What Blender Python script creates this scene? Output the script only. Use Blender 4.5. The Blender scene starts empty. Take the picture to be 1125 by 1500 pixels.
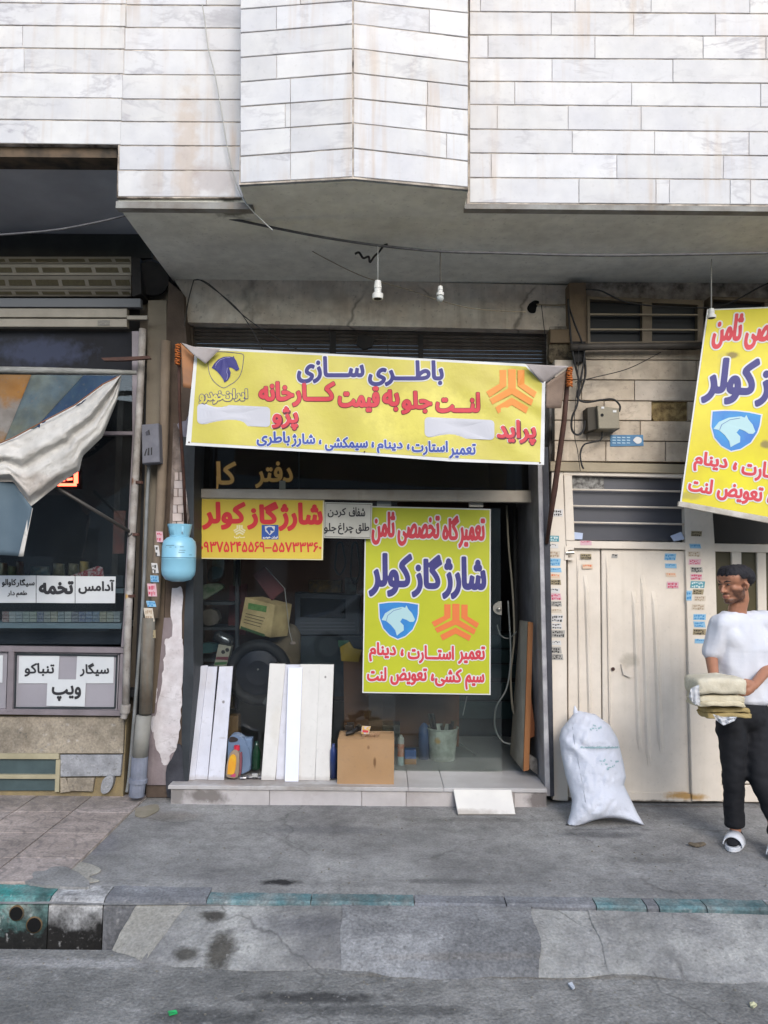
import bpy, bmesh, math, random
import numpy as np
from mathutils import Vector, Matrix, noise
R = random.Random(7)
sc = bpy.context.scene
COL = sc.collection

# ---------------------------------------------------------------- camera
F = 1083.0                      # focal length in photo pixels (1125 x 1500)
PITCH, ROLL = math.radians(4.2), math.radians(0.55)
CAM = Vector((0, 0, 1.74))
_f = Vector((0, math.cos(PITCH), math.sin(PITCH)))
_r0 = Vector((1, 0, 0)); _u0 = Vector((0, -math.sin(PITCH), math.cos(PITCH)))
_r = _r0 * math.cos(ROLL) + _u0 * math.sin(ROLL)
_u = -_r0 * math.sin(ROLL) + _u0 * math.cos(ROLL)
cam = bpy.data.cameras.new('camera'); camo = bpy.data.objects.new('camera', cam); COL.objects.link(camo)
cam.sensor_fit = 'VERTICAL'; cam.sensor_height = 36; cam.sensor_width = 27; cam.lens = 36 * F / 1500
cam.clip_start = 0.05; cam.clip_end = 500
mw = Matrix((_r, _u, -_f)).transposed().to_4x4(); mw.translation = CAM
camo.matrix_world = mw
sc.camera = camo

# ---------------------------------------------------------------- world, sun, exposure
SUN_EL, SUN_AZ = math.radians(58), math.radians(200)
w = bpy.data.worlds.new("World"); sc.world = w; w.use_nodes = True
nt = w.node_tree; bg = nt.nodes['Background']
sky = nt.nodes.new('ShaderNodeTexSky'); sky.sky_type = 'NISHITA'; sky.sun_disc = False
sky.sun_elevation = SUN_EL; sky.sun_rotation = SUN_AZ; sky.air_density = 1.2; sky.dust_density = 1.7; sky.ozone_density = 1.5
hs = nt.nodes.new('ShaderNodeHueSaturation'); hs.inputs['Saturation'].default_value = 1.0
nt.links.new(sky.outputs[0], hs.inputs['Color']); nt.links.new(hs.outputs[0], bg.inputs[0])
bg.inputs[1].default_value = 0.15
sl = bpy.data.lights.new('sun', 'SUN'); sl.energy = 0.9; sl.angle = math.radians(28); sl.color = (1, .99, .975)
so = bpy.data.objects.new('sun', sl); COL.objects.link(so)
_sd = Vector((0.25, -0.95, 0.62)).normalized()      # towards the sun: behind the camera, a little right
so.rotation_euler = _sd.to_track_quat('Z', 'Y').to_euler(); so.location = (2, -4, 9)
sky.sun_rotation = math.atan2(_sd.x, _sd.y); sky.sun_elevation = math.asin(_sd.z)
sc.view_settings.view_transform = 'Standard'; sc.view_settings.look = 'None'
sc.view_settings.exposure = 1.0; sc.view_settings.gamma = 1; sc.view_settings.use_curve_mapping = False
sc.cycles.max_bounces = 8; sc.cycles.transparent_max_bounces = 12; sc.cycles.glossy_bounces = 3
try: sc.cycles.use_denoising = True
except Exception: pass

# ---------------------------------------------------------------- helpers: projection
def ray(px, py): return _f + _r * ((px - 562.5) / F) + _u * ((750 - py) / F)
def P(px, py, Y):
    d = ray(px, py); return CAM + d * (Y / d.y)
def G(px, py, z=0.0):
    d = ray(px, py); return CAM + d * ((z - CAM.z) / d.z)
def lerp(a, b, t): return a + (b - a) * t
def S(h):
    h = h.lstrip('#'); c = [int(h[i:i+2], 16) / 255 for i in (0, 2, 4)]
    return tuple(x / 12.92 if x <= .04045 else ((x + .055) / 1.055) ** 2.4 for x in c)

# ---------------------------------------------------------------- helpers: materials
MATS = {}
def mat(name, col, rough=.75, col2=None, ns=6, bump=0, bs=80, metal=0, spec=.4, rnd=0, spots=(), emit=None, veins=None, streak=0, amt=1.0, streakcol=(.25, .2, .14), ndetail=6, stretch=None, patt=None, wear=.0, grain=0, cracks=None):
    if name in MATS: return MATS[name]
    m = bpy.data.materials.new(name); MATS[name] = m; m.use_nodes = True
    nt = m.node_tree; N = nt.nodes; L = nt.links; b = N['Principled BSDF']
    if isinstance(col, str): col = S(col)
    if isinstance(col2, str): col2 = S(col2)
    b.inputs['Roughness'].default_value = rough; b.inputs['Metallic'].default_value = metal
    b.inputs['Specular IOR Level'].default_value = spec
    geo = N.new('ShaderNodeNewGeometry'); pos = geo.outputs['Position']
    if rnd:
        oi = N.new('ShaderNodeObjectInfo'); va = N.new('ShaderNodeVectorMath'); va.operation = 'MULTIPLY_ADD'
        cb = N.new('ShaderNodeCombineXYZ')
        for i in range(3): L.new(oi.outputs['Random'], cb.inputs[i])
        L.new(cb.outputs[0], va.inputs[0]); va.inputs[1].default_value = (17, 31, 23); L.new(pos, va.inputs[2]); tex = va.outputs[0]
    else: tex = pos
    if stretch:
        mp = N.new('ShaderNodeVectorMath'); mp.operation = 'MULTIPLY'; mp.inputs[1].default_value = stretch
        L.new(tex, mp.inputs[0]); tex = mp.outputs[0]
    def mix(a, bb, fac):
        mx = N.new('ShaderNodeMix'); mx.data_type = 'RGBA'
        for inp, v in ((mx.inputs[6], a), (mx.inputs[7], bb), (mx.inputs[0], fac)):
            if hasattr(v, 'is_output') or hasattr(v, 'links'): L.new(v, inp)
            elif isinstance(v, (int, float)): inp.default_value = v
            else: inp.default_value = (*v[:3], 1)
        return mx.outputs[2]
    def ramp(v, lo, hi, a=0., bb=1.):
        r = N.new('ShaderNodeMapRange'); L.new(v, r.inputs[0]); r.inputs[1].default_value = lo; r.inputs[2].default_value = hi
        r.inputs[3].default_value = a; r.inputs[4].default_value = bb; return r.outputs[0]
    def noi(sc_, det=6, vec=None, rough_=.6, dist=0):
        n = N.new('ShaderNodeTexNoise'); n.inputs['Scale'].default_value = sc_; n.inputs['Detail'].default_value = det
        n.inputs['Roughness'].default_value = rough_; n.inputs['Distortion'].default_value = dist; L.new(vec or tex, n.inputs['Vector']); return n.outputs['Fac']
    c = col
    if col2 is not None:
        n = noi(ns, ndetail); c = mix(col, col2, ramp(n, .5 - .18 / max(amt, .1), .5 + .18 / max(amt, .1)) if amt > 0 else 0.)
    if rnd:
        oi2 = N.new('ShaderNodeObjectInfo'); h = N.new('ShaderNodeHueSaturation')
        L.new(ramp(oi2.outputs['Random'], 0, 1, 1 - rnd, 1 + rnd * .5), h.inputs['Value'])
        if hasattr(c, 'links'): L.new(c, h.inputs['Color'])
        else: h.inputs['Color'].default_value = (*c, 1)
        wn = N.new('ShaderNodeTexWhiteNoise'); wn.noise_dimensions = '1D'; L.new(oi2.outputs['Random'], wn.inputs['W'])
        c = mix(h.outputs[0], (c[0] * .9, c[1] * .97, c[2] * 1.08) if not hasattr(c, 'links') else (.55, .58, .66), ramp(wn.outputs['Value'], .5, 1, 0, rnd * 2))
    if veins:
        mv = N.new('ShaderNodeVectorMath'); mv.operation = 'MULTIPLY'; mv.inputs[1].default_value = (.55, 1, 1.25); L.new(tex, mv.inputs[0]); n = noi(veins[0], 7, mv.outputs[0], .6, .35)
        a1 = N.new('ShaderNodeMath'); a1.operation = 'SUBTRACT'; L.new(n, a1.inputs[0]); a1.inputs[1].default_value = .5
        a2 = N.new('ShaderNodeMath'); a2.operation = 'ABSOLUTE'; L.new(a1.outputs[0], a2.inputs[0])
        n2 = noi(veins[0] * .6, 3)
        a3 = N.new('ShaderNodeMath'); a3.operation = 'MULTIPLY'; L.new(ramp(a2.outputs[0], 0, veins[1], 1, 0), a3.inputs[0]); L.new(ramp(n2, .45, .65), a3.inputs[1])
        a4 = N.new('ShaderNodeMath'); a4.operation = 'MULTIPLY'; L.new(a3.outputs[0], a4.inputs[0]); a4.inputs[1].default_value = veins[3]
        c = mix(c, veins[2], a4.outputs[0])
    if streak:
        mp = N.new('ShaderNodeVectorMath'); mp.operation = 'MULTIPLY'; mp.inputs[1].default_value = (14, 14, .7); L.new(pos, mp.inputs[0])
        n = noi(1.0, 5, mp.outputs[0]); n2 = noi(1.1, 3, pos)
        a3 = N.new('ShaderNodeMath'); a3.operation = 'MULTIPLY'; L.new(ramp(n, .5, .72), a3.inputs[0]); L.new(ramp(n2, .45, .62, 0, streak), a3.inputs[1])
        c = mix(c, streakcol, a3.outputs[0])
    for s in spots:   # ((x,y,z),(rx,ry,rz),colour,strength)
        ce, ra, sc_, st = s
        v1 = N.new('ShaderNodeVectorMath'); v1.operation = 'SUBTRACT'; L.new(pos, v1.inputs[0]); v1.inputs[1].default_value = ce
        v2 = N.new('ShaderNodeVectorMath'); v2.operation = 'DIVIDE'; L.new(v1.outputs[0], v2.inputs[0]); v2.inputs[1].default_value = ra
        v3 = N.new('ShaderNodeVectorMath'); v3.operation = 'LENGTH'; L.new(v2.outputs[0], v3.inputs[0])
        nn = noi(14, 5, pos); ad = N.new('ShaderNodeMath'); ad.operation = 'MULTIPLY_ADD'; L.new(nn, ad.inputs[0]); ad.inputs[1].default_value = 1.5; L.new(v3.outputs['Value'], ad.inputs[2])
        c = mix(c, sc_, ramp(ad.outputs[0], 1.25, 1.85, st, 0))
    if patt: c = patt(N, L, c, mix, ramp, noi, pos)
    if cracks:      # (scale, width, strength): thin broken cracks
        vo = N.new('ShaderNodeTexVoronoi'); vo.feature = 'DISTANCE_TO_EDGE'; vo.inputs['Scale'].default_value = cracks[0]
        dn = N.new('ShaderNodeTexNoise'); dn.inputs['Scale'].default_value = 4; dn.inputs['Detail'].default_value = 3; L.new(pos, dn.inputs['Vector'])
        ad = N.new('ShaderNodeVectorMath'); ad.operation = 'MULTIPLY_ADD'; ad.inputs[1].default_value = (.25, .25, .25); L.new(dn.outputs['Color'], ad.inputs[0]); L.new(pos, ad.inputs[2]); L.new(ad.outputs[0], vo.inputs['Vector'])
        cm = N.new('ShaderNodeMath'); cm.operation = 'MULTIPLY'; L.new(ramp(vo.outputs['Distance'], 0, cracks[1], cracks[2], 0), cm.inputs[0]); L.new(ramp(noi(1.3, 3, pos), .44, .52), cm.inputs[1])
        c = mix(c, (.035, .033, .03), cm.outputs[0])
    if wear:
        sp1 = ramp(noi(38, 3, pos, .5), .62, .70, 0, min(1, wear * 1.6)); sp2 = ramp(noi(27, 3, pos, .5), .64, .72, 0, min(1, wear * 1.1))
        c = mix(c, (.10, .095, .09), sp1)
        if grain: c = mix(c, (.42, .41, .40), sp2)
        w1 = ramp(noi(2.1, 6, pos, .55), .36, .62, 1 - wear * .8, 1 + wear * .45)
        w2 = ramp(noi(12, 4, pos, .5), .36, .62, 1 - wear * .55, 1 + wear * .45)
        mm = N.new('ShaderNodeMath'); mm.operation = 'MULTIPLY'; L.new(w1, mm.inputs[0]); L.new(w2, mm.inputs[1]); k_ = mm.outputs[0]
        if grain:
            w3 = ramp(noi(70, 2, pos, .5), .35, .65, 1 - grain, 1 + grain); m3 = N.new('ShaderNodeMath'); m3.operation = 'MULTIPLY'; L.new(k_, m3.inputs[0]); L.new(w3, m3.inputs[1]); k_ = m3.outputs[0]
        hh = N.new('ShaderNodeHueSaturation'); L.new(k_, hh.inputs['Value'])
        if hasattr(c, 'links'): L.new(c, hh.inputs['Color'])
        else: hh.inputs['Color'].default_value = (*c, 1)
        c = hh.outputs[0]
    if hasattr(c, 'links'): L.new(c, b.inputs['Base Color'])
    else: b.inputs['Base Color'].default_value = (*c, 1)
    if bump:
        bn = N.new('ShaderNodeBump'); bn.inputs['Strength'].default_value = min(1, bump); bn.inputs['Distance'].default_value = .004 if bump < 1 else .004 * bump
        L.new(noi(bs, 6), bn.inputs['Height']); L.new(bn.outputs[0], b.inputs['Normal'])
    if emit:
        b.inputs['Emission Color'].default_value = (*emit[0], 1); b.inputs['Emission Strength'].default_value = emit[1]
    return m
def glass(name, tint=(.9, .95, .93), dirt=.05, dirtcol=(.4, .42, .42)):
    if name in MATS: return MATS[name]
    m = bpy.data.materials.new(name); MATS[name] = m; m.use_nodes = True; nt = m.node_tree; N = nt.nodes; L = nt.links
    N.remove(N['Principled BSDF']); out = N['Material Output']
    tr = N.new('ShaderNodeBsdfTransparent'); tr.inputs[0].default_value = (*tint, 1)
    gl = N.new('ShaderNodeBsdfGlossy'); gl.inputs['Roughness'].default_value = .03
    fr = N.new('ShaderNodeFresnel'); fr.inputs[0].default_value = 1.6
    m1 = N.new('ShaderNodeMixShader'); L.new(fr.outputs[0], m1.inputs[0]); L.new(tr.outputs[0], m1.inputs[1]); L.new(gl.outputs[0], m1.inputs[2])
    df = N.new('ShaderNodeBsdfDiffuse'); df.inputs[0].default_value = (*dirtcol, 1)
    nn = N.new('ShaderNodeTexNoise'); nn.inputs['Scale'].default_value = 2.5; nn.inputs['Detail'].default_value = 7
    g = N.new('ShaderNodeNewGeometry'); L.new(g.outputs['Position'], nn.inputs['Vector'])
    mr = N.new('ShaderNodeMapRange'); L.new(nn.outputs['Fac'], mr.inputs[0]); mr.inputs[1].default_value = .35; mr.inputs[2].default_value = .8; mr.inputs[3].default_value = dirt * .3; mr.inputs[4].default_value = dirt * 2
    m2 = N.new('ShaderNodeMixShader'); L.new(mr.outputs[0], m2.inputs[0]); L.new(m1.outputs[0], m2.inputs[1]); L.new(df.outputs[0], m2.inputs[2])
    L.new(m2.outputs[0], out.inputs['Surface']); return m

# ---------------------------------------------------------------- helpers: objects
ORG = {}      # world origin of every object
def put(o, label=None, cat=None, group=None, kind=None):
    if label: o['label'] = label
    if cat: o['category'] = cat
    if group: o['group'] = group
    if kind: o['kind'] = kind
    return o
def thing(name, label, cat, loc, group=None):
    o = bpy.data.objects.new(name, None); COL.objects.link(o); o.location = loc; o.empty_display_size = .1
    ORG[o.name] = Vector(loc); return put(o, label, cat, group)
def mk(name, verts, faces, m, parent=None, smooth=False, **kw):
    if parent is not None: org = ORG[parent.name]
    elif kw.get('kind') == 'structure': org = Vector((0, 0, 0))
    else:
        xs = [v[0] for v in verts]; ys = [v[1] for v in verts]; zs = [v[2] for v in verts]
        org = Vector(((min(xs) + max(xs)) / 2, (min(ys) + max(ys)) / 2, min(zs)))
    me = bpy.data.meshes.new(name)
    me.from_pydata([Vector(v) - org for v in verts], [], faces); me.update()
    bm = bmesh.new(); bm.from_mesh(me); bmesh.ops.recalc_face_normals(bm, faces=bm.faces); bm.to_mesh(me); bm.free()
    if isinstance(m, (list, tuple)):
        for x in m: me.materials.append(x)
    else: me.materials.append(m)
    if smooth:
        me.polygons.foreach_set('use_smooth', [True] * len(me.polygons))
    o = bpy.data.objects.new(name, me); COL.objects.link(o)
    if parent is not None: o.parent = parent
    else: o.location = org
    ORG[o.name] = org
    return put(o, kw.get('label'), kw.get('cat'), kw.get('group'), kw.get('kind'))
class MB:
    def __init__(s): s.v = []; s.f = []
    def add(s, v, f):
        n = len(s.v); s.v += [Vector(x) for x in v]; s.f += [[i + n for i in q] for q in f]; return s
    def box(s, x0, x1, y0, y1, z0, z1):
        return s.add([(x0, y0, z0), (x1, y0, z0), (x1, y1, z0), (x0, y1, z0), (x0, y0, z1), (x1, y0, z1), (x1, y1, z1), (x0, y1, z1)],
                     [(0, 3, 2, 1), (4, 5, 6, 7), (0, 1, 5, 4), (1, 2, 6, 5), (2, 3, 7, 6), (3, 0, 4, 7)])
    def slab(s, front, dvec, bev=0):
        n = len(front); back = [Vector(p) + Vector(dvec) for p in front]
        if bev:
            c = sum((Vector(p) for p in front), Vector()) / n; d = Vector(dvec).normalized() * bev
            fr = [Vector(p) + d for p in front]
            inn = []
            for i in range(n):
                a = Vector(front[i - 1]) - Vector(front[i]); b = Vector(front[(i + 1) % n]) - Vector(front[i])
                inn.append(Vector(front[i]) + a.normalized() * bev + b.normalized() * bev)
            fs = [list(range(n))] + [[i, n + i, n + (i + 1) % n, (i + 1) % n] for i in range(n)] + [[n + i, 2 * n + i, 2 * n + (i + 1) % n, n + (i + 1) % n] for i in range(n)] + [[2 * n + i for i in range(n)][::-1]]
            return s.add(inn + fr + back, fs)
        return s.add(list(front) + back, [list(range(n)), [n + i for i in range(n)][::-1]] + [[i, n + i, n + (i + 1) % n, (i + 1) % n] for i in range(n)])
    def px(s, pts, Y, depth, bev=0):      # polygon in photo pixels on the vertical plane y = Y, pushed back by depth
        return s.slab([P(a, b, Y) for a, b in pts], (0, depth, 0), bev)
    def rect(s, x0, y0, x1, y1, Y, depth, bev=0):
        return s.px([(x0, y0), (x1, y0), (x1, y1), (x0, y1)], Y, depth, bev)
    def tube(s, pts, r, n=8, caps=True):
        pts = [Vector(p) for p in pts]; rs = r if isinstance(r, (list, tuple)) else [r] * len(pts)
        base = len(s.v); prev = None
        for i, p in enumerate(pts):
            t = (pts[min(i + 1, len(pts) - 1)] - pts[max(i - 1, 0)]).normalized()
            if prev is None: a = t.orthogonal().normalized()
            else: a = (prev - t * prev.dot(t)); a = a.normalized() if a.length > 1e-6 else t.orthogonal().normalized()
            prev = a; b = t.cross(a)
            for k in range(n):
                an = 2 * math.pi * k / n; s.v.append(p + (a * math.cos(an) + b * math.sin(an)) * rs[i])
        for i in range(len(pts) - 1):
            for k in range(n):
                k2 = (k + 1) % n; s.f.append([base + i * n + k, base + i * n + k2, base + (i + 1) * n + k2, base + (i + 1) * n + k])
        if caps:
            s.f.append([base + k for k in range(n)][::-1]); s.f.append([base + (len(pts) - 1) * n + k for k in range(n)])
        return s
    def lathe(s, c, prof, n=20):           # prof: (r, z) along +Z from c
        c = Vector(c); base = len(s.v)
        for r, z in prof:
            for k in range(n):
                a = 2 * math.pi * k / n; s.v.append(c + Vector((r * math.cos(a), r * math.sin(a), z)))
        for i in range(len(prof) - 1):
            for k in range(n):
                k2 = (k + 1) % n; s.f.append([base + i * n + k, base + i * n + k2, base + (i + 1) * n + k2, base + (i + 1) * n + k])
        s.f.append([base + k for k in range(n)][::-1]); s.f.append([base + (len(prof) - 1) * n + k for k in range(n)])
        return s
    def mk(s, name, m, parent=None, **kw): return mk(name, s.v, s.f, m, parent, **kw)
def spline(pts, k=8):                       # Catmull-Rom through points
    pts = [Vector(p) for p in pts]
    if len(pts) < 3: return [pts[0].lerp(pts[-1], i / k) for i in range(k + 1)]
    out = []
    for i in range(len(pts) - 1):
        p0 = pts[max(i - 1, 0)]; p1 = pts[i]; p2 = pts[i + 1]; p3 = pts[min(i + 2, len(pts) - 1)]
        for j in range(k):
            t = j / k
            out.append(.5 * ((2 * p1) + (p2 - p0) * t + (2 * p0 - 5 * p1 + 4 * p2 - p3) * t * t + (3 * p1 - p0 - 3 * p2 + p3) * t ** 3))
    out.append(pts[-1]); return out
def wire(name, pts, r, m, label=None, parent=None, Y=None, cat='cable', n=6, **kw):
    q = [P(p[0], p[1], p[2] if len(p) > 2 else Y) for p in pts]
    return MB().tube(spline(q), r, n).mk(name, m, parent, smooth=True, label=label, cat=None if parent else cat, **kw)
def resample(poly, n):
    poly = [Vector(p) for p in poly]; L = [0]
    for i in range(1, len(poly)): L.append(L[-1] + (poly[i] - poly[i - 1]).length)
    out = []
    for k in range(n + 1):
        t = L[-1] * k / n; i = 1
        while i < len(L) - 1 and L[i] < t: i += 1
        s_ = (t - L[i - 1]) / max(L[i] - L[i - 1], 1e-9); out.append(poly[i - 1].lerp(poly[i], min(1, max(0, s_))))
    return out
def loft_px(A, B, na, nb, Yf, thick=.002):   # cloth between two pixel curves; Yf(px,py,u,v)
    A = resample([(a[0], a[1], 0) for a in A], na); B = resample([(a[0], a[1], 0) for a in B], na)
    v = []; f = []
    for j in range(nb + 1):
        for i in range(na + 1):
            q = A[i].lerp(B[i], j / nb); v.append(P(q.x, q.y, Yf(q.x, q.y, i / na, j / nb)))
    W = na + 1; n = len(v)
    for j in range(nb):
        for i in range(na): f.append([j * W + i, j * W + i + 1, (j + 1) * W + i + 1, (j + 1) * W + i])
    v2 = [p + Vector((0, thick, 0)) for p in v]; f2 = [[i + n for i in q][::-1] for q in f]
    rim = [j * W for j in range(nb + 1)] + [nb * W + i for i in range(1, W)] + [j * W + W - 1 for j in range(nb - 1, -1, -1)] + [i for i in range(W - 2, 0, -1)]
    f3 = [[rim[i], rim[(i + 1) % len(rim)], rim[(i + 1) % len(rim)] + n, rim[i] + n] for i in range(len(rim))]
    return v + v2, f + f2 + f3
def _unit():
    n, k = 14, 8; v = [(0, 0, 1)]
    for j in range(1, k):
        for i in range(n): a, b = 2 * math.pi * i / n, math.pi * j / k; v.append((math.sin(b) * math.cos(a), math.sin(b) * math.sin(a), math.cos(b)))
    v.append((0, 0, -1)); f = []
    for i in range(n):
        i2 = (i + 1) % n; f.append((0, 1 + i, 1 + i2)); f.append((len(v) - 1, 1 + (k - 2) * n + i2, 1 + (k - 2) * n + i))
        for j in range(k - 2): a = 1 + j * n; f += [(a + i, a + n + i, a + n + i2), (a + i, a + n + i2, a + i2)]
    return np.array(v), np.array(f)
_SV, _SF = _unit()
def organic(balls, voxel, smooth=3, disp=None):
    """union of ellipsoid chains, remeshed into one continuous skin. balls: list of chains; a chain is [(centre,(rx,ry,rz)),...]"""
    AV = []; AF = []
    for ch in balls:
        seq = []
        for i in range(len(ch) - 1):
            (c0, r0), (c1, r1) = ch[i], ch[i + 1]; c0 = Vector(c0); c1 = Vector(c1); r0 = Vector(r0); r1 = Vector(r1)
            st = max(2, int((c1 - c0).length / max(min(min(r0), min(r1)) * .35, .004)))
            for k in range(st): seq.append((c0.lerp(c1, k / st), r0.lerp(r1, k / st)))
        seq.append((Vector(ch[-1][0]), Vector(ch[-1][1])))
        for c, r in seq:
            AF.append(_SF + len(AV) * len(_SV)); AV.append(_SV * np.array(r) + np.array(c))
    me = bpy.data.meshes.new('tmp'); me.from_pydata(np.concatenate(AV).tolist(), [], np.concatenate(AF).tolist()); me.update()
    ob = bpy.data.objects.new('tmp', me); COL.objects.link(ob)
    md = ob.modifiers.new('r', 'REMESH'); md.mode = 'VOXEL'; md.voxel_size = voxel
    s_ = ob.modifiers.new('s', 'SMOOTH'); s_.iterations = smooth; s_.factor = .5
    dg = bpy.context.evaluated_depsgraph_get(); m2 = bpy.data.meshes.new_from_object(ob.evaluated_get(dg))
    V = [v.co.copy() for v in m2.vertices]; Fc = [list(p.vertices) for p in m2.polygons]; NN = [v.normal.copy() for v in m2.vertices]
    bpy.data.objects.remove(ob); bpy.data.meshes.remove(me); bpy.data.meshes.remove(m2)
    if disp: V = [v + n * disp(v) for v, n in zip(V, NN)]
    return V, Fc, NN

# ---------------------------------------------------------------- helpers: Persian lettering
_FM = {'ا': (0xFE8D, 2), 'آ': (0xFE81, 2), 'ب': (0xFE8F, 4), 'پ': (0xFB56, 4), 'ت': (0xFE95, 4), 'ث': (0xFE99, 4), 'ج': (0xFE9D, 4), 'چ': (0xFB7A, 4), 'ح': (0xFEA1, 4), 'خ': (0xFEA5, 4),
       'د': (0xFEA9, 2), 'ذ': (0xFEAB, 2), 'ر': (0xFEAD, 2), 'ز': (0xFEAF, 2), 'ژ': (0xFB8A, 2), 'س': (0xFEB1, 4), 'ش': (0xFEB5, 4), 'ص': (0xFEB9, 4), 'ض': (0xFEBD, 4), 'ط': (0xFEC1, 4), 'ظ': (0xFEC5, 4),
       'ع': (0xFEC9, 4), 'غ': (0xFECD, 4), 'ف': (0xFED1, 4), 'ق': (0xFED5, 4), 'ک': (0xFB8E, 4), 'گ': (0xFB92, 4), 'ل': (0xFEDD, 4), 'م': (0xFEE1, 4), 'ن': (0xFEE5, 4), 'ه': (0xFEE9, 4), 'و': (0xFEED, 2), 'ی': (0xFBFC, 4), 'ـ': (0x640, 0)}
def fa(t):
    out = []
    for i, ch in enumerate(t):
        if ch not in _FM: out.append(ch); continue
        base, k = _FM[ch]
        if k == 0: out.append(ch); continue
        pj = i > 0 and t[i - 1] in _FM and _FM[t[i - 1]][1] in (4, 0)
        nj = i < len(t) - 1 and t[i + 1] in _FM and k == 4
        out.append(chr(base + (3 if pj and nj else 2 if nj else 1 if pj else 0)))
    s_ = ''.join(out); return s_[::-1]
WORDS = []
def word(text, box, M, parent, m, halo=None, bold=None, halow=None, layer=1, raw=False, name='lettering'):
    h = box[3] - box[1]
    WORDS.append((text if raw else fa(text), box, M, parent, m, halo, bold if bold is not None else h * .03, halow if halow is not None else 1.6, layer, name))
def _sdf(segs, X, Y):
    """signed distance and non-zero winding of a union of closed outlines on a grid"""
    D = np.full(X.shape, 1e9); W = np.zeros(X.shape, int)
    for x0, y0, x1, y1 in segs:
        dx, dy = x1 - x0, y1 - y0; l2 = dx * dx + dy * dy
        if l2 < 1e-12: continue
        t = np.clip(((X - x0) * dx + (Y - y0) * dy) / l2, 0, 1)
        D = np.minimum(D, (X - x0 - t * dx) ** 2 + (Y - y0 - t * dy) ** 2)
        up = (y0 <= Y) & (y1 > Y); dn = (y0 > Y) & (y1 <= Y)
        side = dx * (Y - y0) - (X - x0) * dy
        W += (up & (side > 0)).astype(int) - (dn & (side < 0)).astype(int)
    return np.where(W != 0, -1, 1) * np.sqrt(D)
def _iso(Fd, xs, ys, iso, mx=9999):
    """fill the region Fd < iso with polygons: runs of whole cells joined, border cells clipped"""
    v = []; f = []; G_ = Fd - iso; ins = G_ < 0
    for j in range(len(ys) - 1):
        run = None
        a, b = ins[j], ins[j + 1]
        full = a[:-1] & a[1:] & b[:-1] & b[1:]; anyc = a[:-1] | a[1:] | b[:-1] | b[1:]
        for i in list(np.nonzero(anyc)[0]) + [-1]:
            i = int(i)
            if i >= 0 and full[i]:
                if run is None: run = [i, i]
                elif run[1] == i - 1 and run[1] - run[0] < mx: run[1] = i
                else:
                    n = len(v); v += [(xs[run[0]], ys[j]), (xs[run[1] + 1], ys[j]), (xs[run[1] + 1], ys[j + 1]), (xs[run[0]], ys[j + 1])]; f.append([n, n + 1, n + 2, n + 3]); run = [i, i]
                continue
            if run is not None:
                n = len(v); v += [(xs[run[0]], ys[j]), (xs[run[1] + 1], ys[j]), (xs[run[1] + 1], ys[j + 1]), (xs[run[0]], ys[j + 1])]; f.append([n, n + 1, n + 2, n + 3]); run = None
            if i < 0: break
            c = [(i, j), (i + 1, j), (i + 1, j + 1), (i, j + 1)]; poly = []
            for k in range(4):
                p, q = c[k], c[(k + 1) % 4]; gp, gq = G_[p[1], p[0]], G_[q[1], q[0]]
                if gp < 0: poly.append((xs[p[0]], ys[p[1]]))
                if (gp < 0) != (gq < 0):
                    t = gp / (gp - gq); poly.append((xs[p[0]] + (xs[q[0]] - xs[p[0]]) * t, ys[p[1]] + (ys[q[1]] - ys[p[1]]) * t))
            if len(poly) >= 3:
                n = len(v); v += poly; f.append(list(range(n, n + len(poly))))
    return v, f
_OUT = {}
def _outline(text):
    if text in _OUT: return _OUT[text]
    c = bpy.data.curves.new('t', 'FONT'); c.body = text; c.size = 1
    o = bpy.data.objects.new('t', c); COL.objects.link(o)
    dg = bpy.context.evaluated_depsgraph_get(); cu = o.to_curve(dg)
    segs = []
    for sp in cu.splines:
        pts = sp.bezier_points; n = len(pts); poly = []
        for i in range(n):
            p, q = pts[i], pts[(i + 1) % n]
            a, b, c_, d = p.co, p.handle_right, q.handle_left, q.co
            for k in range(5):
                t = k / 5; w_ = 1 - t
                z = a * w_ ** 3 + b * 3 * w_ * w_ * t + c_ * 3 * w_ * t * t + d * t ** 3; poly.append((z.x, z.y))
        segs += [(*poly[i], *poly[(i + 1) % len(poly)]) for i in range(len(poly))]
    o.to_curve_clear(); bpy.data.objects.remove(o)
    _OUT[text] = segs; return segs
def flush_words():
    for text, bx, M, parent, m, halo, bold, halow, layer, name in WORDS:
        segs = _outline(text)
        if not segs: continue
        x0 = min(s_[0] for s_ in segs); x1 = max(s_[0] for s_ in segs); y0 = min(s_[1] for s_ in segs); y1 = max(s_[1] for s_ in segs)
        bx0, by0, bx1, by1 = bx[0] + bold, bx[1] + bold, bx[2] - bold, bx[3] - bold
        sx = (bx1 - bx0) / (x1 - x0); sy = (by1 - by0) / (y1 - y0)
        sg = [(bx0 + (a - x0) * sx, by1 - (b - y0) * sy, bx0 + (c_ - x0) * sx, by1 - (d - y0) * sy) for a, b, c_, d in segs]
        h = bx[3] - bx[1]; st = max(.42, h / 85); pad = bold + halow + 2 * st
        xs = np.arange(bx0 - pad, bx1 + pad + st, st); ys = np.arange(by0 - pad, by1 + pad + st, st)
        X, Y = np.meshgrid(xs, ys); D = _sdf(sg, X, Y)
        for k in ((1, 0) if halo else (0,)):
            v, f = _iso(D, xs, ys, bold + (halow if k else 0), 14 if parent.name.startswith('banner') else 9999); q = []
            for a, b in v:
                p = M(float(a), float(b)); p.y -= (.0015 if k else .0030) + .003 * (layer - 1); q.append(p)
            mk(name + '_outline' if k else name, q, f, halo if k else m, parent)
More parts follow.
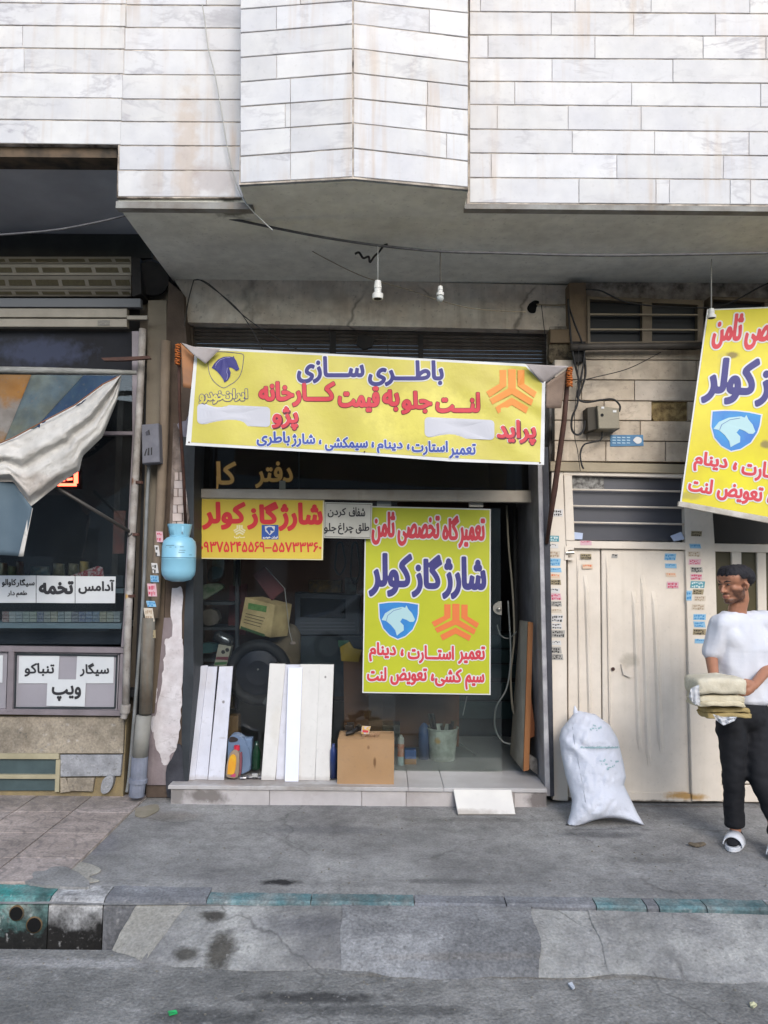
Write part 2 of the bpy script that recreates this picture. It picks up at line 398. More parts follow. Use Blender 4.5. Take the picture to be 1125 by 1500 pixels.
def flat(name, pts, M, m, parent, layer=1, **kw):   # printed shape on a sign surface
    q = []
    for a, b in pts:
        v = M(a, b); v.y -= .001 * layer + .0005; q.append(v)
    return mk(name, q, [list(range(len(q)))], m, parent, **kw)
def smoothpoly(pts, k=5):
    q = spline([(a, b, 0) for a, b in pts] + [(pts[0][0], pts[0][1], 0)], k); return [(p.x, p.y) for p in q[:-1]]
def rrect(x0, y0, x1, y1, r, sk=0):
    o = []
    for cx, cy, a0 in ((x1 - r, y0 + r, -90), (x1 - r, y1 - r, 0), (x0 + r, y1 - r, 90), (x0 + r, y0 + r, 180)):
        for k in range(5):
            a = math.radians(a0 + k * 22.5); x = cx + r * math.cos(a); y = cy + r * math.sin(a); o.append((x, y + sk * (x - x0)))
    return o
# ================================================================= THE SETTING
YW = 5.75                                   # plaster wall over the shop front
ZS = P(560, 412, YW).z                      # underside of the projecting storey
YR = G(850, 304, ZS).y; YL = G(260, 300, ZS).y
def bay_y(px):                              # the folded bay: nearest at its middle arris
    yc = G(517, 261, ZS).y; yl = G(352, 270, ZS).y; yr = G(685, 277, ZS).y
    return lerp(yl, yc, (px - 350) / 167) if px < 517 else lerp(yc, yr, (px - 517) / 168)
ZROAD = -0.13
marble = mat('white_marble', '#c6c5c4', .55, '#b4b4b9', 2.2, bump=.12, bs=30, rnd=.09, veins=(3.0, .035, (.30, .29, .32), .75), streak=.75, wear=.05, streakcol=(.42, .33, .26), spec=.35,
             spots=[((P(275, 200, YL).x, YL, P(275, 230, YL).z), (.09, 1, .55), (.40, .31, .24), .55), ((P(310, 270, YL).x, YL, P(310, 262, YL).z), (.16, 1, .12), (.30, .25, .24), .5),
                    ((P(222, 262, YL).x, YL, P(222, 268, YL).z), (.08, 1, .12), (.34, .30, .28), .45), ((P(330, 30, YL).x, YL, P(330, 28, YL).z), (.14, 1, .06), (.33, .33, .36), .6)])
mortar = mat('joint_mortar', '#c8bdb1', .95, '#4a423c', 9)
plaster = mat('soffit_paint', '#e0e0d6', .85, '#d2d1c7', 2.2, bump=.35, bs=18, wear=.12, spots=[((P(340, 300, 4.6).x, 4.6, ZS), (.12, .12, .2), (.05, .05, .04), .8)], streak=0)
plaster_wall = mat('dirty_plaster', '#d2ccc2', .9, '#b9ab9d', 3.5, wear=.2, bump=.5, bs=14, cracks=(1.1, .022, .6), streak=.4, streakcol=(.16, .12, .09))
concrete_dark = mat('grey_concrete', '#5c5d60', .9, '#4a4b4d', 5, bump=.4, bs=30)
black_gap = mat('sooty_black', '#1b1a1b', .8, '#2a2726', 6, bump=.3)

# ground: one sheet per level
def gxy(px, py, z=0.): q = G(px, py, z); return (q.x, q.y)
asph_p = mat('pavement_asphalt', '#908f8d', .88, '#777675', 1.3, bump=2.4, bs=45, ndetail=10, amt=1.4, wear=.22, grain=.14, cracks=(.7, .009, .4),
             spots=[((*gxy(410, 1291), 0), (.13, .045, 1), (.012, .012, .014), .97), ((*gxy(480, 1215), 0), (.5, .1, 1), (.10, .10, .11), .5), ((*gxy(880, 1222), 0), (.35, .06, 1), (.06, .06, .065), .55),
                    ((*gxy(650, 1290), 0), (.3, .04, 1), (.07, .07, .07), .5), ((*gxy(250, 1195), 0), (.25, .12, 1), (.17, .15, .13), .6), ((*gxy(150, 1235), 0), (.14, .2, 1), (.13, .13, .15), .5),
                    ((*gxy(700, 1200), 0), (.5, .06, 1), (.09, .085, .08), .5), ((*gxy(1000, 1180), 0), (.6, .035, 1), (.1, .085, .07), .6), ((*gxy(960, 1260), 0), (.25, .05, 1), (.08, .075, .07), .45)])
asph_r = mat('road_asphalt', '#918f8b', .9, '#71706d', 1.1, bump=3, bs=40, wear=.28, grain=.17, cracks=(.9, .009, .4), ndetail=12, amt=1.5,
             spots=[((*gxy(460, 1462, ZROAD), ZROAD), (.35, .05, 1), (.035, .034, .034), .85), ((*gxy(300, 1490, ZROAD), ZROAD), (.3, .08, 1), (.06, .06, .06), .7),
                    ((*gxy(90, 1410, ZROAD), ZROAD), (.7, .05, 1), (.33, .32, .31), .8), ((*gxy(750, 1430, ZROAD), ZROAD), (.9, .03, 1), (.14, .11, .07), .5), ((*gxy(560, 1480, ZROAD), ZROAD), (.5, .05, 1), (.05, .05, .05), .6)])
def sheet(name, x0, x1, y0, y1, z, m, nx, ny, amp=0, slope=None, **kw):
    v = []; f = []
    for j in range(ny + 1):
        for i in range(nx + 1):
            x = lerp(x0, x1, i / nx); y = lerp(y0, y1, j / ny)
            zz = (slope(x, y) if slope else z) + amp * (noise.noise(Vector((x * 1.7, y * 1.7, 3))) + .5 * noise.noise(Vector((x * 5, y * 5, 9))))
            v.append((x, y, zz))
    for j in range(ny):
        for i in range(nx): a = j * (nx + 1) + i; f.append((a, a + 1, a + nx + 2, a + nx + 1))
    return mk(name, v, f, m, None, smooth=True, kind='structure')
KL, KR = G(0, 1315, 0), G(1125, 1331, 0)     # kerb front edge line
def kerb_y(x): return lerp(KL.y, KR.y, (x - KL.x) / (KR.x - KL.x))
sheet('pavement', -6, 6, kerb_y(0) + .0, 6.2, -.004, asph_p, 160, 40, .004, slope=lambda x, y: -.004 if y > kerb_y(x) + .12 else -.02)
YRD = G(90, 1391, ZROAD).y                   # road edge at the gutter
sheet('road', -40, 40, -30, YRD, ZROAD, asph_r, 10, 10)
XG = G(195, 1390, ZROAD).x                    # gutter is open left of here, filled by a concrete ramp to the right
MB().box(-8, XG + .3, YRD - .005, kerb_y(-1) + .02, -.40, -.33).mk('gutter_bed', mat('gutter_mud', '#2a2422', .95, '#3d332c', 9, bump=1, bs=40), kind='structure')
MB().box(-8, XG + .3, YRD - .06, YRD - .004, -.40, ZROAD - .006).mk('gutter_side', concrete_dark, kind='structure')
# ramp of concrete laid over the gutter in four pours
ramp_m = mat('ramp_concrete', '#9a9995', .92, '#7d7c7b', 1.8, bump=3.0, bs=32, wear=.26, grain=.13, cracks=(1.3, .012, .5), ndetail=10, amt=1.5,
             spots=[((*gxy(312, 1340, -.03), -.05), (.085, .05, 1), (.045, .04, .032), .9), ((*gxy(322, 1390, -.09), -.09), (.085, .15, .4), (.05, .045, .036), .92), ((*gxy(275, 1392, -.09), -.09), (.075, .05, .4), (.055, .05, .04), .85),
                    ((*gxy(450, 1360, -.06), -.07), (.4, .09, 1), (.12, .12, .13), .5), ((*gxy(650, 1400, -.1), -.11), (.5, .05, 1), (.15, .12, .08), .5)])
ramp_l = mat('ramp_mortar', '#aaa69b', .92, '#94918a', 3, bump=1.2, wear=.2, grain=.15, bs=50)
root = thing('concrete_ramp', 'rough grey concrete ramp filling the gutter below the kerb, cracked between its pours', 'ramp', (G(600, 1370, -.1).x, 3.9, ZROAD)); root['kind'] = 'structure'
del root['category']
def ramp_slab(pts, m, dz=0, nm='concrete_slab'):
    """pts: top-left, top-right, bottom-right, bottom-left in photo pixels; top rests on the kerb edge, bottom dies into the road"""
    tl, tr, br, bl = pts; nx, ny = 30, 8; v = []; f = []
    jl = lambda px, t: 5 * noise.noise(Vector((px * .37, t * 2.2, 4)))
    A = [G(lerp(tl[0], tr[0], i / nx), lerp(tl[1], tr[1], i / nx), -.012) for i in range(nx + 1)]
    B = [G(lerp(bl[0], br[0], i / nx), lerp(bl[1], br[1], i / nx), ZROAD + .003) for i in range(nx + 1)]
    for j in range(ny + 1):
        t = j / ny
        for i in range(nx + 1):
            p = A[i].lerp(B[i], t); p.x += .05 * noise.noise(Vector((p.x * .8, t * 1.6, 4))) * math.sin(math.pi * min(1, t * 1.2)); p.z += dz + .012 * math.sin(math.pi * t) * (1 + noise.noise(p * 2)) + .004 * noise.noise(p * 9)
            if t == 1: p.y -= .05 * noise.noise(Vector((p.x * 2.3, 0, 0))) + .02 * noise.noise(Vector((p.x * 9, 0, 0))); p.z = ZROAD + .002
            v.append(p)
    n = len(v); v += [Vector((p.x, p.y, min(p.z, ZROAD) - .12)) for p in v]
    W = nx + 1
    for j in range(ny):
        for i in range(nx): f.append((j * W + i, j * W + i + 1, (j + 1) * W + i + 1, (j + 1) * W + i))
    rim = [j * W for j in range(ny + 1)] + [ny * W + i for i in range(1, W)] + [j * W + nx for j in range(ny - 1, -1, -1)] + [i for i in range(nx - 1, 0, -1)]
    f += [(rim[i], rim[(i + 1) % len(rim)], rim[(i + 1) % len(rim)] + n, rim[i] + n) for i in range(len(rim))]
    mk(nm, v, f, m, root, smooth=False)
ramp_slab([(279, 1316), (502, 1321), (502, 1424), (203, 1413)], ramp_m)
ramp_slab([(210, 1314), (284, 1316), (209, 1413), (165, 1390)], ramp_l, .003)
ramp_slab([(500, 1321), (778, 1330), (791, 1436), (500, 1424)], mat('ramp_concrete_dark', '#8a8a8a', .92, '#727273', 1.5, bump=2, bs=45, wear=.3, grain=.2, spots=[((*gxy(700, 1412, -.12), -.12), (.6, .025, 1), (.17, .15, .13), .4), ((*gxy(560, 1372, -.08), -.08), (.22, .05, 1), (.12, .12, .125), .5)]), .005)
ramp_slab([(775, 1330), (865, 1334), (896, 1426), (788, 1436)], ramp_l if False else ramp_m, -.004)
ramp_slab([(862, 1334), (1300, 1345), (1300, 1450), (892, 1426)], ramp_m, .002)
# kerb: separate stones, painted teal and white, worn bare in places
kroot = thing('kerb', 'kerb of old stones with worn teal and white paint', 'kerb', (0, kerb_y(0), 0)); kroot['kind'] = 'structure'; del kroot['category']
k_teal = mat('kerb_teal_paint', '#347a76', .75, '#5c7875', 7, amt=1.8, bump=.8, bs=35, wear=.4, grain=.2, spots=[((P(30, 1335, 4.0).x, 4, -.06), (.1, .5, .05), (.3, .28, .26), .6), ((P(60, 1312, 4).x, 4, -.03), (.05, .5, .04), (.04, .05, .05), .7), ((P(15, 1372, 4).x, 4, -.27), (9, .5, .21), (.012, .012, .011), 1.0)])  # last spot: gutter shade and grime painted near-black along the foot
k_white = mat('kerb_white_paint', '#b9b9b9', .75, '#7e7d7c', 9, bump=.8, bs=35, amt=1.6, wear=.35, grain=.2, spots=[((P(130, 1372, 4).x, 4, -.27), (9, .5, .20), (.012, .011, .010), 1.0), ((P(180, 1330, 4).x, 4, -.06), (.12, .5, .05), (.2, .2, .2), .6)])  # first spot darkens the lower face as painted gutter shade over dirt
k_grey = mat('kerb_bare', '#808184', .85, '#65666a', 6, bump=1.2, bs=40, wear=.35, grain=.2)
k_blue = mat('kerb_blue_paint', '#55767a', .8, '#78807f', 9, bump=1.2, bs=40, amt=1.2, wear=.35, grain=.2)
def kerb_stone(pxa, pxb, m, high):
    a = G(pxa, 1315 + 16 * pxa / 1125, 0); b = G(pxb, 1315 + 16 * pxb / 1125, 0)
    wd = .125 if not high else .15
    z0 = -.34; pr = [(-.005, z0), (-.005, -.04), (.012, -.012), (.035, -.001), (wd, .004), (wd, z0)] if high else [(0, z0), (0, -.01), (.012, .001), (wd - .03, .003), (wd - .03, z0)]
    n = 14; v = []; f = []
    for i in range(n + 1):
        x = lerp(a.x + .003, b.x - .003, i / n)
        for dy, z in pr:
            nn = noise.noise(Vector((x * 7, dy * 20, z * 20))) * .006; v.append((x, kerb_y(x) + dy + nn, z + nn * .6))
    k = len(pr)
    for i in range(n):
        for j in range(k): f.append((i * k + j, (i + 1) * k + j, (i + 1) * k + (j + 1) % k, i * k + (j + 1) % k))
    f += [list(range(k)), [n * k + j for j in range(k)]]
    return mk('kerb_stone', v, f, m, kroot, smooth=False)
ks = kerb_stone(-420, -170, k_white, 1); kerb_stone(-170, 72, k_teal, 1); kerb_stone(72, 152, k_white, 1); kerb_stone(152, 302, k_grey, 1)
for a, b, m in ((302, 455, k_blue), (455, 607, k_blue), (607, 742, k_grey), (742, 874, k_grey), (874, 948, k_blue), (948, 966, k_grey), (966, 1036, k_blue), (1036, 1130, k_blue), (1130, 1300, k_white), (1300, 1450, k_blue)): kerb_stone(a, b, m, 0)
for cx, cy, r in ((24, 1338, .033), (50, 1355, .036)):       # two drain pipe mouths in the kerb face
    c = P(cx, cy, kerb_y(-2) - .012)
    MB().tube([c, c + Vector((0, .05, 0))], [r * 1.18, r * 1.18], 16).mk('pipe_mouth', mat('rim_dirty', '#4b4a42', .9, '#7a5c33', 12), kroot, smooth=True)
    MB().tube([c + Vector((0, -.003, 0)), c + Vector((0, .03, 0))], [r, r], 16).mk('pipe_hole', mat('deep_black', '#050505', .9), kroot)
# embossed pavement tiles on the left
XT = G(205, 1178, 0).x
def tile_patt(N, L, c, mix, ramp, noi, pos):
    sc_ = N.new('ShaderNodeVectorMath'); sc_.operation = 'SCALE'; sc_.inputs['Scale'].default_value = 1 / .2
    dn = N.new('ShaderNodeTexNoise'); dn.inputs['Scale'].default_value = 2.5; L.new(pos, dn.inputs['Vector'])
    ad = N.new('ShaderNodeVectorMath'); ad.operation = 'MULTIPLY_ADD'; ad.inputs[1].default_value = (.35, .35, .35); L.new(dn.outputs['Color'], ad.inputs[0]); L.new(pos, ad.inputs[2]); L.new(ad.outputs[0], sc_.inputs[0])
    fr = N.new('ShaderNodeVectorMath'); fr.operation = 'FRACTION'; L.new(sc_.outputs[0], fr.inputs[0])
    s2 = N.new('ShaderNodeVectorMath'); s2.operation = 'MULTIPLY'; s2.inputs[1].default_value = (1, 1, 0); L.new(fr.outputs[0], s2.inputs[0])
    ln = N.new('ShaderNodeVectorMath'); ln.operation = 'LENGTH'; L.new(s2.outputs[0], ln.inputs[0])
    for r0, st in ((.55, .55), (.85, .4)):
        sb_ = N.new('ShaderNodeMath'); sb_.operation = 'SUBTRACT'; L.new(ln.outputs['Value'], sb_.inputs[0]); sb_.inputs[1].default_value = r0
        ab = N.new('ShaderNodeMath'); ab.operation = 'ABSOLUTE'; L.new(sb_.outputs[0], ab.inputs[0]); c = mix(c, (.17, .15, .145), ramp(ab.outputs[0], .02, .075, st, 0))
    return c
    wv = N.new('ShaderNodeTexWave'); wv.wave_type = 'RINGS'; wv.rings_direction = 'Z'; wv.inputs['Scale'].default_value = 3.1; wv.inputs['Distortion'].default_value = 5.0; wv.inputs['Detail'].default_value = 1.2; wv.inputs['Detail Scale'].default_value = 1.1
    sub = N.new('ShaderNodeVectorMath'); sub.operation = 'ADD'; sub.inputs[1].default_value = (2.5, -5.0, 0); L.new(pos, sub.inputs[0]); L.new(sub.outputs[0], wv.inputs['Vector'])
    return mix(c, (.20, .17, .16), ramp(wv.outputs['Fac'], .10, .02, 0, .75))
tile_m = mat('embossed_tile', '#a3968f', .85, '#91867f', 3.5, wear=.25, grain=.15, bump=.5, bs=60, rnd=.05, patt=tile_patt, spots=[((-2.4, 5.5, 0), (.9, .2, 1), (.16, .14, .12), .6), ((-2.7, 4.4, 0), (.5, .12, 1), (.13, .12, .11), .6)])
troot = thing('tiled_pavement', 'pavement of pinkish tiles with embossed wave pattern in front of the kiosk', 'pavement', (XT - 1, 5, 0)); troot['kind'] = 'structure'; del troot['category']
MB().box(-6, XT - .002, kerb_y(-2) + .14, 5.72, -.012, .002).mk('tile_bed', mortar, troot)
tw = .405; j = 0
y = 5.70
while y > kerb_y(-2) + .2:
    y0 = max(y - tw, kerb_y(-2) + .16)
    for i in range(7):
        x1 = XT - .004 - i * tw
        v = MB().slab([(x1 - tw + .008, y0 + .004, .012), (x1, y0 + .004, .012), (x1, y - .004, .012), (x1 - tw + .008, y - .004, .012)], (0, 0, -.012), .002)
        if i == 0 and y0 < kerb_y(-2) + .3:
            v = MB().slab([(x1 - tw + .008, y0 + .004, .012), (x1 - .17, y0 + .01, .012), (x1 - .06, y0 + .09, .012), (x1, y0 + .16, .012), (x1, y - .004, .012), (x1 - tw + .008, y - .004, .012)], (0, 0, -.012), .002)
        v.mk('paving_tile', tile_m, troot)
    y -= tw
# pale mortar smears on the pavement
def blot(name, pts, z, m, th=.004, n=4):
    q = smoothpoly(pts, n); v = [G(a, b, z) for a, b in q]
    c = sum(v, Vector()) / len(v); v = [p + (p - c) * .12 * noise.noise(p * 14) for p in v]
    return MB().slab(v, (0, 0, -th)).mk(name, m, kind='structure')
blot('mortar_patch', [(100, 1268), (118, 1263), (140, 1268), (147, 1276), (130, 1284), (146, 1290), (125, 1291), (108, 1282)], .004, ramp_l)
blot('mortar_patch', [(200, 1183), (228, 1178), (232, 1187), (212, 1196), (198, 1194)], .004, mat('mortar_dark', '#8c8577', .9, '#76705f', 8, bump=.5))
blot('asphalt_patch', [(36, 1291), (46, 1286), (52, 1277), (66, 1275), (78, 1270), (97, 1270), (106, 1274), (118, 1280), (126, 1288), (130, 1298), (100, 1299), (60, 1296)], .016, asph_p, .02)

# ================================================================= MAIN BUILDING (white marble, over the shop)
MBD = thing('apartment_building', 'pale building clad in long white marble strips with a folded bay jutting over the workshop', 'building', (0, YW, 0))
rows_r = [-52, -18, 17, 52, 86, 120, 155, 191, 226, 262, 298]; 
def strips(wall, rows_l, rows_rt, x0, x1, joints, Yf, depth=.025):
    for k in range(len(rows_l) - 1):
        js = [x0] + [j for j in joints.get(k, []) if x0 < j < x1] + [x1]
        for a, b in zip(js[:-1], js[1:]):
            def yy(x, r): return lerp(rows_l[r], rows_rt[r], (x - x0) / (x1 - x0))
            g = .55; ov = R.uniform(-.0015, .0015); t = .7
            c = [(a + g * .5, yy(a, k) + t), (b - g * .5, yy(b, k) + t), (b - g * .5, yy(b, k + 1) - t), (a + g * .5, yy(a, k + 1) - t)]
            fr = []
            for q in c:
                p = P(q[0], q[1], Yf(q[0])); fr.append(p + Vector((0, ov, 0)))
            # lower edge sits slightly proud so that each course throws a fine shadow
            MB().slab(fr, (0, depth, 0), .0025).mk('marble_strip', marble, wall)
def jj(xs, ratio, x0): return [x0 + x / ratio for x in xs]
w_r = MB().slab([P(684, 300, YR + .005), P(1500, 306, YR + .005), P(1500, -400, YR + .005), P(694, -400, YR + .005)], (0, .25, 0)).mk('upper_wall', mortar, MBD)
rl = [-90, -54, -18, 17, 51, 85, 119, 153, 189, 224, 260, 297]; rr = [-90 + 6, -50, -14, 20, 53, 87, 122, 157, 193, 228, 263, 300]
rr = [a + (b - a) * (1350 - 685) / 440 for a, b in zip(rl, rr)]
jr = {0: [800, 960, 1180], 1: [760, 900, 1080, 1230], 2: jj([60, 410, 692, 1058], 2.528, 680) + [1240], 3: jj([322, 627, 930], 2.528, 680) + [1190], 4: jj([88, 484, 885], 2.528, 680) + [1122, 1260], 5: jj([325, 773], 2.528, 680) + [1150],
      6: jj([187, 620, 1098], 2.528, 680) + [1280], 7: jj([122, 385, 655], 2.528, 680) + [1160], 8: jj([400, 705, 1055], 2.528, 680) + [1250], 9: jj([100, 565, 960], 2.528, 680) + [1200], 10: jj([425, 710, 760, 985, 1060], 2.528, 680) + [1215]}
strips(w_r, rl, rr, 688, 1350, jr, lambda x: YR)
# bay
b0, b1, b2 = P(350, 269, bay_y(350)), P(517, 260, bay_y(517)), P(686, 277, bay_y(686))
for q in (b0, b1, b2): q.z = ZS
bayb = MB(); o_ = Vector((0, .006, 0))
bayb.add([b0 + o_, b1 + o_, b2 + o_, (b2.x, YR + .2, ZS), (b0.x, YL + .2, ZS)] + [Vector((v[0], v[1], 8)) for v in (b0 + o_, b1 + o_, b2 + o_, (b2.x, YR + .2, 0), (b0.x, YL + .2, 0))],
         [(5, 6, 7, 8, 9), (0, 1, 6, 5), (1, 2, 7, 6), (2, 3, 8, 7), (3, 4, 9, 8), (4, 0, 5, 9)])
w_b = bayb.mk('bay', mortar, MBD)
strips(w_b, [-60, -24, 13, 48, 84, 120, 156, 192, 229, 268], [-72, -35, 1, 35, 71, 107, 144, 180, 217, 259], 352, 516, {1: [440], 2: [405], 4: jj([217], 2.885, 330), 5: jj([275], 2.885, 330), 6: jj([253, 275], 2.885, 330), 7: jj([275], 2.885, 330), 8: jj([275], 2.885, 330)}, lambda x: bay_y(x))
strips(w_b, [-72, -35, 1, 35, 71, 107, 144, 180, 217, 259], [-56, -18, 19, 55, 91, 126, 161, 198, 236, 274], 518, 685.5, {0: [610], 2: jj([862], 2.885, 330), 5: jj([855], 2.885, 330), 6: jj([850], 2.885, 330), 7: jj([935], 2.885, 330)}, lambda x: bay_y(x))
# left flank
w_l = MB().slab([P(171, 290, YL + .005), P(352, 290, YL + .005), P(364, -400, YL + .005), P(190, -400, YL + .005)], (0, .25, 0)).mk('upper_wall', mortar, MBD)
ll = [-60, -27, 7, 40, 73, 109, 145, 178, 213, 249, 288]; lr = [y + 1.0 for y in ll]
for k in range(10):
    xa = lerp(185, 171, max(0, ll[k]) / 290); xb = lerp(185, 171, max(0, ll[k + 1]) / 290)
    jx = [302] if k == 1 else []
    strips(w_l, ll[k:k + 2], lr[k:k + 2], (xa + xb) / 2 + .6, 357, {0: jx}, lambda x: YL)
# left neighbour's upper wall and higher soffit
NBD = thing('kiosk_building', 'older building at the left edge with a higher soffit and a small shop below', 'building', (-3, 5.75, 0))
w_n = MB().slab([P(-500, 205, YL + .005), P(171, 212, YL + .005), P(186, -400, YL + .005), P(-500, -400, YL + .005)], (0, .25, 0)).mk('upper_wall', mortar, NBD)
for k in range(8):
    xb = lerp(185, 173, max(0, (ll[k] + ll[k + 1]) / 2) / 290)
    jx = {1: [60], 2: [], 3: [33], 4: [35]}.get(k, [])
    strips(w_n, [y - 6 for y in ll[k:k + 2]], [y - 1 for y in ll[k:k + 2]], -250, xb, {0: [-120] + jx}, lambda x: YL)
ZN = P(0, 214, YL).z - .02
MB().slab([P(-500, 205, YL + .04), P(171, 213, YL + .04), P(171, 231, YL + .04), P(-500, 226, YL + .04)], (0, .15, 0)).mk('fascia_beam', mat('dark_beam', '#26231f', .8, '#5b4c3d', 4, bump=.5, ndetail=3, amt=1.6), NBD)
zn = P(90, 231, YL + .1).z
MB().box(-8, G(171, 300, ZS).x - .01, YL + .1, 6.4, zn, zn + .1).mk('soffit', mat('dark_soffit', '#a5a6ab', .9, '#96979c', 3, bump=.3, bs=20), NBD)
# soffit of the main building, drawn round the bay
fx0 = G(172, 301, ZS).x; xr_ = 7.0
out = [(fx0, YL), (b0.x, YL), (b0.x, b0.y + .03), (b1.x, b1.y + .03), (b2.x, b2.y + .03), (b2.x, YR), (xr_, YR), (xr_, 6.3), (fx0, 6.3)]
MB().slab([(x, y + (.026 if y in (YL, YR) else 0), ZS) for x, y in out], (0, 0, .12)).mk('soffit', plaster, MBD)
drip = mat('drip_edge', '#8d8d8a', .7, '#6f6a64', 7, bump=.4, streak=.6)
MB().slab([(b2.x, YR - .012, ZS - .02), (xr_, YR - .012, ZS - .02), (xr_, YR - .012, ZS + .012), (b2.x, YR - .012, ZS + .012)], (0, .06, 0)).mk('drip_edge', drip, MBD)
MB().slab([(fx0, YL - .012, ZS - .03), (b0.x + .04, YL - .012, ZS - .03), (b0.x + .04, YL - .012, ZS + .014), (fx0, YL - .012, ZS + .014)], (0, .06, 0)).mk('drip_edge', drip, MBD)
# bare plaster above the opening
MB().px([(252, 405), (835, 418), (838, 484), (270, 472), (268, 430)], YW, .5).mk('lintel_wall', plaster_wall, MBD)
hole = [(775, 445), (783, 440), (790, 442), (786, 450), (784, 458), (776, 458), (772, 452)]
MB().px(smoothpoly(hole, 3), YW - .004, .002).mk('broken_hole', mat('deep_black', '#050505', .9), MBD)
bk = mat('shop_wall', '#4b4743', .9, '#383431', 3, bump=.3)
shut = mat('shutter_steel', '#57534f', .5, '#443b36', 7, metal=.3, bump=.2)
sroot = thing('roller_shutter', 'rusty brown roller shutter rolled up behind the long yellow banner', 'shutter', P(530, 530, 5.86))
for k in range(15):
    y0 = 481 + k * 5.5
    a, b = P(283, y0, 5.86), P(806, y0 + 6, 5.86); c_, d_ = P(283, y0 + 4.9, 5.86), P(806, y0 + 10.9, 5.86)
    MB().slab([a, b, b + Vector((0, -.012, -.010)), a + Vector((0, -.012, -.010))], (0, .01, 0)).add([a + Vector((0, -.012, -.010)), b + Vector((0, -.012, -.010)), d_, c_, a + Vector((0, .004, -.01)), b + Vector((0, .004, -.01)), d_ + Vector((0, .01, 0)), c_ + Vector((0, .01, 0))],
      [(0, 1, 2, 3), (4, 5, 6, 7), (0, 1, 5, 4), (2, 3, 7, 6), (0, 3, 7, 4), (1, 2, 6, 5)]).mk('slat', shut, sroot)
for x0, x1 in ((272, 283), (805, 817)): MB().px([(x0, 478), (x1, 478), (x1 - 2, 640), (x0 + 1, 640)], 5.82, .09).mk('guide_rail', mat('rail_brown', '#3c322c', .7, '#5a5046', 8), sroot)
MB().rect(483, 486, 492, 530, 5.835, .02).mk('lock_bar', black_gap, sroot); MB().rect(613, 490, 620, 528, 5.835, .02).mk('lock_bar', black_gap, sroot)
MB().px([(524, 492), (536, 490), (550, 496), (545, 508), (532, 512), (522, 504)], 5.83, .03).mk('lock_plate', black_gap, sroot)
# shop room shell
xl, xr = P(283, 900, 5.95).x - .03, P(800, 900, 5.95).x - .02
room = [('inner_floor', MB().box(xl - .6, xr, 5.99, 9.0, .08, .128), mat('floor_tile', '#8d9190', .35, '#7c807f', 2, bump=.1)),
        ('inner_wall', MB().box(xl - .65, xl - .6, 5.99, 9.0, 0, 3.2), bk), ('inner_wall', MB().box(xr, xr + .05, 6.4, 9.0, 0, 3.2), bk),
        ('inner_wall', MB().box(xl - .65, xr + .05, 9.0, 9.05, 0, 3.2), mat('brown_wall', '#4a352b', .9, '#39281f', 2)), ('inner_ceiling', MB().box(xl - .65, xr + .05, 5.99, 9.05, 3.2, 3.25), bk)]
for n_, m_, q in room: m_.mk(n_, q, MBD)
# step
st_m = mat('step_marble', '#b9b3b1', .6, '#9f9895', 3, bump=.4, veins=(1.5, .03, (.3, .26, .25), .5), rnd=.06, spots=[((P(305, 1158, 5.55).x, 5.5, .05), (.18, .5, .06), (.10, .085, .075), .8), ((P(790, 1165, 5.55).x, 5.5, .05), (.12, .5, .08), (.09, .075, .07), .8), ((P(260, 1158, 5.55).x, 5.5, .05), (.08, .5, .1), (.12, .11, .1), .7)])
stt = mat('step_top', '#b6b4b4', .45, '#a19d9b', 2.5, bump=.2, spots=[((P(350, 1140, 5.6).x, 5.65, .13), (.6, .12, .2), (.25, .21, .18), .7), ((P(470, 1150, 5.6).x, 5.55, .13), (.5, .05, .2), (.22, .19, .16), .6)])
yst = 5.54
stroot = MB().box(P(250, 1160, yst).x, P(801, 1165, yst).x, yst + .022, 6.0, -.05, .108).mk('doorstep', mortar, MBD)
js = [250, 395, 530, 595, 667, 753, 801]
for a, b in zip(js[:-1], js[1:]):
    xa, xb = P(a, 1160, yst).x, P(b, 1160, yst).x
    MB().slab([(xa + .001, yst, -.02), (xb - .002, yst, -.02), (xb - .002, yst, .104), (xa + .001, yst, .104)], (0, .021, 0), .003).mk('riser_stone', st_m, stroot)
js = [247, 598, 650, 801]
for a, b in zip(js[:-1], js[1:]):
    xa, xb = P(a, 1150, yst).x, P(b, 1150, yst).x
    MB().slab([(xa + .001, yst - .015, .132), (xb - .002, yst - .015, .132), (xb - .002, 6.0, .132), (xa + .001, 6.0, .132)], (0, 0, -.026), .004).mk('tread_stone', stt, stroot)
# jambs
# right jamb: cream/grey reveal running inwards, black painted edge
jamb = mat('jamb_grey', '#8a8788', .75, '#5f5c5c', 3, bump=.5, streak=.9, streakcol=(.12, .11, .1))
blackp = mat('black_paint', '#25262c', .6, '#3a3b42', 7, bump=.8, bs=30)
def rev(pts_front, Yb, xb_shift, m, name, parent):  # reveal face from a front edge back to Yb
    a, b = pts_front; return MB().slab([a, b, b + Vector((xb_shift, Yb - b.y, 0)), a + Vector((xb_shift, Yb - a.y, 0))], (.03, 0, 0)).mk(name, m, parent)
rev((P(787, 640, 5.60), P(799, 1160, 5.60)), 6.45, -.02, jamb, 'door_jamb', MBD)
MB().px([(787, 640), (794, 640), (797, 800), (806, 1166), (799, 1166), (793, 900)], 5.595, .03).mk('jamb_edge', mat('jamb_white', '#b3b1b2', .7, '#77757a', 5, bump=.5), MBD)
MB().px([(794.5, 655), (803, 655), (806, 800), (812, 1166), (806.5, 1167), (797.5, 800)], 5.585, .10).mk('corner_strip', blackp, MBD)
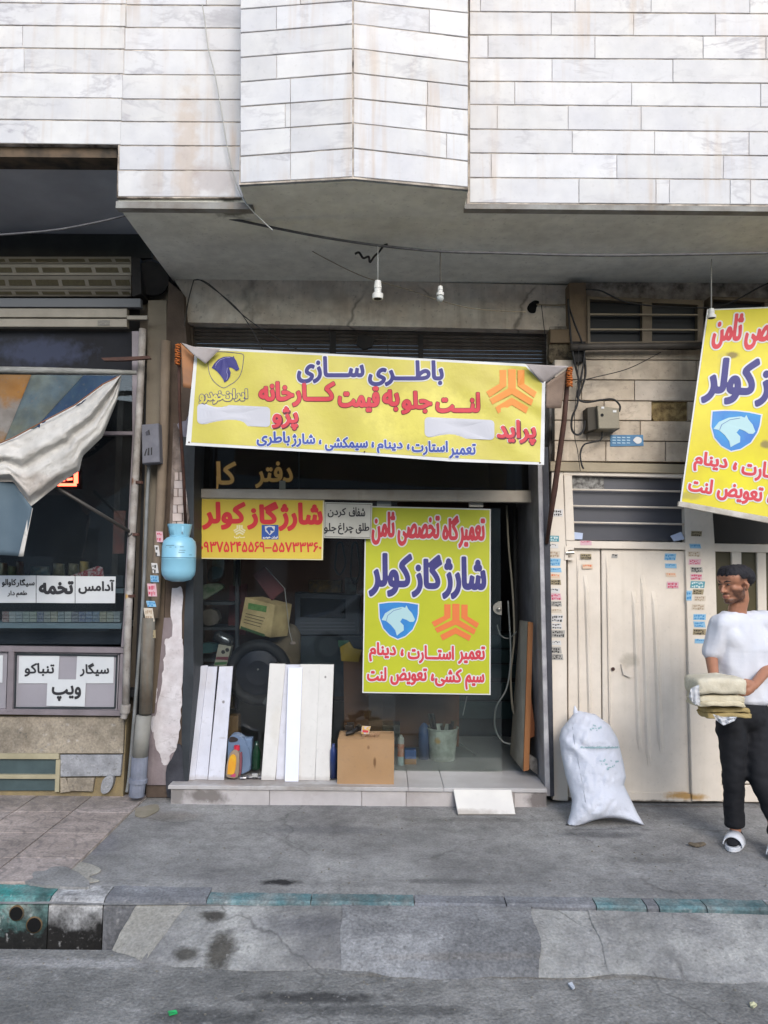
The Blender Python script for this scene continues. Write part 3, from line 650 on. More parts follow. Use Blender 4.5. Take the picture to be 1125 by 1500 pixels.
# left pillar of the shop: sooty core, purple-grey face, peeling white paint, painted bricks above
MB().px([(247, 412), (268, 430), (284, 640), (282, 740), (266, 1168), (214, 1168), (222, 900), (236, 640)], 5.66, .35).mk('corner_pillar', mat('pillar_brown', '#5b4e44', .9, '#463b33', 5, bump=.7, streak=.8, streakcol=(.08, .06, .05)), MBD)
MB().px([(238, 905), (262, 905), (263, 1060), (252, 1150), (215, 1150), (221, 1040)], 5.645, .02).mk('pillar_facing', mat('facing_purple', '#857a7c', .7, '#6b6062', 6, bump=.5, streak=.5, streakcol=(.3, .28, .28)), MBD)
peel = mat('peeling_white_paint', '#d0ccce', .85, '#b5adae', 8, wear=.12, bump=.9, bs=25, veins=(5, .02, (.25, .22, .21), .7))
def ragged(pts, amp, n=5):
    q = smoothpoly(pts, n); return [(x + amp * .5 * noise.noise(Vector((x * .45, y * .45, 2))) + amp * noise.noise(Vector((x * .13, y * .13, 1))), y + amp * noise.noise(Vector((x * .13, y * .13, 7)))) for x, y in q]
MB().px(ragged([(242, 936), (250, 933), (258, 932), (266, 934), (269, 960), (267, 1000), (265, 1040), (262, 1080), (257, 1100), (250, 1106), (247, 1118), (239, 1120), (234, 1108), (227, 1090), (226, 1065), (231, 1030), (237, 1000), (240, 970), (242, 950)], 2.5), 5.641, .004).mk('paint_patch', peel, MBD)
MB().px(ragged([(222, 1005), (228, 1003), (230, 1015), (228, 1030), (223, 1026)], 2, 3), 5.642, .004).mk('paint_patch', peel, MBD)
MB().px(ragged([(222, 1052), (227, 1050), (228, 1066), (224, 1072), (220, 1064)], 2, 3), 5.642, .004).mk('paint_patch', peel, MBD)
MB().px(ragged([(252, 1112), (262, 1090), (268, 1100), (268, 1165), (246, 1166), (243, 1130)], 3, 3), 5.628, .01).mk('soot_patch', blackp, MBD)
MB().px(ragged([(252, 862), (262, 860), (267, 864), (267, 900), (266, 938), (252, 938), (253, 915), (250, 895)], 2, 3), 5.640, .004).mk('paint_patch', peel, MBD)
brickw = mat('white_painted_brick', '#c3b6b1', .85, '#a3948d', 8, bump=.8, bs=25, rnd=.08)
pilb = MB().px([(254, 620), (283, 620), (280, 740), (274, 775), (248, 775), (251, 700)], 5.64, .05).mk('brick_pier', mat('pier_soot', '#8d817a', .9, '#564b46', 9, bump=.6, wear=.3), MBD)
k = 0
for yy in range(692, 766, 12):
    for xa, xb in (((256, 270), (271, 277)) if k % 2 else ((256, 262), (263, 277))):
        dx = (yy - 690) * .05
        MB().rect(xa - dx, yy, xb - .8 - dx, yy + 11.2, 5.632, .02).mk('brick', brickw, pilb)
    k += 1
MB().px(ragged([(259, 622), (272, 615), (281, 600), (283, 640), (281, 690), (270, 686), (272, 650)], 2, 3), 5.638, .01).mk('paint_patch', mat('lavender_paint', '#8f8d9b', .8, '#6b6873', 6, bump=.5), MBD)
MB().px([(262, 640), (286, 640), (284, 700), (283, 1000), (275, 1150), (268, 1150), (266, 1080), (270, 900), (278, 760)], 5.63, .3).mk('opening_edge', mat('dark_edge', '#23272b', .6, '#30353a', 6, bump=.5), MBD)
# right-hand pier stub above the strut (cream tiles at the corner)
# ================================================================= SHOP FRONT (frame, glass)
alu = mat('old_aluminium', '#a8a196', .5, '#958d81', 5, metal=.25, bump=.2, streak=.4)
dkf = mat('dark_frame', '#2b3438', .5, '#1e2427', 6, bump=.2)
YGL = 5.93
srt = thing('shop_front', 'glazed workshop front with a pale transom rail and a frameless glass door', 'shop front', P(530, 1130, YGL))
MB().px([(286, 716), (780, 718.5), (780, 736), (286, 729)], YGL - .07, .08, .003).mk('transom_rail', alu, srt)
MB().px([(284, 640), (290, 640), (286, 1140), (276, 1140)], YGL - .03, .06).mk('frame_post', dkf, srt)
MB().px([(780, 640), (787, 640), (788, 740), (781, 740)], YGL - .03, .06).mk('frame_post', mat('grey_post', '#5d5c60', .6, '#4a494d', 6), srt)
gl = glass('shop_glass', (.93, .95, .95), dirt=.004)
gl2 = glass('door_glass', (.92, .96, .95), .012, (.30, .36, .36))
gdirty = glass('upper_glass', (.5, .5, .5), .02, (.2, .2, .2))
MB().px([(290, 640), (780, 640), (780, 717.5), (290, 715)], YGL, .008).mk('fanlight_glass', gdirty, srt)
MB().rect(437, 640, 438.6, 716, YGL - .004, .012).mk('glass_joint', dkf, srt)
MB().px([(286, 731), (582, 735), (578, 1136), (280, 1140)], YGL, .008).mk('window_glass', gl, srt)
door = MB().px([(540, 742), (733, 745), (735, 1131), (540, 1131)], YGL + .03, .010).mk('glass_door', gl2, srt)
hg = mat('steel_polished', '#a9a59c', .3, metal=.8)
MB().rect(552, 733, 573, 741, YGL + .02, .03, .002).mk('hinge', hg, door); MB().rect(687, 734, 708, 743, YGL + .02, .03, .002).mk('hinge', hg, door)
lc = [(735 - 13 * math.cos(math.radians(a)), 891 - 10 * math.sin(math.radians(a))) for a in range(-90, 91, 15)]
lk = MB().px(lc, YGL + .012, .025, .002).mk('lock', hg, door)
MB().tube([P(731, 892, YGL + .012), P(731, 892, YGL - .008)], .018, 14).mk('lock_cylinder', hg, lk, smooth=True)
# gold letters on the fanlight
gold = mat('gold_letters', '#e3b568', .5, '#cf9f50', 12)
golde = mat('letter_shadow', '#4a2c14', .7)
MG = lambda x, y: P(x, y, YGL - .004)
word('دفتر', (374, 676, 429, 715), MG, srt, gold, golde, bold=1.1, halow=1.2)
word('کا', (317, 676, 346, 710), MG, srt, gold, golde, bold=1.1, halow=1.2)
flat('lettering', [(317, 697), (322, 695), (321, 705), (319, 718), (317, 716)], MG, gold, srt, 2)
MB().rect(409, 704, 418, 716, YGL - .012, .006).mk('letter_bracket', mat('grey_tape', '#8c8b80', .7), srt)

# ================================================================= SIGNS
cream = mat('banner_white', '#c9c9c8', .6)
yel = mat('banner_yellow', '#bfb650', .5, '#b5a94e', 3.5, bump=1.6, bs=5, spots=[((P(620, 610, 5.15).x, 5.15, P(620, 610, 5.15).z), (.4, 1, .2), (.70, .62, .12), .5)])
navy = mat('ink_navy', '#312f6c', .6, '#3a3874', 12); redk = mat('ink_red', '#b8323f', .6, '#c23c46', 12); bluei = mat('ink_blue', '#33458e', .6, '#3c4f96', 12); maroon = mat('ink_maroon', '#5e2330', .6); pinkred = mat('ink_salmon', '#d4664a', .6)
YB = 5.12
def ban_y(x, y): return YB + .016 * math.sin(x * .021 + y * .006) + .006 * math.sin(x * .06 - y * .035 + 1) - .00020 * (y - 600) + .006 * math.sin((x - 285) * .10 + (y - 510) * .16) * math.exp(-((x - 285) ** 2 + (y - 520) ** 2) / 9000) + .007 * math.sin((x - 800) * .10 - (y - 550) * .15) * math.exp(-((x - 800) ** 2 + (y - 560) ** 2) / 9000)
MBn = lambda x, y: P(x, y, ban_y(x, y))
bn = thing('banner', 'long yellow banner with a horse crest and blue and red Persian writing over the shop', 'banner', P(535, 680, YB))
def grid_sheet(name, M, top, bot, nu, nv, m, parent, th=.0015, layer=0):
    v = []; f = []; T = resample([(a, b, 0) for a, b in top], nu); B = resample([(a, b, 0) for a, b in bot], nu)
    for j in range(nv + 1):
        for i in range(nu + 1):
            q = T[i].lerp(B[i], j / nv); p = M(q.x, q.y); p.y -= .0012 * layer; v.append(p)
    W = nu + 1; n = len(v); v += [p + Vector((0, th, 0)) for p in v]
    for j in range(nv):
        for i in range(nu): a = j * W + i; f += [(a, a + 1, a + W + 1, a + W), (n + a, n + a + W, n + a + W + 1, n + a + 1)]
    return mk(name, v, f, m, parent, smooth=True)
grid_sheet('banner_cloth', MBn, [(286, 508), (540, 521), (770, 533), (799, 549)], [(272, 652), (540, 667), (660, 676), (797, 681)], 90, 24, cream, bn)
grid_sheet('banner_print', MBn, [(290, 512), (540, 524), (770, 537), (794, 562)], [(280, 648), (540, 663), (660, 671), (791, 677)], 90, 24, yel, bn, layer=1.3)
# folded-over corners and the corner flaps tied back to the struts
back = mat('banner_back', '#a39c9c', .75, '#8f8785', 5, bump=.3)
v, f = loft_px([(266, 502), (284, 508), (323, 511)], [(266, 502), (284, 520), (301, 533)], 10, 8, lambda x, y, a, b: YB - .03 - .02 * math.sin(a * 3), .0015); mk('folded_corner', v, f, back, bn, smooth=True)
v, f = loft_px([(770, 533), (800, 535), (833, 536)], [(770, 533), (790, 556), (797, 562)], 10, 8, lambda x, y, a, b: YB - .03 - .02 * math.sin(a * 3) + .05 * a, .0015); mk('folded_corner', v, f, back, bn, smooth=True)
tr_ = mat('flap_amber', '#9a6a45', .7, '#7c5a44', 6, bump=.3)
v, f = loft_px([(265, 503), (284, 520)], [(268, 567), (283, 570)], 8, 8, lambda x, y, a, b: YB + .01 + .02 * a, .0015); mk('corner_flap', v, f, tr_, bn, smooth=True)
v, f = loft_px([(800, 562), (832, 540)], [(800, 598), (822, 598)], 8, 8, lambda x, y, a, b: YB + .01 + .05 * a + .01 * math.sin(b * 5), .0015); mk('corner_flap', v, f, mat('flap_brown', '#7d6a5c', .7, '#5f5047', 6, bump=.3), bn, smooth=True)
for a, b in ((277, 648), (534, 662), (791, 678)): MB().tube([MBn(a, b) - Vector((0, .004, 0)), MBn(a, b) + Vector((0, .004, 0))], .006, 8).mk('eyelet', golde, bn)
H = 1.7
for t, bx in (('باطـــری', (539, 528, 650, 566)), ('ســـازی', (435, 522, 534, 562))): word(t, bx, MBn, bn, navy, cream, layer=2, halow=H, bold=1.5)
for t, bx in (('لنـــت', (638, 575, 703, 605)), ('جلو', (588, 573, 633, 607)), ('به', (560, 571, 585, 603)), ('قیمت', (495, 566, 556, 604)), ('کـــارخانه', (379, 559, 491, 596))): word(t, bx, MBn, bn, redk, maroon, layer=2, halow=.8, bold=1.5)
for t, bx in (('پراید', (727, 615, 785, 652)), ('پژو', (398, 595, 437, 630))):
    word(t, (bx[0] + 1, bx[1] + 1.5, bx[2] + 1, bx[3] + 1.5), MBn, bn, maroon, layer=1.6, bold=2.2, name='letter_shadow'); word(t, bx, MBn, bn, redk, cream, layer=2, halow=1.0, bold=1.2)
for t, bx in (('تعمیر', (658, 650, 697, 672)), ('استارت', (603, 646, 656, 667)), ('،', (596, 650, 600, 659)), ('دینام', (552, 644, 590, 664)), ('،', (544, 647, 548, 656)), ('سیمکشی', (476, 640, 539, 661)), ('،', (467, 644, 471, 651)), ('شارژ', (427, 635, 462, 655)), ('باطری', (376, 632, 425, 654))):
    word(t, bx, MBn, bn, bluei, cream, layer=2, halow=1.0, bold=.75)
for q in (rrect(289, 591.5, 396, 621, 6, .045), rrect(622, 611, 724, 640, 6, .045)):
    q2 = q; cx = sum(a for a, b in q2) / len(q2); cy = sum(b for a, b in q2) / len(q2)
    vv = [MBn(cx, cy)] + [MBn(a, b) for a, b in q2]
    rows = 10; V = []; Fc = []
    for j in range(rows + 1):
        t = j / rows
        for a, b in q2: p = MBn(lerp(cx, a, t), lerp(cy, b, t)); p.y -= .0045; V.append(p)
    n = len(q2)
    for j in range(rows):
        for i in range(n): Fc.append((j * n + i, j * n + (i + 1) % n, (j + 1) * n + (i + 1) % n, (j + 1) * n + i))
    mk('blank_panel', V, Fc, mat('blank_white', '#b9bac2', .6, '#b3b3ba', 3), bn)
def outline_strip(name, pts, M, m, parent, wd, layer=1, closed=True):
    n = len(pts); V = []; Fc = []
    for i in range(n):
        a = Vector(pts[i - 1 if closed or i > 0 else 0]); b = Vector(pts[(i + 1) % n if closed or i < n - 1 else i]); t = (b - a).normalized(); nn = Vector((-t.y, t.x)) * wd / 2
        for s_ in (1, -1):
            p = M(pts[i][0] + nn.x * s_, pts[i][1] + nn.y * s_); p.y -= .001 * layer + .001; V.append(p)
    for i in range(n if closed else n - 1): j = (i + 1) % n; Fc.append((2 * i, 2 * i + 1, 2 * j + 1, 2 * j))
    return mk(name, V, Fc, m, parent)
sh1 = [(x / 11.25 + 280, y / 11.25 + 500) for x, y in ((400, 180), (480, 172), (600, 178), (740, 195), (862, 222), (860, 330), (845, 450), (800, 580), (720, 670), (640, 720), (540, 770), (440, 720), (360, 640), (310, 550), (285, 430), (283, 320), (330, 260))]
outline_strip('crest_outline', smoothpoly(sh1, 3), MBn, navy, bn, .8, 3)
def hz(pts, k, ox, oy): return [(x / k + ox, y / k + oy) for x, y in pts]
horse1 = [(340, 440), (380, 370), (450, 300), (540, 258), (640, 252), (688, 262), (707, 243), (712, 270), (745, 320), (762, 370), (785, 425), (798, 460), (770, 482), (742, 490), (718, 470), (690, 448), (650, 430), (622, 430), (640, 480), (656, 520), (645, 580), (610, 640), (552, 682), (530, 630), (490, 570), (430, 500), (385, 465)]
def fan(name, pts, M, m, parent, layer):
    """flat shape on a wavy sheet, filled by ear clipping then kept close to the sheet"""
    return flat(name, pts, M, m, parent, layer)
fan('horse_head', hz(horse1, 11.25, 280, 500), MBn, navy, bn, 5)
outline_strip('mane_line', hz([(400, 440), (420, 370), (480, 310), (570, 275), (650, 270)], 11.25, 280, 500), MBn, mat('ink_lilac', '#8a88b4', .6), bn, .7, 7, False)
outline_strip('cheek_line', hz([(600, 440), (590, 520), (610, 560), (590, 640)], 11.25, 280, 500), MBn, mat('ink_lilac', '#8a88b4', .6), bn, .7, 7, False)
word('ایران', (327, 570, 363, 588), MBn, bn, yel, navy, layer=2, bold=.9, halow=.9); word('خودرو', (292, 573, 329, 592), MBn, bn, yel, navy, layer=2, bold=.9, halow=.9)
SA = [[(523, 745), (560, 745), (560, 822), (468, 878), (450, 850), (523, 812)], [(622, 745), (659, 745), (659, 812), (726, 852), (712, 880), (622, 822)],
      [(570, 741), (612, 741), (612, 835), (708, 889), (696, 918), (590, 862), (484, 912), (469, 886), (570, 835)], [(590, 878), (681, 925), (668, 956), (590, 915), (515, 956), (500, 925)]]
def saipa(M, box, m, parent, layer=3):
    for q in SA: flat('emblem_bar', [(lerp(box[0], box[2], (x - 450) / 276), lerp(box[1], box[3], (y - 741) / 215)) for x, y in q], M, m, parent, layer)
saipa(MBn, (712, 541, 786, 606), mat('emblem_faded', '#d2843a', .6), bn, 5)
# struts and ties that hold the banner out
rust = mat('rusty_strut', '#3b2723', .7, '#54372c', 20, bump=.5)
rope = mat('orange_rope', '#b8682a', .8, '#8f4c20', 30, bump=.6)
MB().tube([P(262, 512, YB + .03), P(263, 600, YB + .2), P(269, 700, 5.45), P(272, 772, 5.62)], .012, 8).mk('banner_strut', rust, smooth=True, label='thin rusty strut holding out the left end of the long yellow banner', cat='strut', group='banner struts')
MB().tube([P(833, 540, YB + .05), P(826, 620, YB + .2), P(812, 720, 5.42), P(801, 796, 5.57)], [.016, .02, .022, .014], 8).mk('banner_strut', rust, smooth=True, label='dark square strut propping the right end of the long yellow banner beside the cream door', cat='strut', group='banner struts')
def coils(name, c, n, r, h, label):
    pts = []
    for i in range(n * 10 + 1):
        a = i / 10 * 2 * math.pi; pts.append(P(c[0], c[1], c[2]) + Vector((r * (.7 + .6 * noise.noise(Vector((a * .6, 3, 0)))) * math.cos(a), r * math.sin(a), -h * i / (n * 10) + .012 * noise.noise(Vector((a * .9, 0, 5))))))
    MB().tube(pts, .006, 5).mk(name, rope, smooth=True, label=label, cat='rope')
coils('rope_tie', (261, 504, YB + .04), 9, .022, .15, 'orange rope wound round the top of the left banner strut')
coils('rope_tie', (834, 538, YB + .05), 9, .024, .14, 'orange rope wound round the top of the right banner strut')

# poster layout shared by the one on the glass and the one hanging at the right (units: photo pixels of the first)
PW, PH = 184.0, 273.0
def poster(name, label, corners, Yf, m_y, salm, n=12):
    tl, tr, br, bl = corners
    def M(x, y):
        u, v = x / PW, y / PH
        a = lerp(tl[0], tr[0], u), lerp(tl[1], tr[1], u); b = lerp(bl[0], br[0], u), lerp(bl[1], br[1], u)
        px, py = lerp(a[0], b[0], v), lerp(a[1], b[1], v); return P(px, py, Yf(u, v))
    root = thing(name, label, 'poster' if name == 'poster' else 'banner', M(PW / 2, PH))
    grid_sheet('poster_sheet', M, [(0, 0), (PW, 0)], [(0, PH), (PW, PH)], n, n, cream, root, .002)
    grid_sheet('poster_print', M, [(1.8, 1.8), (PW - 1.8, 1.8)], [(1.8, PH - 1.8), (PW - 1.8, PH - 1.8)], n, n, m_y, root, .001, 1.5)
    def z(a, b, c, d): return (a / 4.018 - 13.6, b / 4.018 - 43.5, c / 4.018 - 13.6, d / 4.018 - 43.5)
    for t, b in (('تعمیر', (603, 232, 760, 410)), ('گاه', (508, 218, 607, 365)), ('تخصصی', (246, 222, 494, 405)), ('ثامن', (94, 205, 232, 402))): word(t, z(*b), M, root, redk, cream, layer=2.2, bold=1.3, halow=1.8)
    for t, b in (('شارژ', (510, 458, 768, 712)), ('گاز', (332, 452, 510, 706)), ('کولر', (82, 448, 335, 706))): word(t, z(*b), M, root, navy, cream, layer=2.2, bold=2.3, halow=2.0)
    for t, b in (('تعمیر', (605, 985, 762, 1092)), ('استـــارت', (313, 985, 582, 1092)), ('،', (272, 1008, 291, 1052)), ('دینام', (90, 972, 247, 1086)), ('سیم', (646, 1148, 758, 1242)), ('کشی', (472, 1120, 628, 1226)), ('،', (448, 1150, 468, 1196)), ('تعویض', (215, 1120, 427, 1222)), ('لنت', (80, 1118, 193, 1202))):
        word(t, z(*b), M, root, redk, cream, layer=2.2, bold=.9, halow=1.6)
    def zz(pts): return [(a / 4.018 - 13.6, b / 4.018 - 43.5) for a, b in pts]
    shd = [(138, 742), (195, 733), (255, 730), (320, 733), (378, 742), (377, 800), (370, 840), (345, 898), (300, 940), (255, 958), (205, 935), (165, 892), (143, 830)]
    flat('crest_border', zz(shd), M, cream, root, 3)
    cx, cy = 257, 838
    flat('crest', zz([(cx + (a - cx) * .94, cy + (b - cy) * .94) for a, b in shd]), M, mat('crest_blue', '#2f63b0', .5, '#2a86bd', 5), root, 4)
    flat('horse_head', zz([(160, 842), (180, 802), (222, 775), (280, 762), (296, 768), (303, 753), (315, 776), (337, 800), (354, 836), (345, 849), (325, 850), (305, 838), (280, 830), (268, 850), (288, 870), (290, 900), (268, 916), (250, 932), (240, 900), (215, 870), (185, 846)]), M, mat('horse_pale', '#9fbfc4', .5), root, 5)
    outline_strip('mane_line', zz([(188, 846), (195, 815), (230, 785), (275, 772)]), M, bluei, root, .6, 6, False)
    saipa(M, (450 / 4.018 - 13.6, 738 / 4.018 - 43.5, 727 / 4.018 - 13.6, 956 / 4.018 - 43.5), salm, root, 4)
    return root, M
lime = mat('poster_lime', '#afb324', .5, '#a5aa20', 3); salm = mat('emblem_salmon', '#cf6f3a', .6)
poster('poster', 'yellow poster with red and blue Persian writing pasted on the glass door', ((535, 741), (719, 745.5), (718.6, 1018), (530.7, 1015)), lambda u, v: YGL - .006, lime, salm)
dirty_y = mat('hanging_yellow', '#cfc419', .5, '#bfae20', 3, bump=.3, bs=12, spots=[((P(1073, 523, 5.2).x, 5.2, P(1073, 520, 5.2).z), (.05, .5, .03), (.16, .11, .02), .9), ((P(1115, 653, 5.2).x, 5.2, P(1115, 653, 5.2).z), (.05, .5, .03), (.2, .15, .05), .9), ((P(1005, 728, 5.2).x, 5.2, P(1005, 728, 5.2).z), (.1, .5, .03), (.3, .25, .06), .7), ((P(1060, 560, 5.2).x, 5.2, P(1060, 560, 5.2).z), (.05, .5, .25), (.38, .32, .05), .6)])
hb, HM = poster('hanging_banner', 'tilted yellow banner hanging at the right above the person, cut by the picture edge', ((1036, 453), (1268, 444), (1228, 778), (996, 736)), lambda u, v: 5.22 - .12 * v + .012 * math.sin(v * 7 + u * 3), dirty_y, salm, 20)
MB().slab([HM(-2, PH - 1) - Vector((0, .01, 0)), HM(PW, PH - 1) - Vector((0, .01, 0)), HM(PW, PH + 6) - Vector((0, .01, 0)), HM(-2, PH + 6) - Vector((0, .01, 0))], (0, .02, 0), .002).mk('bottom_rail', mat('rail_pale', '#b9b4ac', .5, '#8d8579', 8), hb)

# yellow gas-charging board
sb_y = mat('board_yellow', '#cbb340', .6, '#c2a83c', 3); redd = mat('ink_deep_red', '#c22a30', .6)
YS = YGL - .05
sb = thing('sign_board', 'yellow board with red Persian writing and a phone number hung behind the transom rail', 'sign', P(382, 820, YS))
MB().px([(294, 729.5), (475, 731.5), (473, 820.5), (290, 818.5)], YS, .006, .001).mk('board', mat('board_edge', '#cfc7a2', .6), sb)
MS = lambda x, y: P(x, y, YS)
flat('board_print', [(296, 731), (473, 733), (471, 819), (292, 817)], MS, sb_y, sb, 1)
for t, b in (('شارژ', (408, 736, 473, 778)), ('گاز', (362, 735, 408, 776)), ('کولر', (296, 735, 360, 776))): word(t, b, MS, sb, redd, layer=1.5, bold=1.9)
word('۰۹۳۷۵۲۴۵۵۶۹', (294, 793, 388, 809), MS, sb, redd, layer=1.5, bold=.5, raw=True); word('۵۵۷۳۳۳۶۰', (399, 794, 471, 809), MS, sb, redd, layer=1.5, bold=.5, raw=True)
flat('dash', [(388.5, 801.5), (398, 801.5), (398, 803.5), (388.5, 803.5)], MS, redd, sb, 3)
saipa(MS, (342, 769, 360, 784), mat('emblem_cream', '#d9cfa0', .6), sb, 4); word('سایپا', (343, 785, 359, 789), MS, sb, mat('emblem_cream', '#d9cfa0', .6), layer=1.5, bold=.3)
flat('crest_field', [(383.5, 769), (408, 769), (408, 790), (383.5, 790)], MS, mat('field_blue', '#2a4f97', .6), sb, 4)
flat('crest', [(388, 771), (395, 770), (403, 771), (402, 778), (395.5, 784), (389, 778)], MS, cream, sb, 5); flat('horse_head', [(389.5, 775), (393, 772), (398, 772), (402, 777), (400, 778), (396, 777), (397, 780), (395, 783), (392, 778)], MS, mat('field_blue', '#2a4f97', .6), sb, 6)
word('ایران خودرو', (385, 785, 407, 789.5), MS, sb, cream, layer=2.2, bold=.25)
ws = thing('small_sign', 'small off-white board with black Persian writing between the yellow board and the poster', 'sign', P(510, 790, YS))
MB().px([(475.5, 735.5), (545.5, 737), (544, 789.5), (474, 788)], YS - .004, .005, .001).mk('board', mat('board_offwhite', '#b9b7ae', .6, '#a9a79e', 5), ws)
ink = mat('ink_black', '#26262a', .6)
MW = lambda x, y: P(x, y, YS - .004)
outline_strip('border_line', [(477.5, 737.5), (543.5, 739), (542, 787.5), (476, 786)], MW, ink, ws, .7, 1)
for t, b in (('شفاف', (511, 743, 535, 757)), ('کردن', (480, 744, 507, 758)), ('طلق', (521, 766, 541, 782)), ('چراغ', (495, 766, 518, 783)), ('جلو', (474.5, 766, 493, 782))): word(t, b, MW, ws, ink, layer=1.3, bold=.35)
# ================================================================= KIOSK BUILDING (left)
YK = 5.62
kst = mat('kiosk_stone', '#938a7b', .85, '#7f7669', 4, wear=.3, grain=.15, bump=.4, veins=(1.5, .02, (.2, .17, .13), .6), streak=.4)
kst2 = mat('kiosk_marble', '#8f9092', .7, '#7b7c7f', 4, wear=.35, grain=.1, bump=.3, rnd=.06)
MB().px([(-300, 340), (215, 340), (245, 380), (252, 640), (228, 905), (218, 1170), (180, 1170), (196, 900), (205, 640), (205, 360), (-300, 352)], 5.78, .3).mk('side_wall', mat('kiosk_pier', '#6f6659', .9, '#5a5147', 4, bump=.5, streak=.7, streakcol=(.1, .08, .07)), NBD)
MB().px([(-300, 342), (222, 343), (222, 378), (-300, 374)], 5.73, .04).mk('dark_band', mat('dark_beam2', '#3b3c3a', .9, '#2b2b2a', 4), NBD)
lw = MB().px([(-300, 1046), (186, 1046), (180, 1172), (-300, 1160)], YK + .03, .2).mk('plinth_wall', mat('plinth_mortar', '#8b7c5c', .95, '#6f6450', 7, bump=1), NBD)
for q, m in (([(-300, 1050), (182, 1050), (180, 1104), (-300, 1104)], kst), ([(88, 1106), (179, 1106), (176, 1137), (88, 1138)], kst2), ([(98, 1140), (138, 1140), (135, 1160), (100, 1159)], kst)):
    MB().px(q, YK, .05, .004).mk('stone_block', m, lw)
MB().px([(88, 1140), (96, 1140), (103, 1160), (88, 1162)], YK, .04, .003).mk('stone_block', kst, lw)
MB().px(smoothpoly([(147, 1158), (150, 1143), (160, 1136), (166, 1140), (164, 1152), (158, 1161), (150, 1163)], 3), YK - .02, .05, .004).mk('loose_stone', kst2, lw)
# low vent window
cf = mat('cream_frame', '#a59d84', .6, '#8f886f', 6, bump=.2)
vw = thing('basement_window', 'low cream framed basement window at pavement level under the kiosk', 'window', P(30, 1158, YK))
MB().px([(-200, 1103), (86, 1104), (86, 1112), (-200, 1111)], YK - .012, .05).mk('frame_bar', cf, vw); MB().px([(-200, 1134), (82, 1135), (84, 1141), (-200, 1140)], YK - .012, .05).mk('frame_bar', cf, vw); MB().px([(82, 1113), (88, 1113), (86, 1160), (80, 1160)], YK - .010, .05).mk('frame_post', cf, vw)
for a, b in ((1112, 1134), (1141, 1158)): MB().rect(-200, a, 82, b, YK + .012, .006).mk('pane', mat('frosted_pane', '#4a5a5c', .35, '#394749', 6, spec=.6), vw)
# shop front of the kiosk
kf = mat('kiosk_frame', '#847c80', .5, '#6f686b', 5, metal=.2, bump=.15)
kr = thing('shop_front', 'small kiosk shop front at the left edge with grey metal framing and dark glass', 'shop front', P(90, 1045, YK))
for q in ([(-200, 944), (186, 949), (186, 957), (-200, 952)], [(-200, 1036), (182, 1041), (182, 1049), (-200, 1044)], [(12, 953), (20, 953), (18, 1042), (9, 1042)], [(176, 958), (188, 958), (184, 1041), (172, 1041)], [(193, 485), (205, 485), (204, 640), (188, 905), (186, 948), (177, 948), (181, 900), (194, 640)], [(-200, 630), (195, 632), (195, 637), (-200, 635)]):
    _k = globals().get('_k', 0) + 1; MB().px(q, YK - .03 - .003 * (_k % 7), .06, .002).mk('frame_bar', kf, kr)
for q in ([(-200, 953), (11, 953), (8, 1042), (-200, 1042)], [(21, 954), (175, 957), (171, 1040), (19, 1040)]):
    MB().px(q, YK, .02).mk('lower_panel', mat('panel_grey', '#8f8c92', .6, '#827f85', 2), kr)
for q in ([(24, 957), (172, 960), (171, 962), (24, 959)], [(22, 958), (24, 958), (22, 1037), (20, 1037)], [(170, 960), (172, 960), (169, 1037), (167, 1037)], [(20, 1036), (168, 1036), (168, 1038), (20, 1038)]):
    MB().px(q, YK - .012, .012).mk('panel_gasket', dkf, kr)
kgl = glass('kiosk_glass', (.82, .86, .88), .02, (.25, .28, .3))
MB().px([(-200, 636), (193, 638), (180, 944), (-200, 942)], YK, .008).mk('window_glass', kgl, kr)
MB().px([(-200, 549), (196, 549), (196, 631), (-200, 630)], YK, .008).mk('window_glass', kgl, kr)
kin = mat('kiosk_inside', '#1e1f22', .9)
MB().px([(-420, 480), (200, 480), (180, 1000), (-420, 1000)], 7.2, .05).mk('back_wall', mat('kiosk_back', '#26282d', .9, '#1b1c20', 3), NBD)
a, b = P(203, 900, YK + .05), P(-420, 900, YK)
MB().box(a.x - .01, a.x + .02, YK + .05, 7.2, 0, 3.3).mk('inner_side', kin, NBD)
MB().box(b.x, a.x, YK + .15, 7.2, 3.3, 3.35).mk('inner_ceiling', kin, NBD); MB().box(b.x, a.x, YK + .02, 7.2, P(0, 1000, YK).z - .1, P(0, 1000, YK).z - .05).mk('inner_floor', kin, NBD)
blk = mat('blackboard', '#2e3136', .7, '#24262a', 3)
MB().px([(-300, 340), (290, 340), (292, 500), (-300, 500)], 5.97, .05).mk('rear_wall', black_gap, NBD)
MB().px([(-200, 484), (194, 486), (194, 545), (-200, 544)], YK + .012, .02).mk('fascia_panel', mat('fascia_dark', '#2c2e33', .9, '#232326', 2, spec=.1, spots=[((P(60, 520, YK).x, YK, P(60, 515, YK).z), (.4, .4, .12), (.05, .06, .10), .7)]), kr)
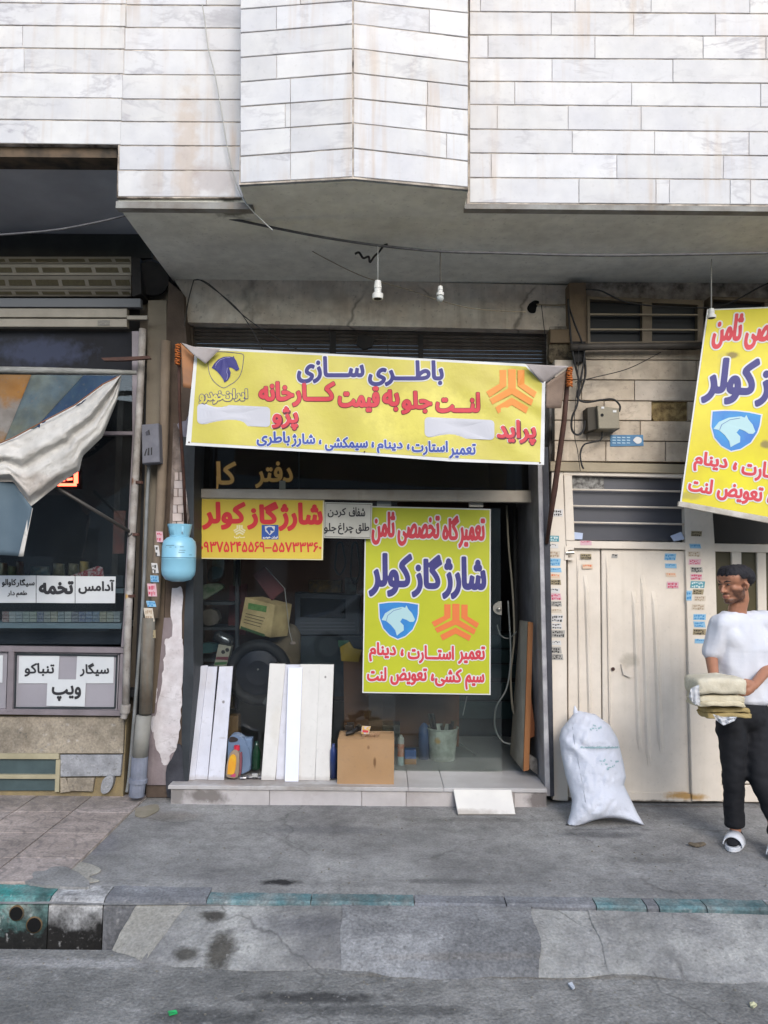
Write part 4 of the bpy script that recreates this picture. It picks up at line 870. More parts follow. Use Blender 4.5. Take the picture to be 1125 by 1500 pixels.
# shutter box above the kiosk with perforated slats
sr2 = thing('kiosk_shutter', 'rolled cream shutter with rows of slots above the kiosk awning', 'shutter', P(90, 478, 5.6))
slat2 = mat('slat_cream', '#8d877c', .5, '#7d776d', 6, metal=.2, bump=.2); slot = mat('slot_dark', '#4a4334', .8, '#57513c', 40)
cy0 = 5.58
for k, (ya, yb) in enumerate(((376, 386), (387, 403), (404, 423), (424, 434))):
    Ya = 5.64 - .05 * math.sin(k * 1.1 + .2); Yb = 5.64 - .05 * math.sin((k + 1) * 1.1 + .2)
    A, B = [P(-250, ya, Ya), P(192, ya, Ya)], [P(192, yb, Yb), P(-250, yb, Yb)]
    s_ = MB().slab(A + B, (0, .02, 0)).mk('slat', slat2, sr2)
    off = 10 if k % 2 else 0
    for i in range(-1, 5):
        x = 12 + i * 39 + off; x2 = min(x + 33, 189)
        if x > 185: continue
        t0, t1 = .3, .75; y0 = lerp(ya, yb, t0); y1 = lerp(ya, yb, t1); Y0 = lerp(Ya, Yb, t0) - .004; Y1 = lerp(Ya, Yb, t1) - .004
        MB().slab([P(x, y0, Y0), P(x2, y0, Y0), P(x2 + 2, y1, Y1), P(x + 2, y1, Y1)], (0, .003, 0)).mk('slot', slot, s_)
for ya, yb, Y in ((436, 449, 5.60), (451, 464, 5.57), (466, 478, 5.55)):
    MB().px([(-250, ya), (206 if ya < 440 else 186, ya + 1), (206 if ya < 440 else 186, yb + 1), (-250, yb)], Y, .05, .003).mk('bottom_bar', slat2 if ya > 440 else mat('bar_grey', '#62656a', .6), sr2)
MB().rect(143, 469, 161, 477, 5.546, .003).mk('maker_plate', mat('plate_dull', '#77736c', .5, '#5b5852', 60), sr2)
MB().px([(186, 462), (216, 462), (216, 468), (186, 468)], 5.54, .03, .002).mk('bracket', slat2, sr2)
MB().px([(192, 376), (205, 378), (207, 430), (194, 434)], 5.58, .2).mk('end_plate', black_gap, sr2)
c = P(222, 405, 5.70); prof = []
MB().tube([P(222, 408, 5.66), P(222, 408, 5.80)], [.13, .15], 18).mk('coil_drum', black_gap, sr2, smooth=False)
# awning: rolled pole wrapped in plastic, tarp patches hanging from it
aw = thing('awning', 'torn kiosk awning of orange, blue and pale canvas hanging folded from its pole', 'awning', P(80, 800, 5.0))
wrap = mat('plastic_wrap', '#8f8f8b', .4, '#6d6d69', 14, bump=1, bs=40, stretch=(1, 1, 6))
MB().tube([P(-150, 540, 5.25), P(60, 543, 5.25), P(160, 545, 5.3), P(200, 546, 5.36)], [.024, .026, .02, .016], 12).mk('roller_pole', wrap, aw, smooth=True)
def tarp(name, A, B, Yf, m, na=16, nb=18):
    v, f = loft_px(A, B, na, nb, Yf, .0025); return mk(name, v, f, m, aw, smooth=True)
fo = lambda x, y, a, b: 5.22 - .10 * b + .015 * math.sin(x * .09 + y * .02)
org = mat('canvas_orange', '#8a5c20', .85, '#5c4b36', 3, bump=.5, bs=30, wear=.25, spots=[((P(15, 610, 5.2).x, 5.2, P(15, 615, 5.2).z), (.5, .5, .16), (.16, .15, .14), .9)]); blu = mat('canvas_blue', '#19345e', .85, '#263a48', 3, bump=.5, bs=30, wear=.2); sla = mat('canvas_slate', '#415059', .85, '#575b50', 2.5, bump=.5, bs=30, amt=1.3, wear=.3)
tarp('orange_panel', [(-60, 548), (46, 549)], [(-60, 660), (4, 652)], fo, org); tarp('slate_panel', [(46, 549), (122, 550)], [(4, 652), (40, 640)], fo, sla); tarp('blue_panel', [(122, 550), (170, 551)], [(40, 640), (120, 590)], fo, blu)
def wf(x, y, a, b):
    return 5.10 - .05 * math.sin(b * math.pi) + .022 * math.sin(b * 13 + a * 2) + .012 * math.sin(b * 24 + a * 5) + .02 * abs(noise.noise(Vector((x * .05 + y * .03, y * .07 - x * .02, 0)))) + .012 * abs(noise.noise(Vector((x * .11 + y * .08, y * .13 - x * .08, 5)))) + .008 * abs(noise.noise(Vector((x * .3 + y * .2, y * .3 - x * .15, 9))))
wht = mat('canvas_white', '#c2bfba', .98, '#b3afa9', 5, bump=1.6, bs=11, wear=.12, spec=.1, spots=[((P(60, 700, 5.1).x, 5.1, P(60, 712, 5.1).z), (.4, .4, .1), (.36, .31, .27), .6)])
tarp('white_flap', [(177, 549), (150, 562), (110, 592), (60, 618), (20, 640), (-60, 672)], [(178, 549), (172, 585), (150, 640), (121, 668), (116, 690), (88, 708), (45, 742), (20, 706), (-60, 704)], wf, wht, 80, 64)
MB().tube([P(a, b, 5.09) for a, b in ((175, 551), (150, 563), (110, 593), (60, 619), (20, 641), (-10, 653))], .004, 5).mk('hem_cord', mat('hem_orange', '#7a4a2c', .8), aw, smooth=True)
tarp('lower_panel', [(-60, 704), (20, 706), (47, 744)], [(-60, 812), (5, 813), (33, 815)], lambda x, y, a, b: 5.13 + .02 * math.sin(x * .1), mat('canvas_grey_blue', '#586873', .8, '#4b5b66', 2, bump=.3, bs=30), 20, 12)
tarp('hem_strip', [(43, 748), (48, 744)], [(27, 815), (34, 815)], lambda x, y, a, b: 5.115, wht, 3, 8)
MB().tube([P(60, 700, 5.14), P(197, 783, YK - .05)], .013, 10).mk('support_arm', mat('arm_grey', '#4d4a47', .5, metal=.4), aw, smooth=True)
MB().tube([P(190, 781, YK - .07), P(197, 785, YK - .04)], [.03, .025], 10).mk('arm_joint', black_gap, aw)
MB().px([(148, 524), (178, 523), (218, 521), (221, 525), (180, 528), (152, 528)], 5.45, .03).mk('pole_bracket', rust, aw)
# kiosk contents seen through its glass
led = thing('led_sign', 'red glowing LED sign half hidden behind the torn awning', 'sign', P(98, 712, 5.9)); em = mat('led_red', (.5, .02, .01), emit=((1, .08, .04), 7))
MB().rect(60, 685, 118, 716, 5.905, .04).mk('housing', kin, led)
for q in ([(80, 708), (112, 708), (112, 712), (80, 712)], [(108, 690), (114, 690), (114, 708), (108, 708)], [(98, 694), (106, 693), (106, 696), (98, 697)], [(98, 701), (106, 700), (106, 703), (98, 704)], [(88, 703), (95, 702), (95, 705), (88, 706)]): MB().px(q, 5.90, .004).mk('lit_segment', em, led)
pb = mat('paper_white', '#bfc2c4', .7, '#b4b7ba', 4)
MK = lambda x, y: P(x, y, YK - .004)
def paper(label, pts, words, Y=YK - .006, m=pb):
    o = MB().px(pts, Y, .002).mk('paper_notice', m, label=label, cat='notice', group='white paper notices on the kiosk')
    for t, b, bo in words: word(t, b, lambda x, y: P(x, y, Y), o, ink, layer=1, bold=bo)
paper('white notice with two lines of small writing, first on the kiosk glass from the left', [(-60, 843), (52.4, 843), (52.4, 883), (-60, 883)], [('سیگار', (24, 848, 51, 860), .35), ('کاوالو', (3, 848, 24, 860), .35), ('طعم', (24, 865, 40, 875), .3), ('دار', (11, 865, 22, 874), .3)])
paper('white notice with one thick dark word, middle of the row on the kiosk glass', [(53.4, 843), (109.5, 844), (109.5, 883.5), (53.4, 883)], [('تخمه', (57, 851, 108, 871), 1.3)])
paper('white notice with thin writing at the right end of the row on the kiosk glass', [(110.5, 844), (169.5, 844.5), (168.5, 883.5), (110.5, 883.5)], [('آدامس', (115, 849, 168, 870), .7)])
paper('white notice at upper left of the grey kiosk panel', [(28, 961), (87, 961), (85, 1001), (27, 1001)], [('تنباکو', (36, 971, 80, 991), .6)])
paper('white notice at upper right of the grey kiosk panel', [(113, 961), (167, 962), (166, 1001), (111, 1001)], [('سیگار', (117, 971, 160, 991), .6)])
paper('white notice centred at the bottom of the grey kiosk panel', [(69.5, 995), (126, 995.5), (124, 1035), (68, 1034)], [('ویپ', (76, 1004, 119, 1027), .8)], YK - .009)
paper('white notice cut by the left edge of the picture on the lower kiosk panel', [(-30, 960), (4.5, 960), (3.5, 1000), (-30, 1000)], [])
shf = thing('display_shelf', 'pale glass-fronted shelf inside the kiosk window', 'shelf', P(90, 921, 5.8))
MB().px([(-200, 911), (178, 913), (177, 921), (-200, 919)], 5.72, .3).mk('shelf_board', mat('shelf_pale', '#8fa0a8', .5), shf)
MB().px([(-200, 861), (180, 863), (180, 869), (-200, 867)], 5.76, .25).mk('shelf_board', mat('shelf_pale', '#8fa0a8', .5), shf)
packc = ['#8e4a48', '#a9b2b5', '#7e8f9c', '#8fa098', '#9aa594', '#3f4f7e', '#8a8d86', '#a09a7e', '#7d8e96', '#a3ada9', '#44496b', '#2e4b86', '#3a649a', '#4d7396', '#a79d78', '#9a9c86', '#8c979a', '#707a80']
cn = ['red', 'pale grey', 'grey blue', 'sage', 'light green', 'navy', 'dull grey', 'sand', 'steel blue', 'mint', 'dark violet', 'deep blue', 'mid blue', 'teal blue', 'straw', 'olive', 'silver', 'dark grey']
for i in range(17):
    x = 3 + i * 10.2; st = MB()
    for k in range(3): st.rect(x, 896 + k * 5.2, x + 9.6, 900.7 + k * 5.2, 5.73, .06, .001)
    st.mk('cigarette_packs', mat('pack_' + cn[i].replace(' ', '_'), packc[i], .5, '#b5b8b4', 70, amt=.7), label='%s stack of cigarette packs on the kiosk shelf, number %s from the left' % (cn[i], ['one', 'two', 'three', 'four', 'five', 'six', 'seven', 'eight', 'nine', 'ten', 'eleven', 'twelve', 'thirteen', 'fourteen', 'fifteen', 'sixteen', 'seventeen'][i]), cat='packs', group='cigarette packs on the kiosk shelf')
for i, (x0, y0, x1, c, lb) in enumerate(((0, 824, 8, '#b5a37a', 'cream and tan snack bag at the left end of the kiosk counter'), (12, 829, 24, '#8c9a5c', 'olive green snack bag on the kiosk counter'), (24, 822, 32, '#7c3e30', 'dark red snack bag on the kiosk counter'), (45, 829, 70, '#3f6f86', 'wide blue snack bag on the kiosk counter'), (78, 825, 92, '#4c4a48', 'dull brown snack bag on the kiosk counter'), (100, 825, 113, '#3d3c40', 'dark grey snack bag on the kiosk counter'), (117, 822, 128, '#a1801f', 'mustard yellow packet on the kiosk counter'))):
    v, f = loft_px([(x0, y0), (x1, y0 + 1)], [(x0 - 1, 843), (x1 + 1, 843)], 6, 6, lambda x, y, a, b: 5.80 - .04 * math.sin(a * 3.14) * math.sin(.4 + b * 2.4), .03)
    mk('snack_bag', v, f, mat('bag_%d' % i, c, .4, '#8d8a72', 40, amt=.6), smooth=True, label=lb, cat='bag', group='snack bags on the kiosk counter')
MB().px([(98, 845), (143, 829), (150, 831), (152, 845)], 5.72, .01).mk('card_strip', mat('card_red_white', '#b9b0ac', .6, '#9c3540', 45, amt=2), label='white card with red spots leaning above the notices in the kiosk', cat='card')
MB().px([(167, 748), (184, 748), (181, 811), (165, 811)], 5.75, .02).mk('hanging_card', mat('card_orange', '#7d4538', .6, '#5d4a43', 9), label='orange and grey card hanging inside the kiosk glass beside the frame', cat='card')
kg = mat('kiosk_goods_grey', '#3e434b', .8, '#2a2d33', 12); 
for i, (x0, y0, x1, y1, lb) in enumerate(((40, 840, 165, 846, 'long dark counter edge inside the kiosk'),)): MB().px([(-200, 843), (180, 843), (180, 860), (-200, 860)], 5.95, .4).mk('counter', kg, label='dark counter inside the kiosk behind the notices', cat='counter')
MB().px([(-200, 924), (178, 925), (176, 944), (-200, 943)], 5.9, .3).mk('lower_cabinet', mat('cab_navy', '#22262f', .6), label='dark low cabinet under the cigarette shelf in the kiosk', cat='cabinet')
# ---- pipes and the meter box between the two shops
pw = mat('old_white_pipe', '#aaa6a2', .7, '#857e77', 8, wear=.25, bump=.6, bs=30, spots=[((P(193, 720, 5.6).x, 5.6, P(193, 706, 5.6).z), (.05, .3, .03), (.2, .09, .05), .9), ((P(186, 850, 5.6).x, 5.6, P(186, 873, 5.6).z), (.05, .3, .02), (.5, .28, .05), .9), ((P(188, 830, 5.6).x, 5.6, P(188, 828, 5.6).z), (.04, .3, .06), (.12, .08, .06), .7)], streak=.6, streakcol=(.2, .15, .12))
pg = mat('grey_conduit', '#7f8284', .6, '#5f615f', 6, bump=.5, streak=.7, streakcol=(.1, .1, .1)); pd = mat('beige_pipe', '#7d6f5f', .75, '#66594c', 5, bump=.5, streak=.6, streakcol=(.15, .11, .08)); plow = mat('drain_pipe_lower', '#8b8a84', .7, '#76746e', 4, bump=.5); pblue = mat('drain_grey', '#7f8492', .7, '#5f636f', 6, bump=.6)
g_ = 'pipes on the wall between the kiosk and the workshop'
t = thing('downpipe', 'rusty white pipe running down beside the kiosk frame with a collar at its foot', 'pipe', P(183, 1050, 5.56), g_)
MB().tube([P(209, 482, 5.58), P(206, 560, 5.58), P(202, 640, 5.56), P(196, 740, 5.56), P(188, 900, 5.56), P(184, 1036, 5.56)], .027, 12).mk('pipe', pw, t, smooth=True)
MB().tube([P(184, 1032, 5.555), P(183, 1044, 5.555), P(183, 1044.5, 5.555), P(181, 1052, 5.555)], [.036, .036, .026, .024], 12).mk('collar', pw, t)
for y in (707, 783, 873): MB().tube([P(211 - (y - 600) * .0685, y - 2, 5.56), P(211 - (y - 600) * .0685, y + 2, 5.56)], .031, 12).mk('clamp', rust, t)
wire('conduit', [(219, 665), (215, 740), (211, 850), (206, 930), (199, 1020), (190, 1130), (186, 1160)], .0135, pg, 'thin grey conduit curving down between the two drain pipes', Y=5.57, cat='pipe', group=g_, n=8)
t = thing('drain_pipe', 'wide white drain pipe with blue-grey socket standing on the pavement by the kiosk', 'pipe', P(203, 1165, 5.53), g_)
MB().tube([P(218, 905, 5.55), P(213, 1045, 5.55)], .047, 14).mk('upper_length', mat('pipe_stained', '#6f6c64', .75, '#564f46', 6, bump=.5, streak=.8, streakcol=(.2, .12, .06)), t, smooth=True)
MB().tube([P(211, 1048, 5.54), P(205, 1110, 5.54)], .055, 16).mk('middle_length', plow, t, smooth=True)
MB().tube([P(205, 1108, 5.54), P(203, 1140, 5.54), P(202.7, 1140.5, 5.54), P(202.2, 1146, 5.54), P(202, 1146.5, 5.54), P(200, 1166, 5.54)], [.058, .058, .066, .066, .056, .054], 16).mk('socket', pblue, t)
t = MB().tube([P(243, 500, 5.58), P(240, 640, 5.58), P(234, 760, 5.57), P(229, 850, 5.57), P(226, 905, 5.57)], .036, 14).mk('beige_pipe', pd, smooth=True, label='broad beige pipe behind the meter box leading down to the stickers', cat='pipe', group=g_)
MB().px([(217, 440), (244, 440), (243, 620), (236, 700), (222, 900), (206, 900), (212, 700)], 5.66, .12).mk('pier_facing', mat('pier_beige', '#787062', .85, '#6a6256', 3, bump=.4, streak=.5, streakcol=(.15, .12, .1)), NBD)
MB().px([(236, 760), (245, 760), (240, 905), (226, 1045), (215, 1045), (216, 905)], 5.64, .05).mk('sticker_board', mat('pier_brown', '#4e4137', .85, '#5c5040', 6, bump=.5), NBD)
mb = thing('meter_box', 'grey metal box with two dark painted marks on the pipes left of the banner', 'box', P(219, 680, 5.5))
MB().px([(207, 622), (232, 620), (234, 677), (208, 679)], 5.46, .10, .006).mk('box_body', mat('box_grey', '#74757e', .6, '#5f6069', 6, bump=.4), mb)
MM = lambda x, y: P(x, y, 5.459)
word('۱', (217, 630, 220, 637), MM, mb, ink, raw=True, bold=.4); flat('painted_mark', [(213, 633), (219, 629), (220, 637), (214, 638)], MM, mat('ink_blur', '#3e3e48', .7), mb, 2)
for q in ([(214, 658), (216, 657), (213, 668), (211, 667)], [(217, 656), (219, 656), (219, 667), (216, 667)], [(221, 656), (223, 655), (223, 666), (221, 667)]): flat('painted_mark', q, MM, ink, mb, 2)
# stickers: torn adverts glued to a surface, children of that surface's building
SC = {'cyan': ('#7fa9c4', '#3d7fae'), 'pink': ('#c5a0a8', '#b5485f'), 'white': ('#c3c1bf', '#3a3938'), 'grey': ('#9a9791', '#2e2b2a'), 'teal': ('#4d8b96', '#c3cfd0'), 'tan': ('#8f8266', '#3b342a'), 'orange': ('#cbb199', '#c9683c'), 'cream': ('#bdb1a0', '#9a8672')}
def sticker(c, x0, y0, x1, y1, Y, parent, tilt=0):
    jx, jy, tilt = R.uniform(-1.6, 1.6), R.uniform(-.6, .6), tilt + R.uniform(-.7, .7); x0 += jx; x1 += jx + R.uniform(-1.5, 1); y0 += jy; y1 += jy; Y -= R.uniform(0, .0012)
    a, b = SC[c]; o = MB().px([(x0 - tilt, y0), (x1 - tilt, y0 + .4), (x1 + tilt, y1), (x0 + tilt, y1 - .3)], Y, .0015).mk('sticker', mat('sticker_' + c, a, .6), parent)
    n = 2 if y1 - y0 > 7 else 1; rr = R
    for k in range(n):     # lines of print as small strokes
        yy = y0 + (y1 - y0) * (.18 + .44 * k); x = x0 + (x1 - x0) * .08; mbx = MB()
        while x < x1 - 3:
            ww = rr.uniform(1, 3.2); hh = (y1 - y0) * rr.uniform(.14, .34); dy = rr.uniform(-.5, .8)
            mbx.px([(x, yy + dy), (x + ww, yy + dy + rr.uniform(-.6, .6)), (x + ww - .3, yy + dy + hh), (x + .2, yy + dy + hh)], Y - .0012, .0006); x += ww + rr.uniform(.3, 1.0)
        if mbx.v: mbx.mk('print', mat('print_' + c, b, .6), parent)
for c, x0, y0, x1, y1 in (('pink', 228, 778, 238, 794), ('white', 228, 799, 235, 815), ('white', 223, 825, 232, 840), ('cyan', 219, 843, 232, 853), ('pink', 216, 855, 230, 874), ('cyan', 215, 880, 229, 889), ('cream', 213, 890, 227, 910), ('tan', 209, 923, 227, 935), ('grey', 208, 943, 217, 961), ('cyan', 208, 965, 217, 984)): sticker(c, x0, y0, x1, y1, 5.53, NBD, .8)
# ================================================================= HOUSE AT THE RIGHT (tiles, gate)
RBD = thing('tiled_house', 'house at the right faced with stained cream tiles over a cream steel gate', 'building', (2.6, 5.62, 0))
YRT = 5.62
tm = mat('cream_wall_tile', '#bcae9c', .6, '#a69784', 3.5, wear=.2, bump=.3, rnd=.06, streak=.8, streakcol=(.14, .11, .09), veins=(2, .02, (.22, .18, .14), .5))
rw = MB().px([(806, 478), (834, 478), (838, 415), (1500, 405), (1500, 800), (1500, 1180), (1500, 1178), (812, 1178), (804, 800)], YRT + .10, .3).mk('wall_core', mortar, RBD)
MB().px([(834, 414), (858, 414), (862, 510), (836, 512)], YRT - .0, .3).mk('tile_pier', mat('pier_tile_brown', '#7c6a55', .7, '#6a5947', 4, bump=.4, streak=.8, streakcol=(.08, .06, .05)), RBD)
MB().px([(806, 482), (840, 482), (840, 502), (806, 502)], YRT + .02, .1, .004).mk('wall_tile', mat('tile_brown_stained', '#75634d', .7, '#665642', 5, bump=.4), rw)
MB().px(ragged([(805, 505), (838, 503), (840, 528), (806, 530)], 2, 3), YRT + .05, .06).mk('rubble_patch', mat('rubble', '#6e6350', .9, '#3d352b', 25, bump=2.5, bs=30, amt=1.5), rw)
tl_rows = [(511, 526.5), (526.5, 556), (556, 586.5), (586.5, 615.5), (615.5, 645.5), (645.5, 676)]
jn = [[], [856, 1020], [852, 929.5], [885, 955, 1040], [860, 938], [887.5, 975]]
for k, (ya, yb) in enumerate(tl_rows):
    x0 = 812 if k > 0 else 842
    js = [x0] + jn[k] + [1130, 1250]
    for a, b in zip(js[:-1], js[1:]):
        if k == 3 and a == 955: a = 1008
        if b - a < 4: continue
        sl = lambda x: (x - 820) * .006
        MB().px([(a + .5, ya + .7 + sl(a)), (b - .5, ya + .7 + sl(b)), (b - .5, yb - .7 + sl(b)), (a + .5, yb - .7 + sl(a))], YRT, .08, .003).mk('wall_tile', tm, rw)
MB().px(ragged([(955, 588), (1010, 587), (1011, 616), (958, 615)], 2, 3), YRT + .03, .06).mk('broken_tile', mat('broken_tile', '#8c7952', .95, '#5a4a30', 22, bump=3, bs=25, amt=1.5), rw)
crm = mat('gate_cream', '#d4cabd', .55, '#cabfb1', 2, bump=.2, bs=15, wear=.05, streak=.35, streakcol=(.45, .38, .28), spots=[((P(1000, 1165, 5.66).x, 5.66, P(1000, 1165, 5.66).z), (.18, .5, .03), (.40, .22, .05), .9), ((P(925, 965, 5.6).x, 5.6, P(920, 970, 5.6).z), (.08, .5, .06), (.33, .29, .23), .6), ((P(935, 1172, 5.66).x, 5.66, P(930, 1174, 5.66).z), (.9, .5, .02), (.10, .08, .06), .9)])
MB().px([(806, 676), (1130, 683), (1260, 686), (1260, 698), (806, 690)], YRT - .012, .12, .004).mk('gate_lintel', mat('lintel_cream', '#a0937b', .6, '#8c7f69', 4, bump=.3, streak=.5), RBD)
# transom ventilation windows high on the wall
winm = mat('window_frame_brown', '#6f6353', .6, '#5c5143', 6, bump=.2); dark_pane = mat('dark_pane', '#20252b', .55, '#191c20', 3, spec=.3)
for x0, x1, x2, lb in ((860, 941, 1030, 'pair of dark high windows with cream bars just under the soffit'), (1040, 1120, 1200, 'dark high window partly behind the hanging banner')):
    t = thing('high_window', lb, 'window', P((x0 + x2) / 2, 508, YRT))
    for q in ([(x0, 434), (x2, 440), (x2, 447), (x0, 438)], [(x0, 501), (x2, 499), (x2, 506), (x0, 508)], [(x0, 434), (x0 + 4, 434), (x0 + 5, 506), (x0 + 1, 506)], [(x1, 438), (x1 + 14, 439), (x1 + 14, 501), (x1, 501)], [(x2 - 8, 440), (x2, 440), (x2, 504), (x2 - 8, 504)]): _k = globals().get('_k', 0) + 1; MB().px(q, YRT - .01 - .003 * (_k % 5), .1).mk('frame_bar', winm, t)
    for y in (459, 481): MB().px([(x0 + 4, y), (x2 - 8, y + 1), (x2 - 8, y + 3), (x0 + 4, y + 2.5)], YRT - .02, .02).mk('frame_bar', mat('window_bar', '#857966', .5), t)
    for a, b in ((x0 + 4, x1), (x1 + 14, x2 - 8)): MB().px([(a, 438), (b, 440), (b, 501), (a, 502)], YRT + .04, .01).mk('pane', dark_pane, t)
# gate
gt = thing('steel_gate', 'cream double-leaf steel gate with barred dark fanlight and pressed ribs, left of the person', 'gate', P(915, 1176, 5.66))
YGT = 5.66
for q in ([(808, 690), (825, 691), (829, 800), (832, 1174), (810, 1172), (806, 800)], [(825, 690), (1260, 700), (1260, 706), (825, 696)], [(829, 792), (1042, 795), (1042, 806), (830, 803)], [(1002, 695), (1041, 697), (1047, 800), (1058, 1174), (1014, 1174), (1004, 800)], [(826, 696), (838, 696), (842, 792), (829, 792)]):
    _k2 = globals().get('_k2', -1) + 1; MB().px(q, YGT - .03 - .0025 * _k2, .06, .004).mk('frame_member', crm, gt)
MB().px([(838, 696), (1003, 698), (1004, 793), (841, 791)], YGT + .02, .01).mk('pane', mat('grey_pane', '#3f4046', .35, '#4a4b52', 2, spec=.5), gt)
for y in (717, 741, 765): MB().tube([P(829, y, YGT - .02), P(1003, y + 3, YGT - .02)], .008, 8).mk('bar', crm, gt, smooth=True)
MB().px([(838, 696), (884, 697), (885, 717), (839, 716)], YGT + .008, .004).mk('notice', mat('dirty_notice', '#8d8b86', .7, '#4a4744', 30, amt=1.5), gt)
MB().px([(839, 779), (854, 781), (853, 790), (838, 790)], YGT + .008, .004).mk('paper_scrap', mat('paper_blue', '#a8b4cc', .7), gt); MB().px([(982, 785), (998, 779), (1003, 790), (987, 793)], YGT - .035, .004).mk('paper_scrap', mat('paper_blue', '#a8b4cc', .7), gt)
lf = MB().px([(832, 803), (879, 804), (882, 1170), (833, 1168)], YGT, .03, .003).mk('narrow_leaf', crm, gt)
l2 = MB().px([(881, 804), (1003, 807), (1013, 1172), (884, 1170)], YGT - .008, .04, .005).mk('wide_leaf', crm, gt)
def rib(x0, y0, x1, y1, w, parent, Y):
    n = 12; V = []; Fc = []
    for i in range(n + 1):
        t = i / n; s_ = min(1, t * 8, (1 - t) * 8); x = lerp(x0, x1, t); y = lerp(y0, y1, t)
        V += [P(x - w, y, Y), P(x - w * .15, y, Y - .016 * s_), P(x + w * .25, y, Y - .016 * s_), P(x + w, y, Y)]
    for i in range(n):
        for j in range(3): a = i * 4 + j; Fc.append((a, a + 1, a + 5, a + 4))
    mk('pressed_rib', V, Fc, crm, parent)
for a in ((929, 865, 937, 1103, 4.5), (942, 842, 950, 1124, 4.5), (958, 866, 968, 1105, 4.5)): rib(*a, l2, YGT - .0085)
rib(858, 842, 866, 1110, 3.5, lf, YGT - .0005); rib(846, 812, 850, 1160, 1.5, lf, YGT - .0005); rib(889, 812, 895, 1165, 1.8, l2, YGT - .0085)
MB().px([(828, 800), (841, 801), (841, 805), (832, 806), (832, 817), (841, 817), (841, 820), (827, 820)], YGT - .04, .012).mk('latch', crm, gt)
MB().tube([P(829, 810, YGT - .045), P(841, 809.5, YGT - .045)], .012, 8).mk('latch_bolt', hg, gt)
MB().tube([P(898, 980, YGT - .02), P(898, 980, YGT)], .014, 12).mk('keyhole', rust, gt)
MB().px([(910, 973), (926, 990), (924, 993), (913, 988)], YGT - .025, .016).mk('pull_tab', crm, gt)
MB().px([(881, 1160), (1013, 1163), (1014, 1175), (884, 1173)], YGT - .02, .012).mk('kick_rail', crm, l2)
for c, x0, y0, x1, y1 in (('teal', 803, 784, 820, 793), ('white', 805, 796, 820, 803), ('cream', 804, 806, 820, 816), ('cyan', 805, 818, 822, 829), ('cyan', 805, 831, 822, 838), ('orange', 806, 840, 821, 847), ('tan', 805, 849, 821, 857), ('white', 805, 861, 821, 868), ('pink', 805, 869, 822, 879), ('grey', 806, 880, 823, 888), ('cream', 806, 892, 822, 898), ('white', 807, 900, 824, 911), ('white', 808, 912, 824, 921), ('grey', 807, 923, 826, 934), ('white', 808, 938, 823, 945), ('grey', 808, 947, 824, 957), ('grey', 808, 958, 824, 967),
                          ('white', 809, 746, 823, 757)): sticker(c, x0, y0, x1, y1, YGT - .0318, gt)
for c, x0, y0, x1, y1 in (('pink', 851, 792, 867, 799), ('tan', 850, 811, 866, 819), ('orange', 853, 826, 868, 833), ('cyan', 974, 811, 990, 821), ('cyan', 974, 825, 990, 832), ('orange', 976, 839, 992, 845), ('pink', 976, 852, 994, 862), ('grey', 896, 812, 904, 818)): sticker(c, x0, y0, x1, y1, YGT - .0365 if y0 < 800 and x0 < 900 else (YGT - .011), gt)
for c, x0, y0, x1, y1 in (('tan', 1012, 778, 1029, 786), ('cyan', 1011, 797, 1027, 804), ('cream', 1008, 808, 1026, 816), ('pink', 1010, 819, 1029, 828), ('grey', 1013, 831, 1031, 839), ('pink', 1013, 840, 1031, 849), ('teal', 1012, 851, 1032, 861), ('tan', 1015, 863, 1032, 871), ('cyan', 1005, 865, 1014, 880), ('cream', 1016, 873, 1032, 881), ('cream', 1012, 885, 1030, 894), ('cyan', 1016, 899, 1034, 908), ('cyan', 1017, 910, 1034, 919), ('tan', 1016, 921, 1034, 930), ('cyan', 1017, 936, 1034, 943)): sticker(c, x0, y0, x1, y1, YGT - .0393, gt)
# second door behind the person
d2 = thing('glazed_door', 'cream steel door with tall dark olive panes behind the person', 'door', P(1130, 1176, 5.70))
olive = mat('olive_pane', '#4c442a', .35, '#3f3a26', 2, spec=.5)
MB().px([(1040, 740), (1260, 746), (1260, 796), (1042, 796)], 5.70, .01).mk('dark_fanlight', mat('dark_fan', '#231f1d', .5), d2)
MB().px([(1042, 796), (1260, 800), (1260, 812), (1046, 808)], 5.66, .06, .003).mk('door_rail', crm, d2)
for x0, x1 in ((1041, 1048), (1072, 1086), (1109, 1122), (1160, 1172), (1214, 1260)): MB().px([(x0, 808), (x1, 808), (x1 + 4, 1092), (x0 + 4, 1092)], 5.668, .05, .002).mk('door_stile', crm, d2)
for x0, x1 in ((1048, 1072), (1086, 1109), (1122, 1160), (1172, 1214)): MB().px([(x0 - .5, 808), (x1 + .5, 808), (x1 + 4, 1092), (x0 + 3, 1092)], 5.69, .01).mk('pane', olive, d2)
for ya, yb in ((1092, 1112), (1114, 1130), (1132, 1148), (1150, 1175)): MB().px([(1046, ya), (1262, ya + 2), (1262, yb + 2), (1050, yb)], 5.66, .05, .005).mk('lower_board', crm, d2)
